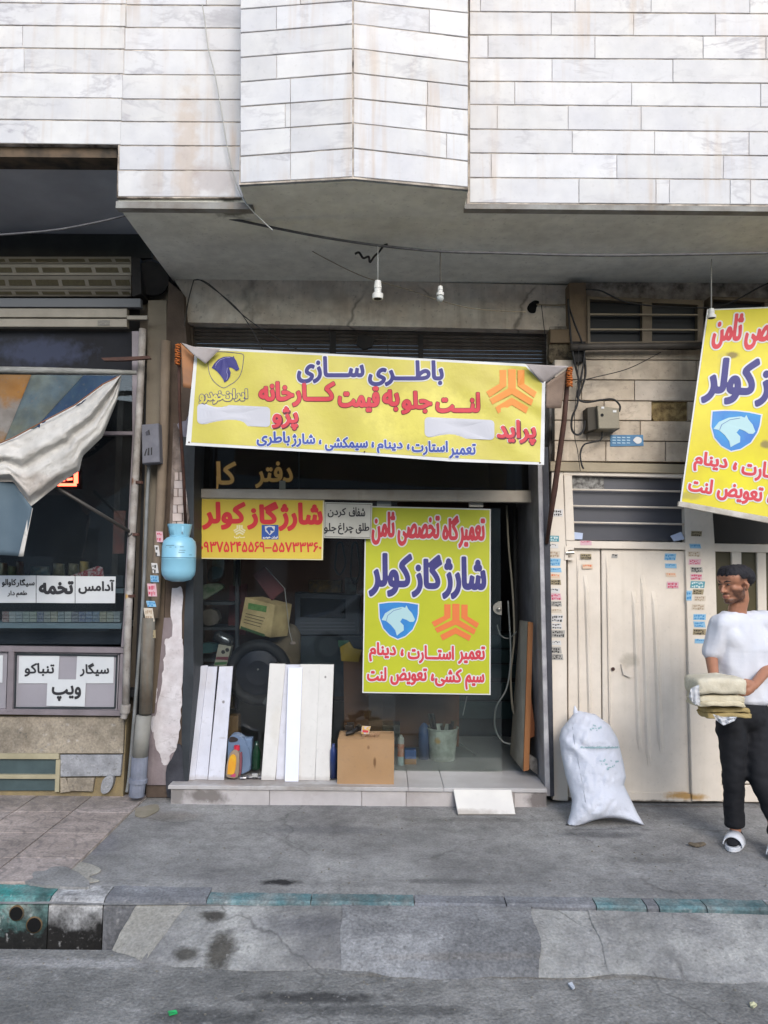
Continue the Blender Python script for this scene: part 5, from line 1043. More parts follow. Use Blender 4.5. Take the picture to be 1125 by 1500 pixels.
# wall equipment on the right house
blkc = mat('black_cable', '#1d1c1e', .6)
jb = thing('junction_box', 'battered beige metal junction box with black cables on the tiled wall', 'box', P(885, 635, 5.5))
MB().px([(860, 597), (876, 595), (877, 628), (861, 632)], 5.50, .12, .004).mk('box_side', mat('box_dark', '#3a352c', .7), jb)
MB().px([(875, 594), (907, 598), (908, 628), (877, 628)], 5.46, .16, .005).mk('box_body', mat('box_beige', '#857d6c', .6, '#746c5c', 6, bump=.4), jb)
MB().tube([P(882, 608, 5.455), P(882, 608, 5.47)], .012, 10).mk('knock_out', black_gap, jb); MB().rect(898, 601, 903, 604, 5.456, .004).mk('screw', cream, jb); MB().rect(881, 595.5, 885, 598.5, 5.456, .004).mk('screw', cream, jb)
bp = MB().px([(894, 637), (942, 637), (943, 653), (894, 654)], YRT - .006, .004).mk('blue_plate', mat('plate_blue', '#46789b', .5, '#37648a', 20), label='small weathered blue plate with a white drop mark on the tiled wall', cat='plate')
MBP = lambda x, y: P(x, y, YRT - .006)
flat('white_mark', smoothpoly([(927, 645), (932, 640), (939, 642), (939, 648), (933, 650)], 3), MBP, cream, bp, 2)
for k in range(3):
    for j in range(4): flat('print', [(897 + j * 7, 640 + k * 4), (902 + j * 7, 640.3 + k * 4), (902 + j * 7, 641.8 + k * 4), (897 + j * 7, 641.5 + k * 4)], MBP, mat('plate_print', '#9ab6c8', .6), bp, 1)
cg = 'black cables on the tiled wall'
wire('wall_cable', [(832, 438), (834, 470), (838, 510), (845, 545), (848, 560), (846, 590), (838, 612), (838, 630), (846, 637), (855, 630), (857, 616)], .008, blkc, 'thick black cable looping under the junction box', Y=5.53, group=cg)
wire('wall_cable', [(833, 448), (842, 475), (852, 500), (856, 520), (850, 560), (846, 582), (858, 589), (880, 586), (898, 585), (908, 594), (907, 603)], .0075, blkc, 'black cable curving over the top of the junction box', Y=5.535, group=cg)
wire('wall_cable', [(882, 632), (880, 644), (866, 648), (855, 652), (850, 665), (852, 680), (855, 687)], .0065, blkc, 'short black cable hanging from the junction box to the gate lintel', Y=5.54, group=cg)
wire('wall_cable', [(848, 505), (846, 560), (842, 600), (842, 640), (846, 660), (850, 690)], .003, blkc, 'thin wire hanging straight beside the junction box', Y=5.50, group=cg)
wire('wall_cable', [(842, 560), (870, 553), (920, 540), (968, 516)], .0035, blkc, 'thin black wire rising across the tiles to the pipe', Y=5.52, group=cg)
wire('wall_cable', [(856, 520), (858, 545), (855, 560), (848, 580)], .0075, blkc, 'short black cable beside the bundle on the tile pier', Y=5.55, group=cg)
MB().tube([P(836, 509, 5.52), P(870, 508, 5.53), P(1032, 506, 5.53), P(1230, 504, 5.53)], .026, 12).mk('wall_pipe', mat('dark_pipe', '#4c4640', .6, '#3b3631', 6, bump=.3), smooth=True, label='dark horizontal pipe under the high windows of the tiled house', cat='pipe')
MB().px([(838, 500), (858, 500), (856, 530), (842, 530)], 5.56, .05).mk('tangle_box', black_gap, label='sooty black clamp where the cables cross the dark pipe', cat='clamp')
wire('soffit_wire', [(858, 424), (880, 426), (920, 443), (990, 450), (1060, 447), (1125, 415), (1180, 405)], .006, blkc, 'black wire sagging in front of the high windows', Y=5.45)
# cables and lamps under the soffit
cab = mat('grey_cable', '#5b5b5c', .6, '#47464a', 20); cabl = mat('pale_cable', '#a3a3a0', .6)
YC = 4.72
wire('street_cable', [(-40, 346), (0, 344), (80, 337), (150, 324), (205, 310), (235, 303)], .007, cab, 'grey cable rising from the left edge to the corner of the marble wall', Y=YC)
wire('street_cable', [(235, 303), (290, 312), (350, 323), (398, 333), (470, 347), (550, 359), (640, 368), (740, 371), (860, 374), (1000, 373), (1200, 369)], .0085, cab, 'long grey cable slung under the soffit in front of the lamps', Y=YC)
wire('street_cable', [(296, 6), (300, 30), (305, 70), (315, 110), (324, 160), (332, 210), (345, 265), (362, 300), (400, 338)], .004, cabl, 'thin pale wire hanging down the marble wall left of the bay', Y=YL - .05)
wire('slack_wire', [(430, 352), (470, 375), (520, 400), (556, 413), (600, 425), (650, 442), (700, 453), (770, 457)], .003, mat('tan_wire', '#857a66', .7), 'thin tan wire drooping across the plaster to the broken hole', Y=5.2)
wire('slack_wire', [(786, 446), (810, 447), (836, 446)], .006, mat('tan_wire', '#857a66', .7), 'short tan cable from the broken hole to the tile pier', Y=5.72)
wire('slack_wire', [(284, 410), (300, 414), (350, 455), (385, 512)], .004, blkc, 'black wire from the soffit corner to the banner, left of a pair', Y=5.3)
wire('slack_wire', [(284, 410), (306, 416), (360, 465), (400, 492), (440, 514)], .004, blkc, 'black wire from the soffit corner to the banner, right of a pair', Y=5.3)
wire('slack_wire', [(284, 410), (276, 440), (270, 478)], .005, mat('dark_wire', '#3f3c38', .7), 'dark wire dropping from the soffit corner behind the banner end', Y=5.6)
wire('slack_wire', [(482, 482), (484, 500), (481, 520)], .003, blkc, 'short black wire over the shutter left of centre', Y=5.6)
wire('slack_wire', [(570, 486), (568, 505), (569, 522)], .003, blkc, 'short black wire over the middle of the shutter', Y=5.6)
wire('slack_wire', [(793, 447), (797, 480), (800, 512)], .003, blkc, 'thin wire hanging from the broken hole', Y=5.7)
wire('cable_knot', [(520, 372), (526, 370), (532, 378), (540, 376), (542, 384), (548, 376), (556, 368), (562, 360), (568, 358)], .008, blkc, 'twisted black knot of cable on the soffit by the white lamp holder', Y=YC + .3)
lhw = mat('lampholder_white', '#c9c8c4', .5); lhd = mat('lampholder_dark', '#57534c', .6); bulb = mat('bulb_frosted', '#a9adab', .3)
def holder(name, x, y0, y1, Y, label, bulbr=0, topy=360, s=1.):
    t = thing(name, label, 'lamp', P(x, y1, Y), 'lamp holders hanging under the soffit'); c = P(x, y0, Y); h = (P(x, y0, Y) - P(x, y1, Y)).z
    MB().tube([P(x, topy, Y), c], .004, 6).mk('flex', cabl if not bulbr else lhd, t, smooth=True)
    MB().lathe(c - Vector((0, 0, h)), [(.0, .012), (.026 * s, .0), (.033 * s, .0), (.034 * s, h * .28), (.022 * s, h * .34), (.022 * s, h * .55), (.025 * s, h * .57), (.020 * s, h * .97), (.008, h)], 16).mk('holder', lhw, t, smooth=False)
    if bulbr:
        MB().lathe(c - Vector((0, 0, h + bulbr * 1.7)), [(0, 0), (bulbr * .6, bulbr * .15), (bulbr, bulbr * .8), (bulbr * .85, bulbr * 1.4), (bulbr * .55, bulbr * 1.8)], 16).mk('bulb', bulb, t, smooth=True)
    else: MB().lathe(c - Vector((0, 0, h + .001)), [(0, 0), (.024 * s, 0), (.024 * s, .002)], 16).mk('socket', black_gap, t)
holder('pendant_holder', 553.5, 411, 438, YC, 'empty white lamp holder hanging in the middle under the soffit', 0, 359, 1.05)
holder('pendant_holder', 645, 419, 433, YC + .1, 'lamp holder with a small frosted bulb hanging right of the empty one', .026, 366, .75)
holder('pendant_holder', 1042, 452, 466, 5.1, 'small white lamp holder hanging at the top corner of the tilted banner', 0, 380, .9)

# ================================================================= BLOCK ACROSS THE STREET (out of view, added to cut sky light and be mirrored in the glass)
OB = thing('added_opposite_block', 'plain brick block added across the street to cut sky light, mirrored in the shop glass', 'building', (0, -9, 0))
ob = MB().box(-16, 16, -14, -9, ZROAD, 5.2); ob.mk('wall', mat('opp_brick', '#8b8a88', .9, '#7b7a79', 2), OB)
cs = thing('parked_car', 'pale parked car in the street, seen only as a faint reflection in the shop glass', 'car', (.3, -3.2, ZROAD))
carw = mat('car_paint', '#c9cacc', .25, '#c0c1c4', 2, spec=.6)
prof_ = [(-2.1, .35), (-2.12, .62), (-2.0, .80), (-1.35, .92), (-.75, 1.38), (-.4, 1.45), (.75, 1.44), (1.45, 1.05), (2.0, .98), (2.1, .80), (2.12, .40), (1.75, .28), (1.62, .50), (1.35, .60), (1.08, .50), (.95, .26), (-.95, .26), (-1.08, .50), (-1.35, .60), (-1.62, .50), (-1.75, .28)]
MB().slab([(.3 + a, -2.7, ZROAD + b) for a, b in prof_], (0, -1.55, 0), .03).mk('body', carw, cs)
for q in ([(-1.15, .95), (-.70, 1.33), (-.38, 1.38), (-.1, 1.38), (-.1, .95)], [(0, .95), (0, 1.38), (.72, 1.37), (1.22, 1.02), (1.1, .95)]): MB().slab([(.3 + a, -2.694, ZROAD + b) for a, b in q], (0, -.02, 0)).mk('window', dark_pane, cs)
for x in (-1.35, 1.35):
    wl_ = MB().tube([(.3 + x, -2.70, ZROAD + .3), (.3 + x, -2.9, ZROAD + .3)], .30, 20).mk('wheel', mat('car_tyre', '#1a1a1b', .8), cs); MB().tube([(.3 + x, -2.69, ZROAD + .3), (.3 + x, -2.75, ZROAD + .3)], .19, 16).mk('hub_cap', mat('car_rim', '#9a9a9c', .4, metal=.5), wl_)
for j in range(1):
    for i in range(-7, 8): MB().box(i * 2.1 - .6, i * 2.1 + .6, -9.0, -8.96, 1.0 + j * 3.2, 2.7 + j * 3.2).mk('window', dark_pane, OB)
# ================================================================= THINGS IN FRONT OF AND INSIDE THE SHOP
ZT = .132
def yon(py, z=ZT): return G(400, py, z).y
# gas canister hanging on the pillar
gc = thing('gas_canister', 'pale blue refrigerant gas canister hanging on the pillar by the shop', 'canister', P(261, 852, 5.45))
gcm = mat('canister_blue', '#83b6cb', .35, '#7aaec4', 4, spec=.5, bump=.08, bs=20)
c = P(261, 852, 5.45); sY = 5.45 / F; H_ = (P(261, 786, 5.45) - c).z; rr = 24.5 * sY
pr = [(0, 0), (rr * .35, .0), (rr * .75, .016), (rr * .95, .05), (rr, .085), (rr, H_ * .50), (rr * 1.008, H_ * .505), (rr * 1.008, H_ * .515), (rr, H_ * .52), (rr, H_ - .075), (rr * .93, H_ - .035), (rr * .72, H_ - .008), (rr * .4, H_ + .002), (0, H_ + .004)]
MB().lathe(c, pr, 32).mk('tank', gcm, gc, smooth=True)
ct = c + Vector((0, 0, H_ - .01)); hc = (P(261, 768, 5.45) - c).z - H_ + .01; V = []; Fc = []; n = 28
for i in range(n):
    a = 2 * math.pi * i / n
    for rad, z in ((rr * .56, 0), (rr * .72, hc), (rr * .69, hc), (rr * .53, 0)): V.append(ct + Vector((rad * math.cos(a), rad * math.sin(a), z)))
for i in range(n):
    an = (i / n) * 360; gap = (200 < an < 246) or (285 < an < 300) or (20 < an < 60)
    j = (i + 1) % n
    if gap:
        for (lo, hi) in ((0, .18), (.82, 1)):
            b = len(V)
            for q in (i, j):
                a = 2 * math.pi * q / n
                for rad0, rad1, t in ((.56, .72, lo), (.56, .72, hi), (.53, .69, hi), (.53, .69, lo)): V.append(ct + Vector((rr * lerp(rad0, rad1, t) * math.cos(a), rr * lerp(rad0, rad1, t) * math.sin(a), hc * t)))
            Fc += [(b, b + 1, b + 5, b + 4), (b + 1, b + 2, b + 6, b + 5), (b + 2, b + 3, b + 7, b + 6), (b + 3, b, b + 4, b + 7)]
    else:
        for k in range(4): Fc.append((i * 4 + k, i * 4 + (k + 1) % 4, j * 4 + (k + 1) % 4, j * 4 + k))
mk('collar_guard', V, Fc, gcm, gc)
MB().lathe(ct, [(.012, 0), (.012, .03), (.022, .03), (.022, .045), (.008, .05)], 12).mk('valve', mat('valve_white', '#b9b9b9', .5, '#7f8791', 30), gc)
MB().lathe(c + Vector((0, 0, H_ * .52)), [(rr * 1.004, 0), (rr * 1.006, .003), (rr * 1.004, .006)], 32).mk('weld_seam', mat('canister_seam', '#4b7386', .5), gc)
MCn = lambda x, y: Vector((P(x, y, 5.45).x, 5.45 - math.sqrt(max(1e-6, rr ** 2 - (P(x, y, 5.45).x - c.x) ** 2)) - .001, P(x, y, 5.45).z))
for y, x0, x1 in ((799, 249, 262), (801.5, 248, 265), (801, 270, 275), (806, 269, 277), (809, 268, 276), (812.5, 281, 284)):
    mk('print', [MCn(x0, y), MCn((x0 + x1) / 2, y), MCn(x1, y), MCn(x1, y + 1), MCn((x0 + x1) / 2, y + 1), MCn(x0, y + 1)], [(0, 1, 4, 5), (1, 2, 3, 4)], mat('print_canister', '#5f8494', .6), gc)
# white boards leaning on the window
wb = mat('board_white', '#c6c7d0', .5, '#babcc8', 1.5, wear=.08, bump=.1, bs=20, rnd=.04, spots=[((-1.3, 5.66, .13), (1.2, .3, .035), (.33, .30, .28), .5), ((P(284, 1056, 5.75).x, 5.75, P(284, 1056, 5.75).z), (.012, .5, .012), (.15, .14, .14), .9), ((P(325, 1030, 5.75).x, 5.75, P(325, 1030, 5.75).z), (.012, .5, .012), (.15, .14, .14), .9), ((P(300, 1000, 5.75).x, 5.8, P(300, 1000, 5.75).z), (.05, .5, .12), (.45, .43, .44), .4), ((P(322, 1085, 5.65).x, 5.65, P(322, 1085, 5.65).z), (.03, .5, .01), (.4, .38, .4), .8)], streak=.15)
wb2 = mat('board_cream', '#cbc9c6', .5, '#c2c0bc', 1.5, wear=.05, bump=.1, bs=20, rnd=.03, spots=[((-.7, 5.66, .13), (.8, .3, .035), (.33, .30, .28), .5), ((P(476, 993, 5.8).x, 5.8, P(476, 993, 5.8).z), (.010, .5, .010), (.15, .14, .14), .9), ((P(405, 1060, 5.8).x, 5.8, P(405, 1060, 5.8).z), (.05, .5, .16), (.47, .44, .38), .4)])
gb = 'white boards leaning against the shop window'
def leaning(label, tl, tr, br, bl, Yb, Yt, m, th=.016):
    A = [P(*tl, Yt), P(*tr, Yt), P(*br, Yb), P(*bl, Yb)]
    dz = ZT + .001 - (A[2].z + A[3].z) / 2
    for q in A[2:]: q.z = ZT + .001
    return MB().slab(A, (0, th, .002), .002).mk('white_board', m, label=label, cat='board', group=gb)
leaning('tall white board with a nail hole, leftmost of the left trio on the doorstep', (282, 977), (304, 975), (285, 1140), (259, 1140), 5.66, 5.86, wb)
leaning('middle board of the left trio of white boards', (304, 977), (318, 977), (304, 1140), (285, 1140), 5.672, 5.875, wb)
leaning('right board of the left trio, standing slightly apart from its neighbours', (321, 977), (341, 976.5), (328, 1141), (304.5, 1140), 5.66, 5.87, wb)
leaning('leftmost cream white board of the right group', (395, 972.5), (418, 973), (403, 1141), (382.5, 1140), 5.672, 5.872, wb2)
leaning('second board of the right group, mostly behind the narrow front board', (414, 974), (444, 974), (436, 1142), (404, 1141), 5.69, 5.885, wb)
leaning('wide cream board of the right group behind the narrow front board', (440, 973.5), (469, 973.5), (461, 1142), (432, 1142), 5.675, 5.872, wb2)
leaning('rightmost white board of the right group beside the cardboard box', (468, 973.5), (489, 974), (483, 1142), (461.5, 1142), 5.672, 5.870, wb2)
leaning('narrow bright white board standing in front of the right group', (422, 978), (443, 978), (437, 1144), (417, 1144), 5.64, 5.845, mat('board_bright', '#d6d9e4', .5, '#cdd0dc', 2, bump=.1))
# carton on the step with tools on it
cbd = mat('cardboard', '#a08160', .85, '#957552', 3, bump=.3, bs=40, wear=.08, spots=[((P(549, 1116, 5.62).x, 5.62, P(549, 1117, 5.62).z), (.012, .3, .045), (.14, .07, .03), .95), ((P(540, 1094, 5.62).x, 5.62, P(540, 1094, 5.62).z), (.012, .3, .018), (.16, .08, .04), .8)])
cb = thing('cardboard_box', 'plain brown cardboard box on the doorstep with greasy tools on its top', 'box', P(535, 1141, 5.6))
x0, x1 = P(494, 1141, 5.6).x, P(577, 1141, 5.6).x; zt = P(535, 1083, 5.6).z
MB().box(x0, x1, 5.60, 5.86, ZT, zt).mk('carton', cbd, cb)
MB().slab([(x0 + .005, 5.60, zt + .001), (x1 - .01, 5.60, zt + .001), (x1 - .02, 5.73, zt + .012), (x0 + .015, 5.72, zt + .02)], (0, 0, .004)).mk('flap', cbd, cb); MB().slab([(x0, 5.86, zt + .001), (x1, 5.86, zt + .001), (x1 - .03, 5.74, zt + .018), (x0 + .02, 5.75, zt + .012)], (0, 0, .004)).mk('flap', cbd, cb)
oil = mat('oily_metal', '#252323', .4, '#3a342e', 20, metal=.5, bump=.4)
tz = zt + .03
o = MB(); c0 = Vector((P(507, 1075, 5.66).x, 5.64, tz))
o.tube([c0, c0 + Vector((.05, .0, .012)), c0 + Vector((.085, -.01, .045))], [.016, .018, .012], 8).tube([c0 + Vector((.03, .02, .0)), c0 + Vector((.11, .015, .035))], .012, 8).box(c0.x - .01, c0.x + .045, c0.y + .03, c0.y + .07, tz + .02, tz + .05)
o.tube([c0 + Vector((.085, -.01, .045)), c0 + Vector((.10, .02, .05))], .020, 10); o.mk('pipe_wrench', oil, label='dark oily gripping tool on top of the cardboard box', cat='tool')
MB().box(c0.x + .0, c0.x + .055, 5.76, 5.79, tz - .015, tz + .055).mk('black_block', oil, label='small black metal block behind the oily tool on the box', cat='tool')
sm = thing('small_packet', 'small yellow and white packet lying on top of the cardboard box', 'packet', P(535, 1073, 5.62))
q = [P(530, 1064, 5.62), P(543, 1064.5, 5.62), (P(540, 1076, 5.62)), P(529, 1075, 5.62)]
MB().slab(q, (0, .02, 0), .002).mk('packet_body', mat('packet_yellow', '#c5a24a', .5, '#b9a9b5', 60, amt=2), sm); flat('print', [(531, 1069), (540, 1070), (539, 1073), (531, 1072.5)], lambda x, y: P(x, y, 5.62), redk, sm, 2)
v = MB(); 
for i in range(7): v.tube([(c0.x + .13 + i * .016, 5.62 + .01 * (i % 3), zt + .022), (c0.x + .15 + i * .016, 5.66, zt + .028 + .006 * (i % 2))], [.012, .009], 7)
v.mk('rag', mat('rag_tan', '#8a6a50', .9, '#a78a6c', 20, bump=.8), label='crumpled tan rag on the right of the cardboard box top', cat='rag')
# white marble plate leaning on the step as a ramp
a = [P(664, 1157, 5.52), P(749, 1155.5, 5.52), G(755, 1192, .012), G(671, 1192, .012)]
a[0].z = a[1].z = .125
MB().slab(a, (0, .012, -.012), .003).mk('marble_ramp', mat('ramp_marble', '#dcd9d3', .4, '#cfccc8', 3, veins=(2, .02, (.5, .48, .45), .4), spots=[((a[3].x, a[3].y, .01), (.35, .05, .1), (.3, .26, .22), .6)]), label='loose white marble plate leaning on the doorstep as a small ramp', cat='marble plate')
# bottles between the two board groups
jy = 5.72
jug = thing('blue_jug', 'grey-blue plastic canister with a carved handle between the two groups of boards', 'canister', P(357, 1132, 5.74))
jm = mat('jug_grey_blue', '#6b7d96', .4, '#5d6f88', 6, spec=.5)
def P2(L, Y): return [(a, b) for a, b in L]
MB().px(smoothpoly([(334, 1084), (339, 1077), (348, 1077), (358, 1084), (362, 1093), (365, 1100), (365, 1130), (336, 1130)], 3), 5.74, .09, .01).mk('jug_body', jm, jug)
MB().px(smoothpoly([(336, 1081), (340, 1079), (348, 1082), (347, 1086), (336, 1087)], 3), 5.736, .006).mk('handle_hollow', mat('hollow_dark', '#2a2426', .8), jug)
MB().px([(358, 1082), (369, 1082), (367, 1128), (353, 1130), (353, 1120), (361, 1106)], 5.76, .07, .008).mk('second_body', jm, jug)
yb_ = thing('yellow_bottle', 'clear squat bottle with a yellow label and red cap standing by the left boards', 'bottle', P(340, 1139, 5.66))
MB().px(smoothpoly([(331, 1138), (332, 1120), (335, 1108), (339, 1101), (344, 1098), (349, 1101), (350, 1110), (348, 1139)], 3), 5.66, .05, .006).mk('bottle_body', mat('bottle_amber_clear', '#9a8a7a', .25, '#7d6a58', 8, spec=.6), yb_)
MB().px(smoothpoly([(333, 1134), (335, 1114), (339, 1106), (344, 1106), (346, 1114), (343, 1133)], 3), 5.656, .004).mk('bottle_label', mat('label_yellow', '#cf9f24', .5, '#c9822a', 15), yb_)
MB().px(smoothpoly([(337, 1137), (343, 1133), (345, 1135), (344, 1138)], 3), 5.652, .003).mk('label_mark', mat('label_pink', '#b04568', .5), yb_)
MB().tube([P(347, 1099, 5.685), P(347, 1092, 5.685)], .022, 12).mk('cap', mat('cap_red', '#b5283c', .4), yb_)
MB().px(smoothpoly([(349, 1105), (354, 1104), (353, 1132), (349, 1134)], 3), 5.70, .03, .004).mk('red_bottle', mat('bottle_dull_red', '#7a4550', .5), label='slim dull red bottle squeezed behind the yellow labelled one', cat='bottle')
MB().lathe(P(375, 1127, 5.78), [(0, 0), (.030, 0), (.032, .01), (.032, .13), (.014, .18), (.013, .21), (0, .21)], 16).mk('green_bottle', mat('bottle_green', '#12301f', .2, spec=.7), smooth=True, label='dark green glass bottle behind the scattered steel parts', cat='bottle')
pm = mat('steel_parts', '#8f8f94', .3, '#3c3c40', 40, metal=.6, amt=2)
for i, (x, y, Y, lb) in enumerate(((352, 1133, 5.68, 'short steel socket lying beside the yellow bottle'), (362, 1129, 5.70, 'small steel part, second of the row beside the green bottle'), (371, 1129, 5.70, 'steel bolt in the middle of the loose parts on the step'), (379, 1128, 5.70, 'steel part at the right end touching the cream board'))):
    p = P(x, y + 3, Y); p.z = ZT + .014
    MB().tube([p, p + Vector((.018, 0, 0)), p + Vector((.0181, 0, 0)), p + Vector((.042, .004, 0))], [.014, .014, .009, .009], 8).mk('steel_part', pm, label=lb, cat='machine part', group='loose steel parts on the doorstep')
MB().rect(369, 1134, 377, 1139, 5.66, .03, .003).mk('pale_block', mat('pale_block', '#9f9f9c', .6), label='small pale block lying in front of the steel parts', cat='block')
MB().lathe(P(488, 1139, 5.70), [(0, 0), (.028, 0), (.028, .09), (.0281, .0901), (.026, .2), (.012, .23), (.012, .25), (0, .25)], 14).mk('blue_spray_can', mat('can_blue_dark', '#1d2a48', .3, '#223a7a', 3, spec=.6), smooth=True, label='dark blue spray can between the right boards and the cardboard box', cat='spray can')
MB().rect(334, 1049, 349, 1090, 5.97, .1, .003).mk('tan_carton', mat('carton_tan', '#7b6244', .8), label='small tan carton seen behind the left boards through the window', cat='box')
MB().px([(262, 1080), (268, 1078), (266, 1138), (259, 1138)], 5.9, .02).mk('wood_strip', mat('wood_brown', '#7c5a38', .8), label='narrow brown wooden strip behind the leftmost white board', cat='strip')
# inside, behind the glass door
bk_ = thing('bucket', 'dented off-white bucket crammed with tools on the floor behind the door', 'bucket', P(648, 1114, 6.35))
c = P(648, 1113, 6.35); c.z = .13; ry = 6.35 / F
MB().lathe(c, [(0, 0), (18 * ry, 0), (22 * ry, 42 * ry * 1.02), (23.5 * ry, 43 * ry * 1.02), (23.5 * ry, 45 * ry), (21 * ry, 45 * ry), (20 * ry, 36 * ry), (0, 36 * ry)], 24).mk('pail', mat('bucket_white', '#c6cbc3', .6, '#7d8178', 6, bump=.4, spots=[((c.x - .05, c.y - .1, c.z + .17), (.03, .2, .03), (.4, .25, .08), .9)]), bk_, smooth=False)
for i in range(9):
    a = i * 2.39; q = c + Vector((.07 * math.cos(a), .05 * math.sin(a), .15))
    MB().tube([q, q + Vector((.05 * math.cos(a * 1.7), .02, .17 + .05 * math.sin(i * 2)))], [.010, .014], 7).mk('tool', oil if i % 3 else mat('tool_handle', '#5d4632', .6), bk_)
sc_ = thing('white_spray_can', 'white spray can with an orange band behind the door glass', 'spray can', P(587, 1110, 6.2))
c = P(587, 1111, 6.15); c.z = .13
MB().lathe(c, [(0, 0), (.026, 0), (.027, .07)], 14).mk('can_foot', mat('can_pale', '#8fa3a6', .4), sc_); MB().lathe(c + Vector((0, 0, .0701)), [(.0275, 0), (.0275, .10)], 14).mk('band', mat('band_orange', '#b05a35', .5, '#c0a090', 40), sc_)
MB().lathe(c + Vector((0, 0, .1702)), [(.027, 0), (.026, .045), (.014, .055), (.012, .07), (0, .07)], 14).mk('can_top', mat('can_white', '#a9a9a5', .4), sc_)
c = P(601, 1113, 6.2); c.z = .13
b2_ = thing('parts_box', 'little blue and orange parts box between the spray can and the bucket', 'box', c)
MB().box(c.x - .048, c.x + .048, 6.16, 6.24, .131, .175).mk('box_base', mat('box_orange', '#8a6336', .6), b2_); MB().box(c.x - .046, c.x + .046, 6.162, 6.238, .1755, .245).mk('box_lid', mat('box_blue', '#2c4f86', .6), b2_)
c = P(621, 1111, 6.35); c.z = .13
MB().lathe(c, [(0, 0), (.045, 0), (.046, .25), (.02, .29), (0, .30)], 16).mk('blue_bottle', mat('bottle_slate_blue', '#34486d', .5), smooth=True, label='tall slate blue bottle left of the bucket', cat='bottle')
brown = mat('cabinet_brown', '#6a4630', .7, '#583a28', 2, streak=.3)
MB().px([(548, 1018), (673, 1018), (672, 1094), (548, 1094)], 6.65, .3).mk('brown_counter', brown, label='brown wooden counter standing across the shop behind the bucket', cat='counter')
MB().px([(503, 958), (560, 958), (560, 1110), (505, 1110)], 6.3, .25).mk('brown_cabinet', mat('cabinet_dark_brown', '#5b3e27', .7, '#4a311f', 3), label='dark brown cabinet behind the right group of boards', cat='cabinet')
MB().px([(498, 948), (512, 940), (518, 950), (530, 952), (525, 970), (500, 968)], 6.28, .03).mk('yellow_tool', mat('tool_yellow', '#7d6a1e', .6), label='yellow power tool half hidden on the brown cabinet', cat='tool')
# tool wall at the back right
dkg = mat('machine_dark', '#24282a', .6, '#2d3436', 6); tealm = mat('machine_teal', '#2a4446', .5, '#203436', 4)
mc = thing('parts_cabinet', 'dark teal cabinet with drawers seen through the door behind the poster', 'cabinet', P(735, 1090, 7.2))
MB().px([(668, 928), (790, 928), (790, 1080), (668, 1080)], 7.2, .4).mk('carcass', dkg, mc)
for ya in (930, 952, 974, 1000, 1028): MB().rect(672, ya, 786, ya + (19 if ya < 1000 else 25), 7.18, .02, .003).mk('drawer', tealm, mc); MB().rect(724, ya + 8, 734, ya + 11, 7.165, .014).mk('handle', hg, mc) if False else None
# left interior: shelving with parts
shm = mat('shelf_steel', '#3b4047', .6, '#2d3137', 6)
sh = thing('steel_shelving', 'dark steel shelving stacked with car parts at the left inside the window', 'shelf', P(312, 1040, 6.4))
for y in (810, 882, 919, 965, 1010): MB().px([(280, y), (346, y), (346, y + 4), (280, y + 4)], 6.4, .35).mk('shelf_board', shm, sh)
for x in (284, 348): MB().px([(x - 3, 780), (x + 2, 780), (x + 1, 1040), (x - 4, 1040)], 6.38, .04).mk('upright', shm, sh)
def blob(name, pts, Y, d, m, label, cat, bev=.006): return MB().px(smoothpoly(pts, 3), Y, d, bev).mk(name, m, label=label, cat=cat)
chrome = mat('dull_chrome', '#8c8f93', .25, '#5a5d61', 12, metal=.8)
blob('headlamp', [(303, 840), (310, 830), (322, 832), (326, 842), (318, 852), (306, 852)], 6.42, .1, chrome, 'round chromed lamp on the upper shelf inside the window', 'lamp')
blob('parts_bag', [(292, 862), (300, 856), (322, 855), (326, 862), (306, 874), (296, 878)], 6.4, .08, mat('bag_white_green', '#8b9183', .5, '#4a6b4b', 18), 'white and green packet lying on the middle shelf', 'packet')
blob('alternator', [(296, 896), (306, 892), (318, 896), (320, 912), (300, 916)], 6.42, .1, mat('cast_metal', '#4b4640', .6, '#5a554e', 15), 'small cast motor on the lower shelf inside the window', 'machine part')
blob('teal_case', [(284, 946), (300, 942), (318, 945), (318, 954), (286, 957)], 6.42, .1, mat('case_teal', '#3c6468', .5), 'flat teal case on the shelf under the motor', 'box')
MB().tube([P(314, 931, 6.25), P(319, 932, 6.25), P(336, 940, 6.25), P(341, 942, 6.25)], [.030, .052, .052, .03], 16).mk('muffler', chrome, smooth=True, label='shiny silver cylinder lying on the small striped box', cat='machine part')
fb = thing('filter_box', 'small white box with green and red stripes and two black dots', 'box', P(325, 978, 6.2))
MB().px([(320, 944), (339, 947), (332, 976), (313, 976)], 6.2, .09, .003).mk('carton', mat('filter_white', '#a9a798', .6, '#99978a', 8), fb)
MF = lambda x, y: P(x, y, 6.2)
flat('stripe', [(317, 962), (335, 962), (334, 967), (316, 966)], MF, mat('stripe_maroon', '#6a2e3c', .6), fb, 2); flat('stripe', [(315, 970), (333, 969), (332, 973), (314, 974)], MF, mat('stripe_green', '#3d6b3f', .6), fb, 2)
for x, y in ((327, 955), (333, 952)): flat('dot', [(x + 3 * math.cos(a), y + 3 * math.sin(a)) for a in [k * .6 for k in range(10)]], MF, ink, fb, 2)
cv = thing('labelled_carton', 'tan carton with a green printed label perched on the sack inside the window', 'box', P(390, 934, 6.2))
cardm = mat('carton_pale', '#c0ad80', .8, '#8b7a55', 5, bump=.3)
MB().slab([P(359, 875, 6.2), P(403, 886, 6.2), P(396, 934, 6.2), P(350, 921, 6.2)], (.12, .16, .0), .004).mk('carton', cardm, cv)
MF2 = lambda x, y: P(x, y, 6.197)
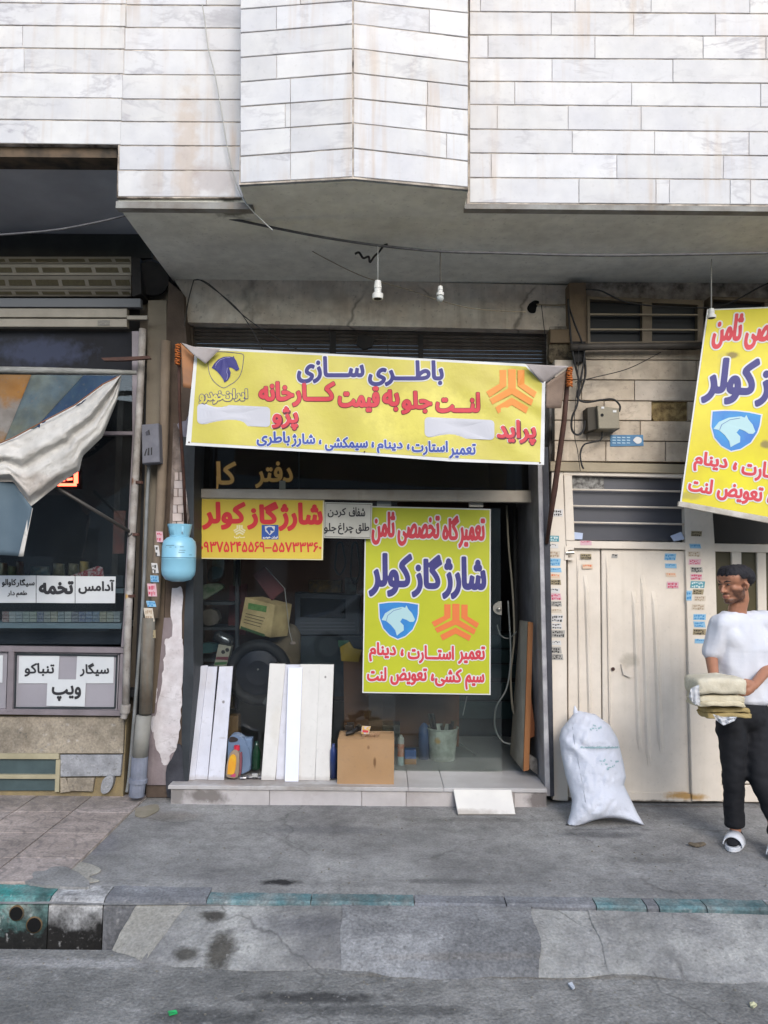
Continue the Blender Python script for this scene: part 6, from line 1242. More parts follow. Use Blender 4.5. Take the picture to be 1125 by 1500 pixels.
flat('label_band', [(364, 883), (391, 888), (390, 897), (363, 892)], MF2, mat('label_green', '#3f6b33', .6, '#5f8a4a', 30), cv, 2); flat('label_band', [(353, 917), (388, 929), (388, 933), (352, 921)], MF2, mat('label_dark_green', '#324f2c', .6), cv, 2)
for k in range(4): flat('print', [(360 - k, 898 + k * 4.3), (388 - k * 2, 905 + k * 4.3), (388 - k * 2, 906.2 + k * 4.3), (360 - k, 899.2 + k * 4.3)], MF2, mat('print_brown', '#5a5038', .7), cv, 2)
V, Fc, _ = organic([[(P(418, 935, 6.5), (.14, .12, .14)), (P(412, 985, 6.5), (.17, .13, .16))]], .02); V = [p + Vector((0, 0, 1)) * .012 * noise.noise(p * 14) for p in V]
mk('brown_sack', V, Fc, mat('sack_brown', '#6a5f4d', .9, '#5c5140', 9, bump=.6), smooth=True, label='lumpy brown sack under the labelled carton inside the window', cat='sack')
wh = thing('wheel', 'black wheel standing behind the boards inside the window', 'wheel', P(378, 1040, 6.12))
c = P(379, 985, 6.15); tyre = mat('tyre_black', '#191a1c', .7, '#222326', 10)
V = []; Fc = []; n, k_ = 40, 10
for i in range(n):
    a = 2 * math.pi * i / n
    for j in range(k_):
        b = 2 * math.pi * j / k_; rad = .225 + .045 * math.cos(b); V.append(c + Vector((rad * math.cos(a), .06 * math.sin(b), rad * math.sin(a))))
for i in range(n):
    for j in range(k_): Fc.append((i * k_ + j, ((i + 1) % n) * k_ + j, ((i + 1) % n) * k_ + (j + 1) % k_, i * k_ + (j + 1) % k_))
mk('tyre', V, Fc, tyre, wh, smooth=True)
MB().tube([c + Vector((0, .03, 0)), c + Vector((0, -.02, 0)), c + Vector((0, -.035, 0))], [.18, .18, .10], 32).mk('rim', mat('rim_dark', '#20222b', .3, '#2a2c35', 3, metal=.3), wh, smooth=False)
MB().tube([c + Vector((0, -.03, .03)), c + Vector((0, -.045, .03))], .008, 8).mk('bolt', hg, wh)
blob('fender', [(384, 1030), (392, 1018), (400, 1014), (400, 1022), (390, 1034)], 6.05, .05, mat('fender_grey', '#55595a', .4), 'curved grey fender piece beside the wheel', 'machine part')
t = thing('red_hanging_sign', 'dim red board hanging askew above the labelled carton', 'board', P(392, 880, 6.3))
MB().px([(370, 842), (389, 830), (418, 863), (398, 880)], 6.3, .012, .002).mk('board', mat('sign_dim_red', '#5e2426', .6, '#4d1e20', 4), t)
MB().tube([P(389, 831, 6.29), P(417, 862, 6.29), P(424, 925, 6.29), P(428, 940, 6.2)], .003, 5).mk('string', cabl, t)
MB().lathe(P(429, 944, 6.2), [(0, 0), (.022, .004), (.024, .014), (.016, .022), (0, .024)], 12).mk('pull_knob', mat('knob_pink', '#9c8d86', .5), label='small pale knob hanging on a string inside the window', cat='knob')
MB().px([(336, 857), (362, 855), (360, 930), (334, 930)], 6.6, .02).mk('red_sheet', mat('panel_dark_red', '#4f1a1e', .6), label='dark red metal sheet behind the labelled carton', cat='sheet')
MB().rect(342, 800, 352, 858, 6.5, .02, .002).mk('white_strip', mat('strip_pale', '#84877e', .6), label='pale vertical strip lamp beside the shelves inside the window', cat='strip')
MB().lathe(P(346, 874, 6.5), [(0, 0), (.012, .01), (.016, .04), (.012, .07), (.010, .09), (0, .09)], 10).mk('small_bulb', chrome, smooth=True, label='small clear bulb hanging below the pale strip', cat='bulb')
mwv = thing('microwave', 'dim grey oven with a black window on the back counter', 'oven', P(480, 935, 7.0))
MB().px([(432, 868), (528, 872), (526, 930), (432, 930)], 7.0, .3, .006).mk('oven_body', mat('oven_grey', '#3f4550', .5, '#373c46', 4), mwv); MB().px([(440, 876), (506, 878), (506, 906), (440, 904)], 6.99, .02, .003).mk('oven_window', mat('oven_black', '#101114', .2), mwv)
for y in (912, 917, 922): MB().rect(440, y, 520, y + 1.2, 6.995, .008).mk('grille_bar', mat('oven_bar', '#565c66', .5), mwv)
MB().px([(430, 932), (560, 932), (560, 1020), (430, 1020)], 6.95, .4).mk('back_counter', mat('counter_blue', '#22303a', .6, '#1b2530', 3), label='dark blue counter under the oven at the back of the shop', cat='counter')
MB().px([(495, 938), (511, 938), (510, 948), (496, 948)], 6.93, .05).mk('green_tin', mat('tin_green', '#3c6654', .5), label='small green tin on the back counter of the shop', cat='tin')
for nm, q, Y, d, c1, lb, ct in (
    ('tan_box', (452, 850, 500, 868), 7.02, .2, '#8a7048', 'flat tan box lying on top of the grey oven', 'box'),
    ('grey_tin', (505, 846, 522, 871), 7.02, .1, '#777c7c', 'grey tin standing on the right end of the grey oven', 'tin'),
    ('red_box', (436, 1000, 470, 1020), 6.6, .2, '#6e2f2c', 'dull red box low behind the right group of boards', 'box'),
    ('white_box', (532, 918, 548, 936), 6.9, .15, '#a2a39c', 'small white box on the back counter beside the poster', 'box'),
    ('blue_carton', (296, 975, 312, 1008), 6.42, .15, '#3b5278', 'blue carton on the lowest steel shelf', 'box'),
    ('oil_carton', (322, 1012, 342, 1038), 6.42, .15, '#927a50', 'tan oil carton under the lowest steel shelf', 'box'),
    ('battery_case', (560, 1062, 586, 1090), 6.45, .15, '#2e3030', 'black battery on the floor before the brown counter', 'battery'),
    ('paper_stack', (590, 1005, 625, 1017), 6.7, .2, '#a6a294', 'stack of papers on the brown counter under the poster', 'papers')):
    MB().rect(*q, Y, d, .004).mk(nm, mat('clutter_' + nm, c1, .7, '#57544c', 22, wear=.3), label=lb, cat=ct)
for i, (x, y0, y1, r_, c1, lb) in enumerate(((448, 742, 800, .05, '#1d1d1e', 'black fan belt hanging left of the small off-white board inside'), (498, 794, 842, .045, '#232324', 'black fan belt hanging under the small off-white board inside'), (520, 794, 856, .04, '#2b2a28', 'longer black fan belt hanging beside the poster inside'))):
    c_ = P(x, (y0 + y1) / 2, 6.7); hh = abs((P(x, y0, 6.7) - P(x, y1, 6.7)).z) / 2
    pts = [c_ + Vector((r_ * math.sin(a_ * .3142) * (1 + .2 * math.cos(a_)), 0, hh * math.cos(a_ * .3142))) for a_ in range(21)]
    MB().tube(pts, .010, 6).mk('fan_belt', mat('belt_black', '#161617', .6), smooth=True, label=lb, cat='belt', group='fan belts hanging in the shop')
# doorway right: leaning board, hoses, poles
lb_ = thing('wooden_board', 'tall pale board with an orange wooden edge leaning in the open doorway', 'board', P(765, 1125, 5.9))
A = [P(761, 909, 6.15), P(776, 911, 5.95), P(767, 1130, 5.80), P(747, 1105, 6.25)]
MB().slab([A[0], A[1], A[2], A[3]], (.012, .01, 0)).mk('face', mat('board_pale_beige', '#a49c8c', .7, '#8d8577', 4, spots=[((A[2].x, A[2].y, .15), (.2, .2, .12), (.12, .09, .06), .7)]), lb_)
MB().px([(774, 911), (781, 912), (775, 1128), (767, 1130)], 5.79, .03).mk('wood_edge', mat('wood_orange', '#8f5f38', .7, '#7c4f2c', 12, stretch=(1, 1, .2)), lb_)
MB().px([(775, 1000), (783, 1060), (783, 1078), (776, 1082)], 5.9, .02).mk('wood_offcut', mat('wood_offcut', '#9c5f3c', .7), label='orange wooden offcut behind the leaning board', cat='offcut')
hose = mat('hose_grey', '#5f6362', .5)
wire('hose', [(742, 740), (745, 800), (751, 870), (753, 935), (748, 985), (750, 1030), (753, 1045)], .009, mat('hose_beige', '#6f6a5d', .6), 'long beige hose hanging down the inside of the doorway', Y=6.1, cat='hose')
wire('hose', [(744, 880), (748, 960), (742, 1008), (727, 1035), (725, 1065), (735, 1085), (748, 1090)], .007, hose, 'grey hose curling low inside the doorway', Y=6.05, cat='hose')
wire('hose', [(728, 915), (733, 930), (745, 935), (757, 925)], .005, hose, 'thin hose loop beside the door lock', Y=6.08, cat='hose')
wire('hose', [(672, 1088), (690, 1100), (710, 1115)], .006, hose, 'thin rod lying on the shop floor right of the bucket', Y=6.5, cat='rod')
MB().tube([P(678, 1048, 6.4), P(684, 1020, 6.4)], .004, 6).mk('thin_rod', cabl, label='short pale rod above the bucket under the poster', cat='rod')
MB().tube([P(757, 960, 6.35), P(754, 745, 6.35)], .02, 8).mk('dark_pole', mat('pole_dark', '#2b2a28', .6), label='dark pole standing inside the doorway', cat='pole')
MB().px([(775, 1105), (787, 1112), (788, 1135), (776, 1126)], 5.8, .05).mk('door_stop', mat('dirty_plinth', '#77726c', .8, '#3f3a35', 20), label='dirty stone block at the foot of the doorway', cat='block')
# sack
sk_m = mat('sack_white', '#c9ccd6', .6, '#bbbfcb', 3, bump=2.5, bs=16, wear=.04)
L_ = [(838, 1048), (822, 1068), (819, 1082), (822, 1105), (828, 1135), (835, 1160), (838, 1172), (836, 1188), (831, 1205), (829, 1221)]
R_ = [(852, 1042), (872, 1046), (893, 1062), (905, 1082), (914, 1120), (917, 1138), (914, 1150), (926, 1175), (934, 1192), (945, 1210)]
na, nb = 44, 64
LL = resample([(a, b, 0) for a, b in L_], nb); RR = resample([(a, b, 0) for a, b in R_], nb)
V = []
def sackY(t): return lerp(5.50, 5.16, t ** 1.1)
for side in (0, 1):
    for j in range(nb + 1):
        t = j / nb
        for i in range(na + 1):
            s_ = i / na; a, b = LL[j], RR[j]
            px = lerp(a.x, b.x, s_); py = lerp(a.y, b.y, s_) + (-17 * math.sin(math.pi * s_) * max(0, (t - .8) / .2) ** 1.5 if t > .8 else 0) + (-3 * math.sin(math.pi * s_) * max(0, .1 - t) / .1)
            th = .15 * (max(0, 1 - abs(2 * s_ - 1) ** 2.3)) ** .55 * (max(0, min(1, t * 5 + .02))) ** .5 * (max(0, min(1, (1 - t) * 4.5))) ** .5
            wr = .012 * math.sin(px * .11 - py * .16 + 2 * noise.noise(Vector((px * .04, py * .04, 0)))) * max(0, 1 - abs(t - .33) * 2.2) + .014 * noise.noise(Vector((px * .05, py * .05, side))) + .022 * (.35 - abs(noise.noise(Vector((px * .07 + py * .03, py * .05, 8))))) + .012 * (.3 - abs(noise.noise(Vector((px * .16 + py * .08, py * .11, 5)))))
            edge = min(1, min(s_, 1 - s_) * 6, t * 8, (1 - t) * 8)
            V.append(P(px, py, sackY(t) + (-1 if side == 0 else .8) * th + (wr * edge if side == 0 else 0)))
Fc = []; W = na + 1; n1 = (nb + 1) * W
for j in range(nb):
    for i in range(na): a = j * W + i; Fc += [(a, a + 1, a + W + 1, a + W), (n1 + a, n1 + a + W, n1 + a + W + 1, n1 + a + 1)]
zmin = min(p.z for p in V); V = [Vector((p.x, p.y, max(p.z, .004))) for p in V]
sk = thing('sack', 'full white woven plastic sack standing tied on the asphalt against the gate', 'sack', P(880, 1205, 5.15))
so_ = mk('bag', V, Fc, sk_m, sk, smooth=True)
bm = bmesh.new(); bm.from_mesh(so_.data); bmesh.ops.remove_doubles(bm, verts=bm.verts, dist=.0012); bmesh.ops.recalc_face_normals(bm, faces=bm.faces); bm.to_mesh(so_.data); bm.free()
MB().tube([P(846, 1060, 5.47), P(845, 1050, 5.47), P(843, 1042, 5.47), P(842, 1034, 5.47)], [.035, .022, .017, .004], 10).mk('tied_top', sk_m, sk, smooth=True)
from mathutils.bvhtree import BVHTree
_bv = BVHTree.FromPolygons(V, Fc)
def MSk(px, py):
    h_ = _bv.ray_cast(CAM, ray(px, py).normalized())
    if h_[0] is not None: return h_[0] - ray(px, py).normalized() * .004
    return P(px, py, 5.0)
def MSk_old(px, py):
    best = None
    t = max(0, min(1, (py - 1045) / 170)); j = int(round(t * nb)); a, b = LL[j], RR[j]; s_ = max(.02, min(.98, (px - a.x) / (b.x - a.x)))
    th = .15 * (max(0, 1 - abs(2 * s_ - 1) ** 2.3)) ** .55 * (min(1, t * 5 + .02)) ** .5 * (max(0, min(1, (1 - t) * 4.5))) ** .5
    return P(px, py, sackY(t) - th - .018)
inkg = mat('sack_print', '#8fa9b0', .6)
for rr_ in ([(864, 1061), (883, 1060), (880, 1073), (866, 1076)], [(850, 1094), (905, 1092), (905, 1096), (850, 1098)], [(878, 1112), (899, 1111), (905, 1130), (880, 1132)]):
    x0, y0, x1, y1 = rr_[0][0], rr_[0][1], rr_[2][0], rr_[2][1]; x = x0
    while x < x1:
        y = y0 + R.uniform(0, max(.1, y1 - y0 - 3)); ww = R.uniform(1, 3.5)
        q = [MSk(x, y), MSk(x + ww, y + R.uniform(-1.5, 1)), MSk(x + ww + .6, y + 2), MSk(x + .5, y + R.uniform(1.5, 3))]; mk('print', q, [(0, 1, 2, 3)], inkg, sk); x += R.uniform(1.2, 2.6)
MB().tube([MSk(a, b) + Vector((0, .004, 0)) for a, b in ((839, 1065), (842, 1090), (847, 1115), (853, 1145), (858, 1175), (862, 1192))], .0022, 5).mk('side_seam', mat('seam_grey', '#8d929c', .7), sk)
# litter
for nm, pts, m, lb in (('plastic_scrap', [(246, 1481), (258, 1479), (260, 1483), (248, 1486)], mat('scrap_green', '#25a05a', .5), 'bright green plastic scrap lying on the road'), ('peel_scrap', [(1098, 1468), (1104, 1467), (1109, 1471), (1104, 1475), (1099, 1473)], mat('scrap_yellow', '#c3c09a', .6), 'small pale yellow scrap on the road at the right'),
                      ('paper_scrap', [(832, 1440), (838, 1438), (842, 1446), (839, 1448)], mat('scrap_white', '#b9bdc4', .6), 'small white scrap where the ramp meets the road'), ('paper_scrap', [(303, 1170), (308, 1168), (308, 1172), (304, 1174)], mat('scrap_white', '#b9bdc4', .6), 'tiny white scrap at the foot of the doorstep')):
    z0 = ZROAD if pts[0][1] > 1400 else 0
    MB().slab([G(a, b, z0 + .012 + .006 * (k % 2)) for k, (a, b) in enumerate(pts)], (0, 0, -.006)).mk(nm, m, label=lb, cat='litter')
V, Fc, _ = organic([[(G(1020, 1238, .01), (.035, .02, .014)), (G(1030, 1236, .01), (.02, .02, .01))], [(G(1012, 1236, .015), (.02, .012, .012))]], .006); mk('dirt_clod', V, Fc, mat('clod', '#6b6152', .95, '#4a4238', 20, bump=1), label='small lump of dirt on the asphalt left of the slipper', cat='dirt')
g = MB()
for i in range(260):
    y = R.uniform(1180, 1300) if R.random() < .55 else R.uniform(1395, 1500); x = R.uniform(0, 1125); z0 = 0 if y < 1310 else ZROAD
    if x < 210 and y < 1300: continue
    p = G(x, y, z0); s_ = R.uniform(.002, .006)
    g.slab([p + Vector((s_ * math.cos(a), s_ * math.sin(a), s_ * .7)) for a in (0, 1.4, 2.6, 3.9, 5.1)], (0, 0, -s_))
g.mk('grit', mat('grit', '#7a766d', .9), kind='stuff', label='scattered grit and chips on the asphalt')

# ================================================================= THE PERSON
YP = 4.86
def Q(px, py, dy=0.): return P(px, py, YP + dy)
skin = mat('skin', '#9a6a52', .5, '#8f5f49', 8, spec=.35)
person = thing('person', 'person in a white t-shirt and black trousers looking left, holding a stack of flatbread', 'person', (Q(1090, 1230).x, YP, 0))
m_ = 4.45e-3
hipc = Q(1087, 1048); lh, rh = Q(1071, 1060, -.02), Q(1106, 1062, .02)
gl_ = G(1070, 1216, .06); lft = Vector((Q(1076, 1200).x, YP - .01, .09)); rgt = Vector((Q(1120, 1222).x, YP - .17, .09))
lk_, rk_ = Q(1074, 1130, -.05), Q(1112, 1138, -.11)
neck, chest = Q(1080, 893, .02), Q(1086, 950, .02)
lsh, rsh = Q(1057, 915, -.03), Q(1120, 913, .05)
lel, rel = Q(1042, 962, .0), Q(1134, 968, .02)
lwr, rwr = Q(1047, 1002, -.20), Q(1104, 1004, -.22)
hd = Q(1077, 858, -.01)
ang = math.radians(-66)     # face turned towards picture left
Rz = Matrix.Rotation(ang, 3, 'Z') @ Matrix.Rotation(math.radians(8), 3, 'X')
def hl(x, y, z): return hd + Rz @ Vector((x, y, z))
def sph(p, r): return (p, r if isinstance(r, tuple) else (r, r, r))
K = 1.05
# head skull built from rotated small balls (rotation-safe: equal radii)
head = []
for dx in (-.022, 0, .022):
    for dy in (-.035, -.005, .03, .05):
        head.append([sph(hl(dx * K, dy * K, (.045 + (.012 if abs(dy) < .04 else 0)) * K), .062 * K)])
head += [[sph(hl(0, -.015, .066), .058), sph(hl(0, .025, .062), .060)], [sph(hl(0, -.045, .03), .055), sph(hl(0, -.05, -.03), .05)], [sph(hl(-.03, -.05, -.03), .034), sph(hl(-.03, -.02, -.06), .034)], [sph(hl(.03, -.05, -.03), .034), sph(hl(.03, -.02, -.06), .034)],
         [sph(hl(-.035, .0, -.055), .030), sph(hl(-.012, -.075, -.088), .022), sph(hl(.012, -.075, -.088), .022), sph(hl(.035, 0, -.055), .030)],
         [sph(hl(0, -.085, -.085), .021)], [sph(hl(0, -.102, .022), .0095), sph(hl(0, -.118, -.008), .011), sph(hl(0, -.124, -.020), .0125)], [sph(hl(-.012, -.108, -.023), .009), sph(hl(.012, -.108, -.023), .009)],
         [sph(hl(-.035, -.092, .036), .012), sph(hl(0, -.100, .034), .012), sph(hl(.035, -.092, .036), .012)],
         [sph(hl(-.018, -.098, -.052), .0085), sph(hl(0, -.106, -.051), .009), sph(hl(.018, -.098, -.052), .0085)], [sph(hl(-.015, -.099, -.062), .009), sph(hl(0, -.105, -.062), .0095), sph(hl(.015, -.099, -.062), .009)],
         [sph(hl(-.045, -.068, -.005), .024), sph(hl(-.05, -.03, -.02), .026)], [sph(hl(.045, -.068, -.005), .024), sph(hl(.05, -.03, -.02), .026)]]
for s_ in (-1, 1):
    head.append([sph(hl(s_ * .080, .004, .018), .010), sph(hl(s_ * .087, .014, .008), .011), sph(hl(s_ * .085, .010, -.010), .010), sph(hl(s_ * .078, .0, -.026), .008)])
body = head + [[sph(hl(0, .025, -.03), .058), sph(hl(0, .03, -.09), .055), sph(neck, .058), sph(neck - Vector((0, 0, .07)), (.06, .05, .04))],
    [sph(neck - Vector((0, 0, .09)), (.09, .06, .04)), sph(chest, (.165, .105, .12)), sph(Q(1087, 1000, .02), (.14, .095, .1)), sph(hipc, (.14, .10, .09))],
    [sph(lsh, .050), sph(lel, (.040, .040, .040)), sph(lwr, .028)], [sph(rsh, .050), sph(rel, .040), sph(rwr, .028)],
    [sph(lh + Vector((.02, 0, 0)), .062), sph(lk_, .048), sph(lft + Vector((0, .0, .02)), .036)], [sph(rh, .070), sph(rk_, .048), sph(rgt + Vector((0, 0, .02)), .036)]]
# hands: palm plus five bent fingers each, closed round the bread
def hand(w, d, side, up):
    d = d.normalized(); side = side.normalized(); up = up.normalized(); out = []
    palm = w + d * .05
    out.append([sph(w, .026), sph(w + d * .03, .028), sph(w + d * .07 + side * .012, .024)]); out.append([sph(w + d * .03 - side * .018, .020), sph(w + d * .075 - side * .024, .017)]); out.append([sph(w + d * .03 + side * .018, .020), sph(w + d * .075 + side * .026, .017)])
    for k, (o, l) in enumerate(((-.030, .052), (-.010, .060), (.011, .056), (.030, .044))):
        b = w + d * .078 + side * o; k1 = b + d * l * .55 - up * .006; k2 = k1 + d * l * .15 - up * l * .45; k3 = k2 - d * l * .10 - up * l * .3
        out.append([sph(b - d * .02, .0105), sph(k1, .0098), sph(k2, .0088), sph(k3, .008)])
    t0 = w + d * .02 - side * .026; t1 = t0 + d * .035 - side * .022 - up * .01; t2 = t1 + d * .028 - side * .002 - up * .014
    out.append([sph(t0, .015), sph(t1, .012), sph(t2, .010)]); return out
br_c = Q(1060, 1005, -.36)
body += hand(rwr, Vector((-.75, -.45, -.2)), Vector((.2, .1, -1)), Vector((.5, -.85, 0)))
body += hand(lwr, Vector((-.1, -.8, -.3)), Vector((-.1, .2, -1)), Vector((-1, .1, 0)))
# feet
for a in (lft, rgt):
    body.append([sph(a, .035), sph(a + Vector((-.035, -.05, -.045)), (.026, .03, .018)), sph(a + Vector((-.075, -.11, -.055)), (.024, .03, .012))])
V, Fc, NN = organic(body, .0058, 4)
bo = mk('body', V, Fc, skin, person, smooth=True)
# skin tone per vertex: stubble, cropped temples, lips (marks the skin itself has)
def ss(x, a, b): t = max(0, min(1, (x - a) / (b - a))); return t * t * (3 - 2 * t)
_inv = Rz.transposed(); cols = []
sk_c, be_c, ha_c, li_c = S('#9b6c54'), S('#3f2c24'), S('#221b1c'), S('#8a4f45')
for p_ in V:
    q_ = _inv @ (p_ - hd); c_ = Vector(sk_c) * (1 + .06 * noise.noise(p_ * 30))
    if q_.length < .2:
        f_ = 1 - ss(q_.y, .0, .02)                                   # front of the head
        jaw = max((1 - ss(q_.z, -.078, -.066)), ss(abs(q_.x), .036, .05) * (1 - ss(q_.z, -.03, .0)) * (1 - ss(q_.y + .06, -.03, -.015) * 0)) * (1 - ss(q_.z * -1, .100, .116)) * f_
        jaw *= 1 - (1 - ss(abs(q_.x), .034, .046)) * ss(q_.z, -.075, -.062)
        mo = ss(-q_.y, .080, .09) * ss(q_.z, -.047, -.043) * (1 - ss(q_.z, -.036, -.032)) * (1 - ss(abs(q_.x), .024, .034))
        be = max(jaw * (.95 + .25 * noise.noise(p_ * 120)), mo * .9)
        fd = max(ss(q_.z, .02, .06) * ss(abs(q_.x), .05, .066) * ss(q_.y, -.06, -.035), ss(q_.y, .03, .055) * ss(q_.z, -.05, .0), ss(q_.z, .075, .085))
        lp = ss(-q_.y, .088, .095) * ss(q_.z, -.066, -.062) * (1 - ss(q_.z, -.052, -.048)) * (1 - ss(abs(q_.x), .018, .026))
        c_ = c_.lerp(Vector(li_c), min(1, lp * .8)); c_ = c_.lerp(Vector(be_c), max(0, min(1, be * .85))); c_ = c_.lerp(Vector(ha_c), min(1, fd * .9))
    cols.append((c_[0], c_[1], c_[2], 1))
ca_ = bo.data.color_attributes.new('tone', 'FLOAT_COLOR', 'POINT'); ca_.data.foreach_set('color', [x for c_ in cols for x in c_])
_nt = skin.node_tree; at_ = _nt.nodes.new('ShaderNodeAttribute'); at_.attribute_name = 'tone'; _nt.links.new(at_.outputs['Color'], _nt.nodes['Principled BSDF'].inputs['Base Color'])
# hair, stubble: shells lifted from the head surface
def shell(name, test, th, m, jit=0.):
    inv = Rz.transposed(); keep = []
    idx = {}
    loc = [inv @ (p - hd) for p in V]
    for q in Fc:
        if all(test(loc[i]) for i in q): keep.append(q)
    vs = []; fs = []
    for q in keep:
        for i in q:
            if i not in idx:
                idx[i] = len(vs); k = th(loc[i]) if callable(th) else th; vs.append(V[i] + NN[i] * (k + jit * noise.noise(V[i] * 160)))
    fs = [[idx[i] for i in q] for q in keep]; n = len(vs); inner = [None] * n
    for i, j in idx.items(): inner[j] = V[i] - NN[i] * .003
    edge = {}
    for q in fs:
        for a in range(len(q)): e = (q[a], q[(a + 1) % len(q)]); edge[e] = 1
    side = [(a, b, b + n, a + n) for (a, b) in edge if (b, a) not in edge]
    return mk(name, vs + inner, fs + [[i + n for i in q][::-1] for q in fs] + side, m, person, smooth=True)
hairm = mat('hair_black', '#16151a', .75, '#201e24', 40, bump=1, bs=150)
def _zl(p): return .074 + .004 * math.sin(p.x * 170) - .034 * ss(p.y, -.055, -.02) - .055 * ss(p.y, .0, .06)
shell('hair', lambda p: p.z > _zl(p), lambda p: .0005 + .011 * ss(p.z, _zl(p), _zl(p) + .05) + .003 * noise.noise(p * 90), hairm, .004)
0 and shell('faded_hair', lambda p: (p.z > .005 and p.z <= .08 and p.y > -.035 and abs(p.x) > .03 and not (abs(p.x) > .080)) or (p.y > .04 and p.z > -.03), .0022, mat('hair_faded', '#3c312f', .8, '#2c2627', 60), .001)
0 and shell('beard', lambda p: p.y < .01 and p.z < -.035 and p.z > -.112 and (p.z < -.072 or (abs(p.x) > .042 and p.y > -.075)) and not (abs(p.x) > .08), .0016, mat('beard_dark', '#5b4034', .8, '#44302a', 60), .001)
0 and shell('moustache', lambda p: p.y < -.085 and -.050 < p.z < -.034 and abs(p.x) < .03, .003, mat('beard_dark', '#5b4034', .8), .001)
for s_ in (-1, 1):
    MB().tube([hl(s_ * .016, -.113, .040), hl(s_ * .034, -.107, .046), hl(s_ * .052, -.088, .041)], [.003, .0042, .002], 6).mk('eyebrow', hairm, person, smooth=True)
    c = hl(s_ * .031, -.0925, .022); MB().lathe(c - Vector((0, 0, .005)), [(0, 0), (.009, .002), (.0125, .005), (.009, .008), (0, .010)], 12).mk('eye', mat('eye_white', '#6b5c57', .4), person, smooth=True)
    MB().tube([hl(s_ * .034, -.102, .022), hl(s_ * .034, -.106, .022)], .005, 8).mk('iris', mat('iris_dark', '#1a1210', .2), person)
# t-shirt
tsm = mat('tshirt_white', '#cbccd2', .85, '#c1c3cb', 5, bump=1.5, bs=9)
def tw_(p): return .016 * (.3 - abs(noise.noise(Vector((p.x * 11 + p.z * 1.5, p.y * 11, p.z * 2.2 + 7))))) + .012 * (.3 - abs(noise.noise(Vector((p.x * 7 + p.z * 3, p.y * 7, p.z * 3.2))))) + .008 * noise.noise(Vector((p.x * 9, p.y * 9, p.z * 4))) + .006 * noise.noise(Vector((p.x * 16, p.y * 16, p.z * 7 + 4)))
sleL = lsh.lerp(lel, .80); sleR = rsh.lerp(rel, .80)
ts = [[sph(neck - Vector((0, 0, .035)), (.085, .078, .022)), sph(neck - Vector((0, 0, .075)), (.15, .105, .05)), sph(chest, (.195, .135, .12)), sph(Q(1088, 1000, .02), (.185, .130, .08)), sph(Q(1090, 1022, .02), (.185, .135, .05))],
      [sph(neck - Vector((0, 0, .07)), .07), sph(lsh, .082), sph(lsh.lerp(lel, .4), .076), sph(sleL, .070)], [sph(neck - Vector((0, 0, .07)), .07), sph(rsh, .082), sph(rsh.lerp(rel, .4), .076), sph(sleR, .070)], [sph(lsh + Vector((.03, 0, -.06)), (.07, .08, .08)), sph(chest, (.17, .13, .1)), sph(rsh + Vector((-.03, 0, -.06)), (.07, .08, .08))]]
v2, f2, n2 = organic(ts, .010, 4, tw_); ts_o = mk('tshirt', v2, f2, tsm, person, smooth=True)
# trousers
trm = mat('trousers_black', '#101116', .85, '#15161b', 6, bump=.3)
tr2 = [[sph(hipc + Vector((.0, 0, .06)), (.165, .12, .05)), sph(hipc, (.175, .13, .10))], [sph(lh, (.092, .11, .1)), sph(lk_, (.070, .075, .07)), sph(lft + Vector((-.005, .0, .09)), (.060, .064, .05)), sph(lft + Vector((-.005, .0, .03)), (.064, .070, .03))],
       [sph(rh, (.092, .11, .1)), sph(rk_, (.070, .075, .07)), sph(rgt + Vector((0, .0, .09)), (.060, .064, .05)), sph(rgt + Vector((0, .0, .03)), (.064, .07, .03))]]
v3, f3, n3 = organic(tr2, .011, 4, lambda p: .012 * noise.noise(Vector((p.x * 8, p.y * 8, p.z * 12))) + .006 * noise.noise(Vector((p.x * 20, p.y * 20, p.z * 30)))); mk('trousers', v3, f3, trm, person, smooth=True)
# slippers with dark socks
slm = mat('slipper_white', '#c4c6cb', .5); sock = mat('sock_black', '#16161b', .9)
for a in (lft, rgt):
    d = Vector((-.55, -.83, 0)).normalized(); sd = Vector((d.y, -d.x, 0)); c0 = Vector((a.x, a.y, 0)) - d * .05
    out = []
    for k in range(28):
        an = 2 * math.pi * k / 28; lx = .145 * math.cos(an) + .09; ly = .052 * math.sin(an) * (1 + .12 * math.cos(an)); out.append(c0 + d * lx + sd * ly + Vector((0, 0, .028)))
    MB().slab(out, (0, 0, -.024), .004).mk('slipper_sole', slm, person)
    V4, F4, _n = organic([[sph(c0 + d * .02 + Vector((0, 0, .055)), (.038, .038, .028)), sph(c0 + d * .12 + Vector((0, 0, .05)), (.042, .042, .026)), sph(c0 + d * .185 + Vector((0, 0, .042)), (.036, .036, .018))]], .008); mk('sock', V4, F4, sock, person, smooth=True)
    n_, V5, F5 = 14, [], []
    for i in range(n_ + 1):
        an = math.pi * i / n_
        for t, up in ((.085, .012), (.175, -.004)):
            r_ = .053 + up * .3
            for th in (0, .007): V5.append(c0 + d * t + sd * (r_ + th) * math.cos(an) + Vector((0, 0, .022 + (.055 + up + th) * math.sin(an))))
    for i in range(n_):
        b = i * 4; F5 += [(b, b + 4, b + 6, b + 2), (b + 1, b + 3, b + 7, b + 5), (b, b + 1, b + 5, b + 4), (b + 2, b + 6, b + 7, b + 3)]
    mk('slipper_strap', V5, F5, slm, person, smooth=True)
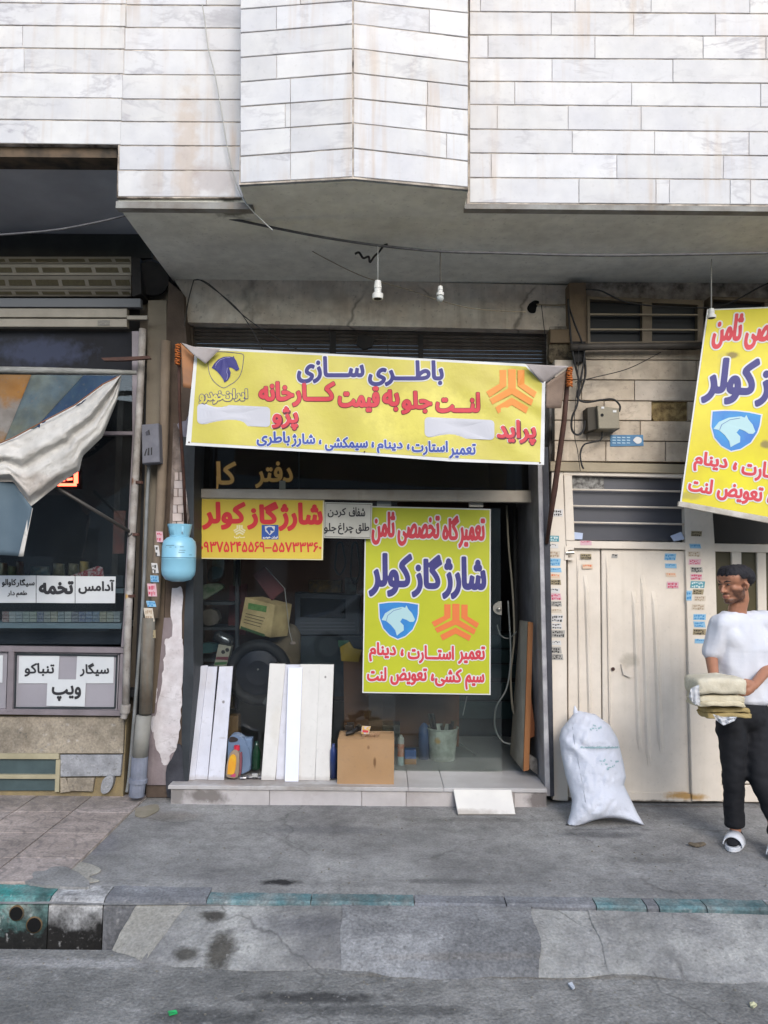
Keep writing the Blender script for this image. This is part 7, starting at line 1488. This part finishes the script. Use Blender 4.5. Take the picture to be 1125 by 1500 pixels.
# flatbread stack and its bags
brd = mat('flatbread', '#cbc2a9', .9, '#b9ad90', 14, bump=2.5, bs=22, wear=.05, rnd=.07); brd2 = mat('flatbread_brown', '#a5936a', .85, '#97824f', 7, bump=.8, bs=35)
def bread(root, pxl, pxr, py, Y0, Y1, th, m, seed, fold=True):
    a, b = P(pxl, py, Y0), P(pxr, py, Y0); pts = []
    z = (a.z + b.z) / 2; n = 44; cx, cy = (a.x + b.x) / 2, (Y0 + Y1) / 2; hx, hy = (b.x - a.x) / 2, (Y1 - Y0) / 2
    V = []; rings = [(.0, th * .5), (.5, th * .5), (.8, th * .5), (.95, th * .44), (1.0, th * .25), (.985, 0), (1.0, -th * .25), (.97, -th * .46), (.6, -th * .5), (.0, -th * .5)]
    for s_, dz in rings:
        for k in range(n):
            an = 2 * math.pi * k / n; ca, sa = math.cos(an), math.sin(an); e = .42
            x = hx * s_ * math.copysign(abs(ca) ** e, ca); y = hy * s_ * math.copysign(abs(sa) ** e, sa)
            w_ = 1 + .08 * noise.noise(Vector((ca * 2.2, sa * 2.2, seed + dz * 30))); zz = z + dz + .009 * noise.noise(Vector((x * 13, y * 13, seed * .6))) + .005 * noise.noise(Vector((x * 30, y * 30, seed + dz * 40))) - .012 * (x / hx) ** 2
            V.append(Vector((cx + x * w_, cy + y * w_, zz)))
    Fc = []
    for i in range(len(rings) - 1):
        for k in range(n): Fc.append((i * n + k, i * n + (k + 1) % n, (i + 1) * n + (k + 1) % n, (i + 1) * n + k))
    mk('flatbread', V, Fc, m, root, smooth=True)
bs_ = thing('bread_stack', 'thick stack of pale folded flatbread in the arms of the person', 'bread', P(1060, 1035, 4.46))
for k, (h_, t_) in enumerate(((1031, .030), (1023, .040), (1005, .095))): bread(bs_, 1024 + (0, -1, -2)[k], 1098 + (-1, -2, 1)[k], h_, 4.44 + (0, .012, -.006, .004)[k], 4.67, t_, brd, k * 3.1)
b2s = thing('bread_stack', 'browner second bundle of flatbread held underneath the pale stack', 'bread', P(1070, 1052, 4.5))
for k in range(2): bread(b2s, 1037 + k * 2, 1106 - k * 2, 1048 - k * 7.5, 4.50, 4.70, .030, brd2, 20 + k * 2.3)
bagm = bpy.data.materials.new('thin_plastic'); bagm.use_nodes = True; b_ = bagm.node_tree.nodes['Principled BSDF']; b_.inputs['Base Color'].default_value = (.75, .76, .8, 1); b_.inputs['Alpha'].default_value = .5; b_.inputs['Roughness'].default_value = .25
for A, B, lb in (([(1024, 1003), (1012, 1008), (1010, 1016)], [(1026, 1034), (1018, 1032), (1010, 1024)], 'wisp of clear plastic bag at the left side of the bread'), ([(1044, 1046), (1058, 1050), (1080, 1050)], [(1050, 1056), (1060, 1063), (1076, 1056)], 'crumpled end of a plastic bag hanging under the bread')):
    v, f = loft_px(A, B, 14, 10, lambda x, y, a, b: 4.42 + .02 * noise.noise(Vector((x * .3, y * .3, 0))) + .01 * math.sin(a * 15), .001); mk('plastic_bag', v, f, bagm, smooth=True, label=lb, cat='bag')
flush_words()
for o in list(bpy.data.objects):
    if o.type == 'MESH' and o.parent is None and 'category' not in o.keys() and 'kind' not in o.keys(): print('UNTAGGED', o.name)
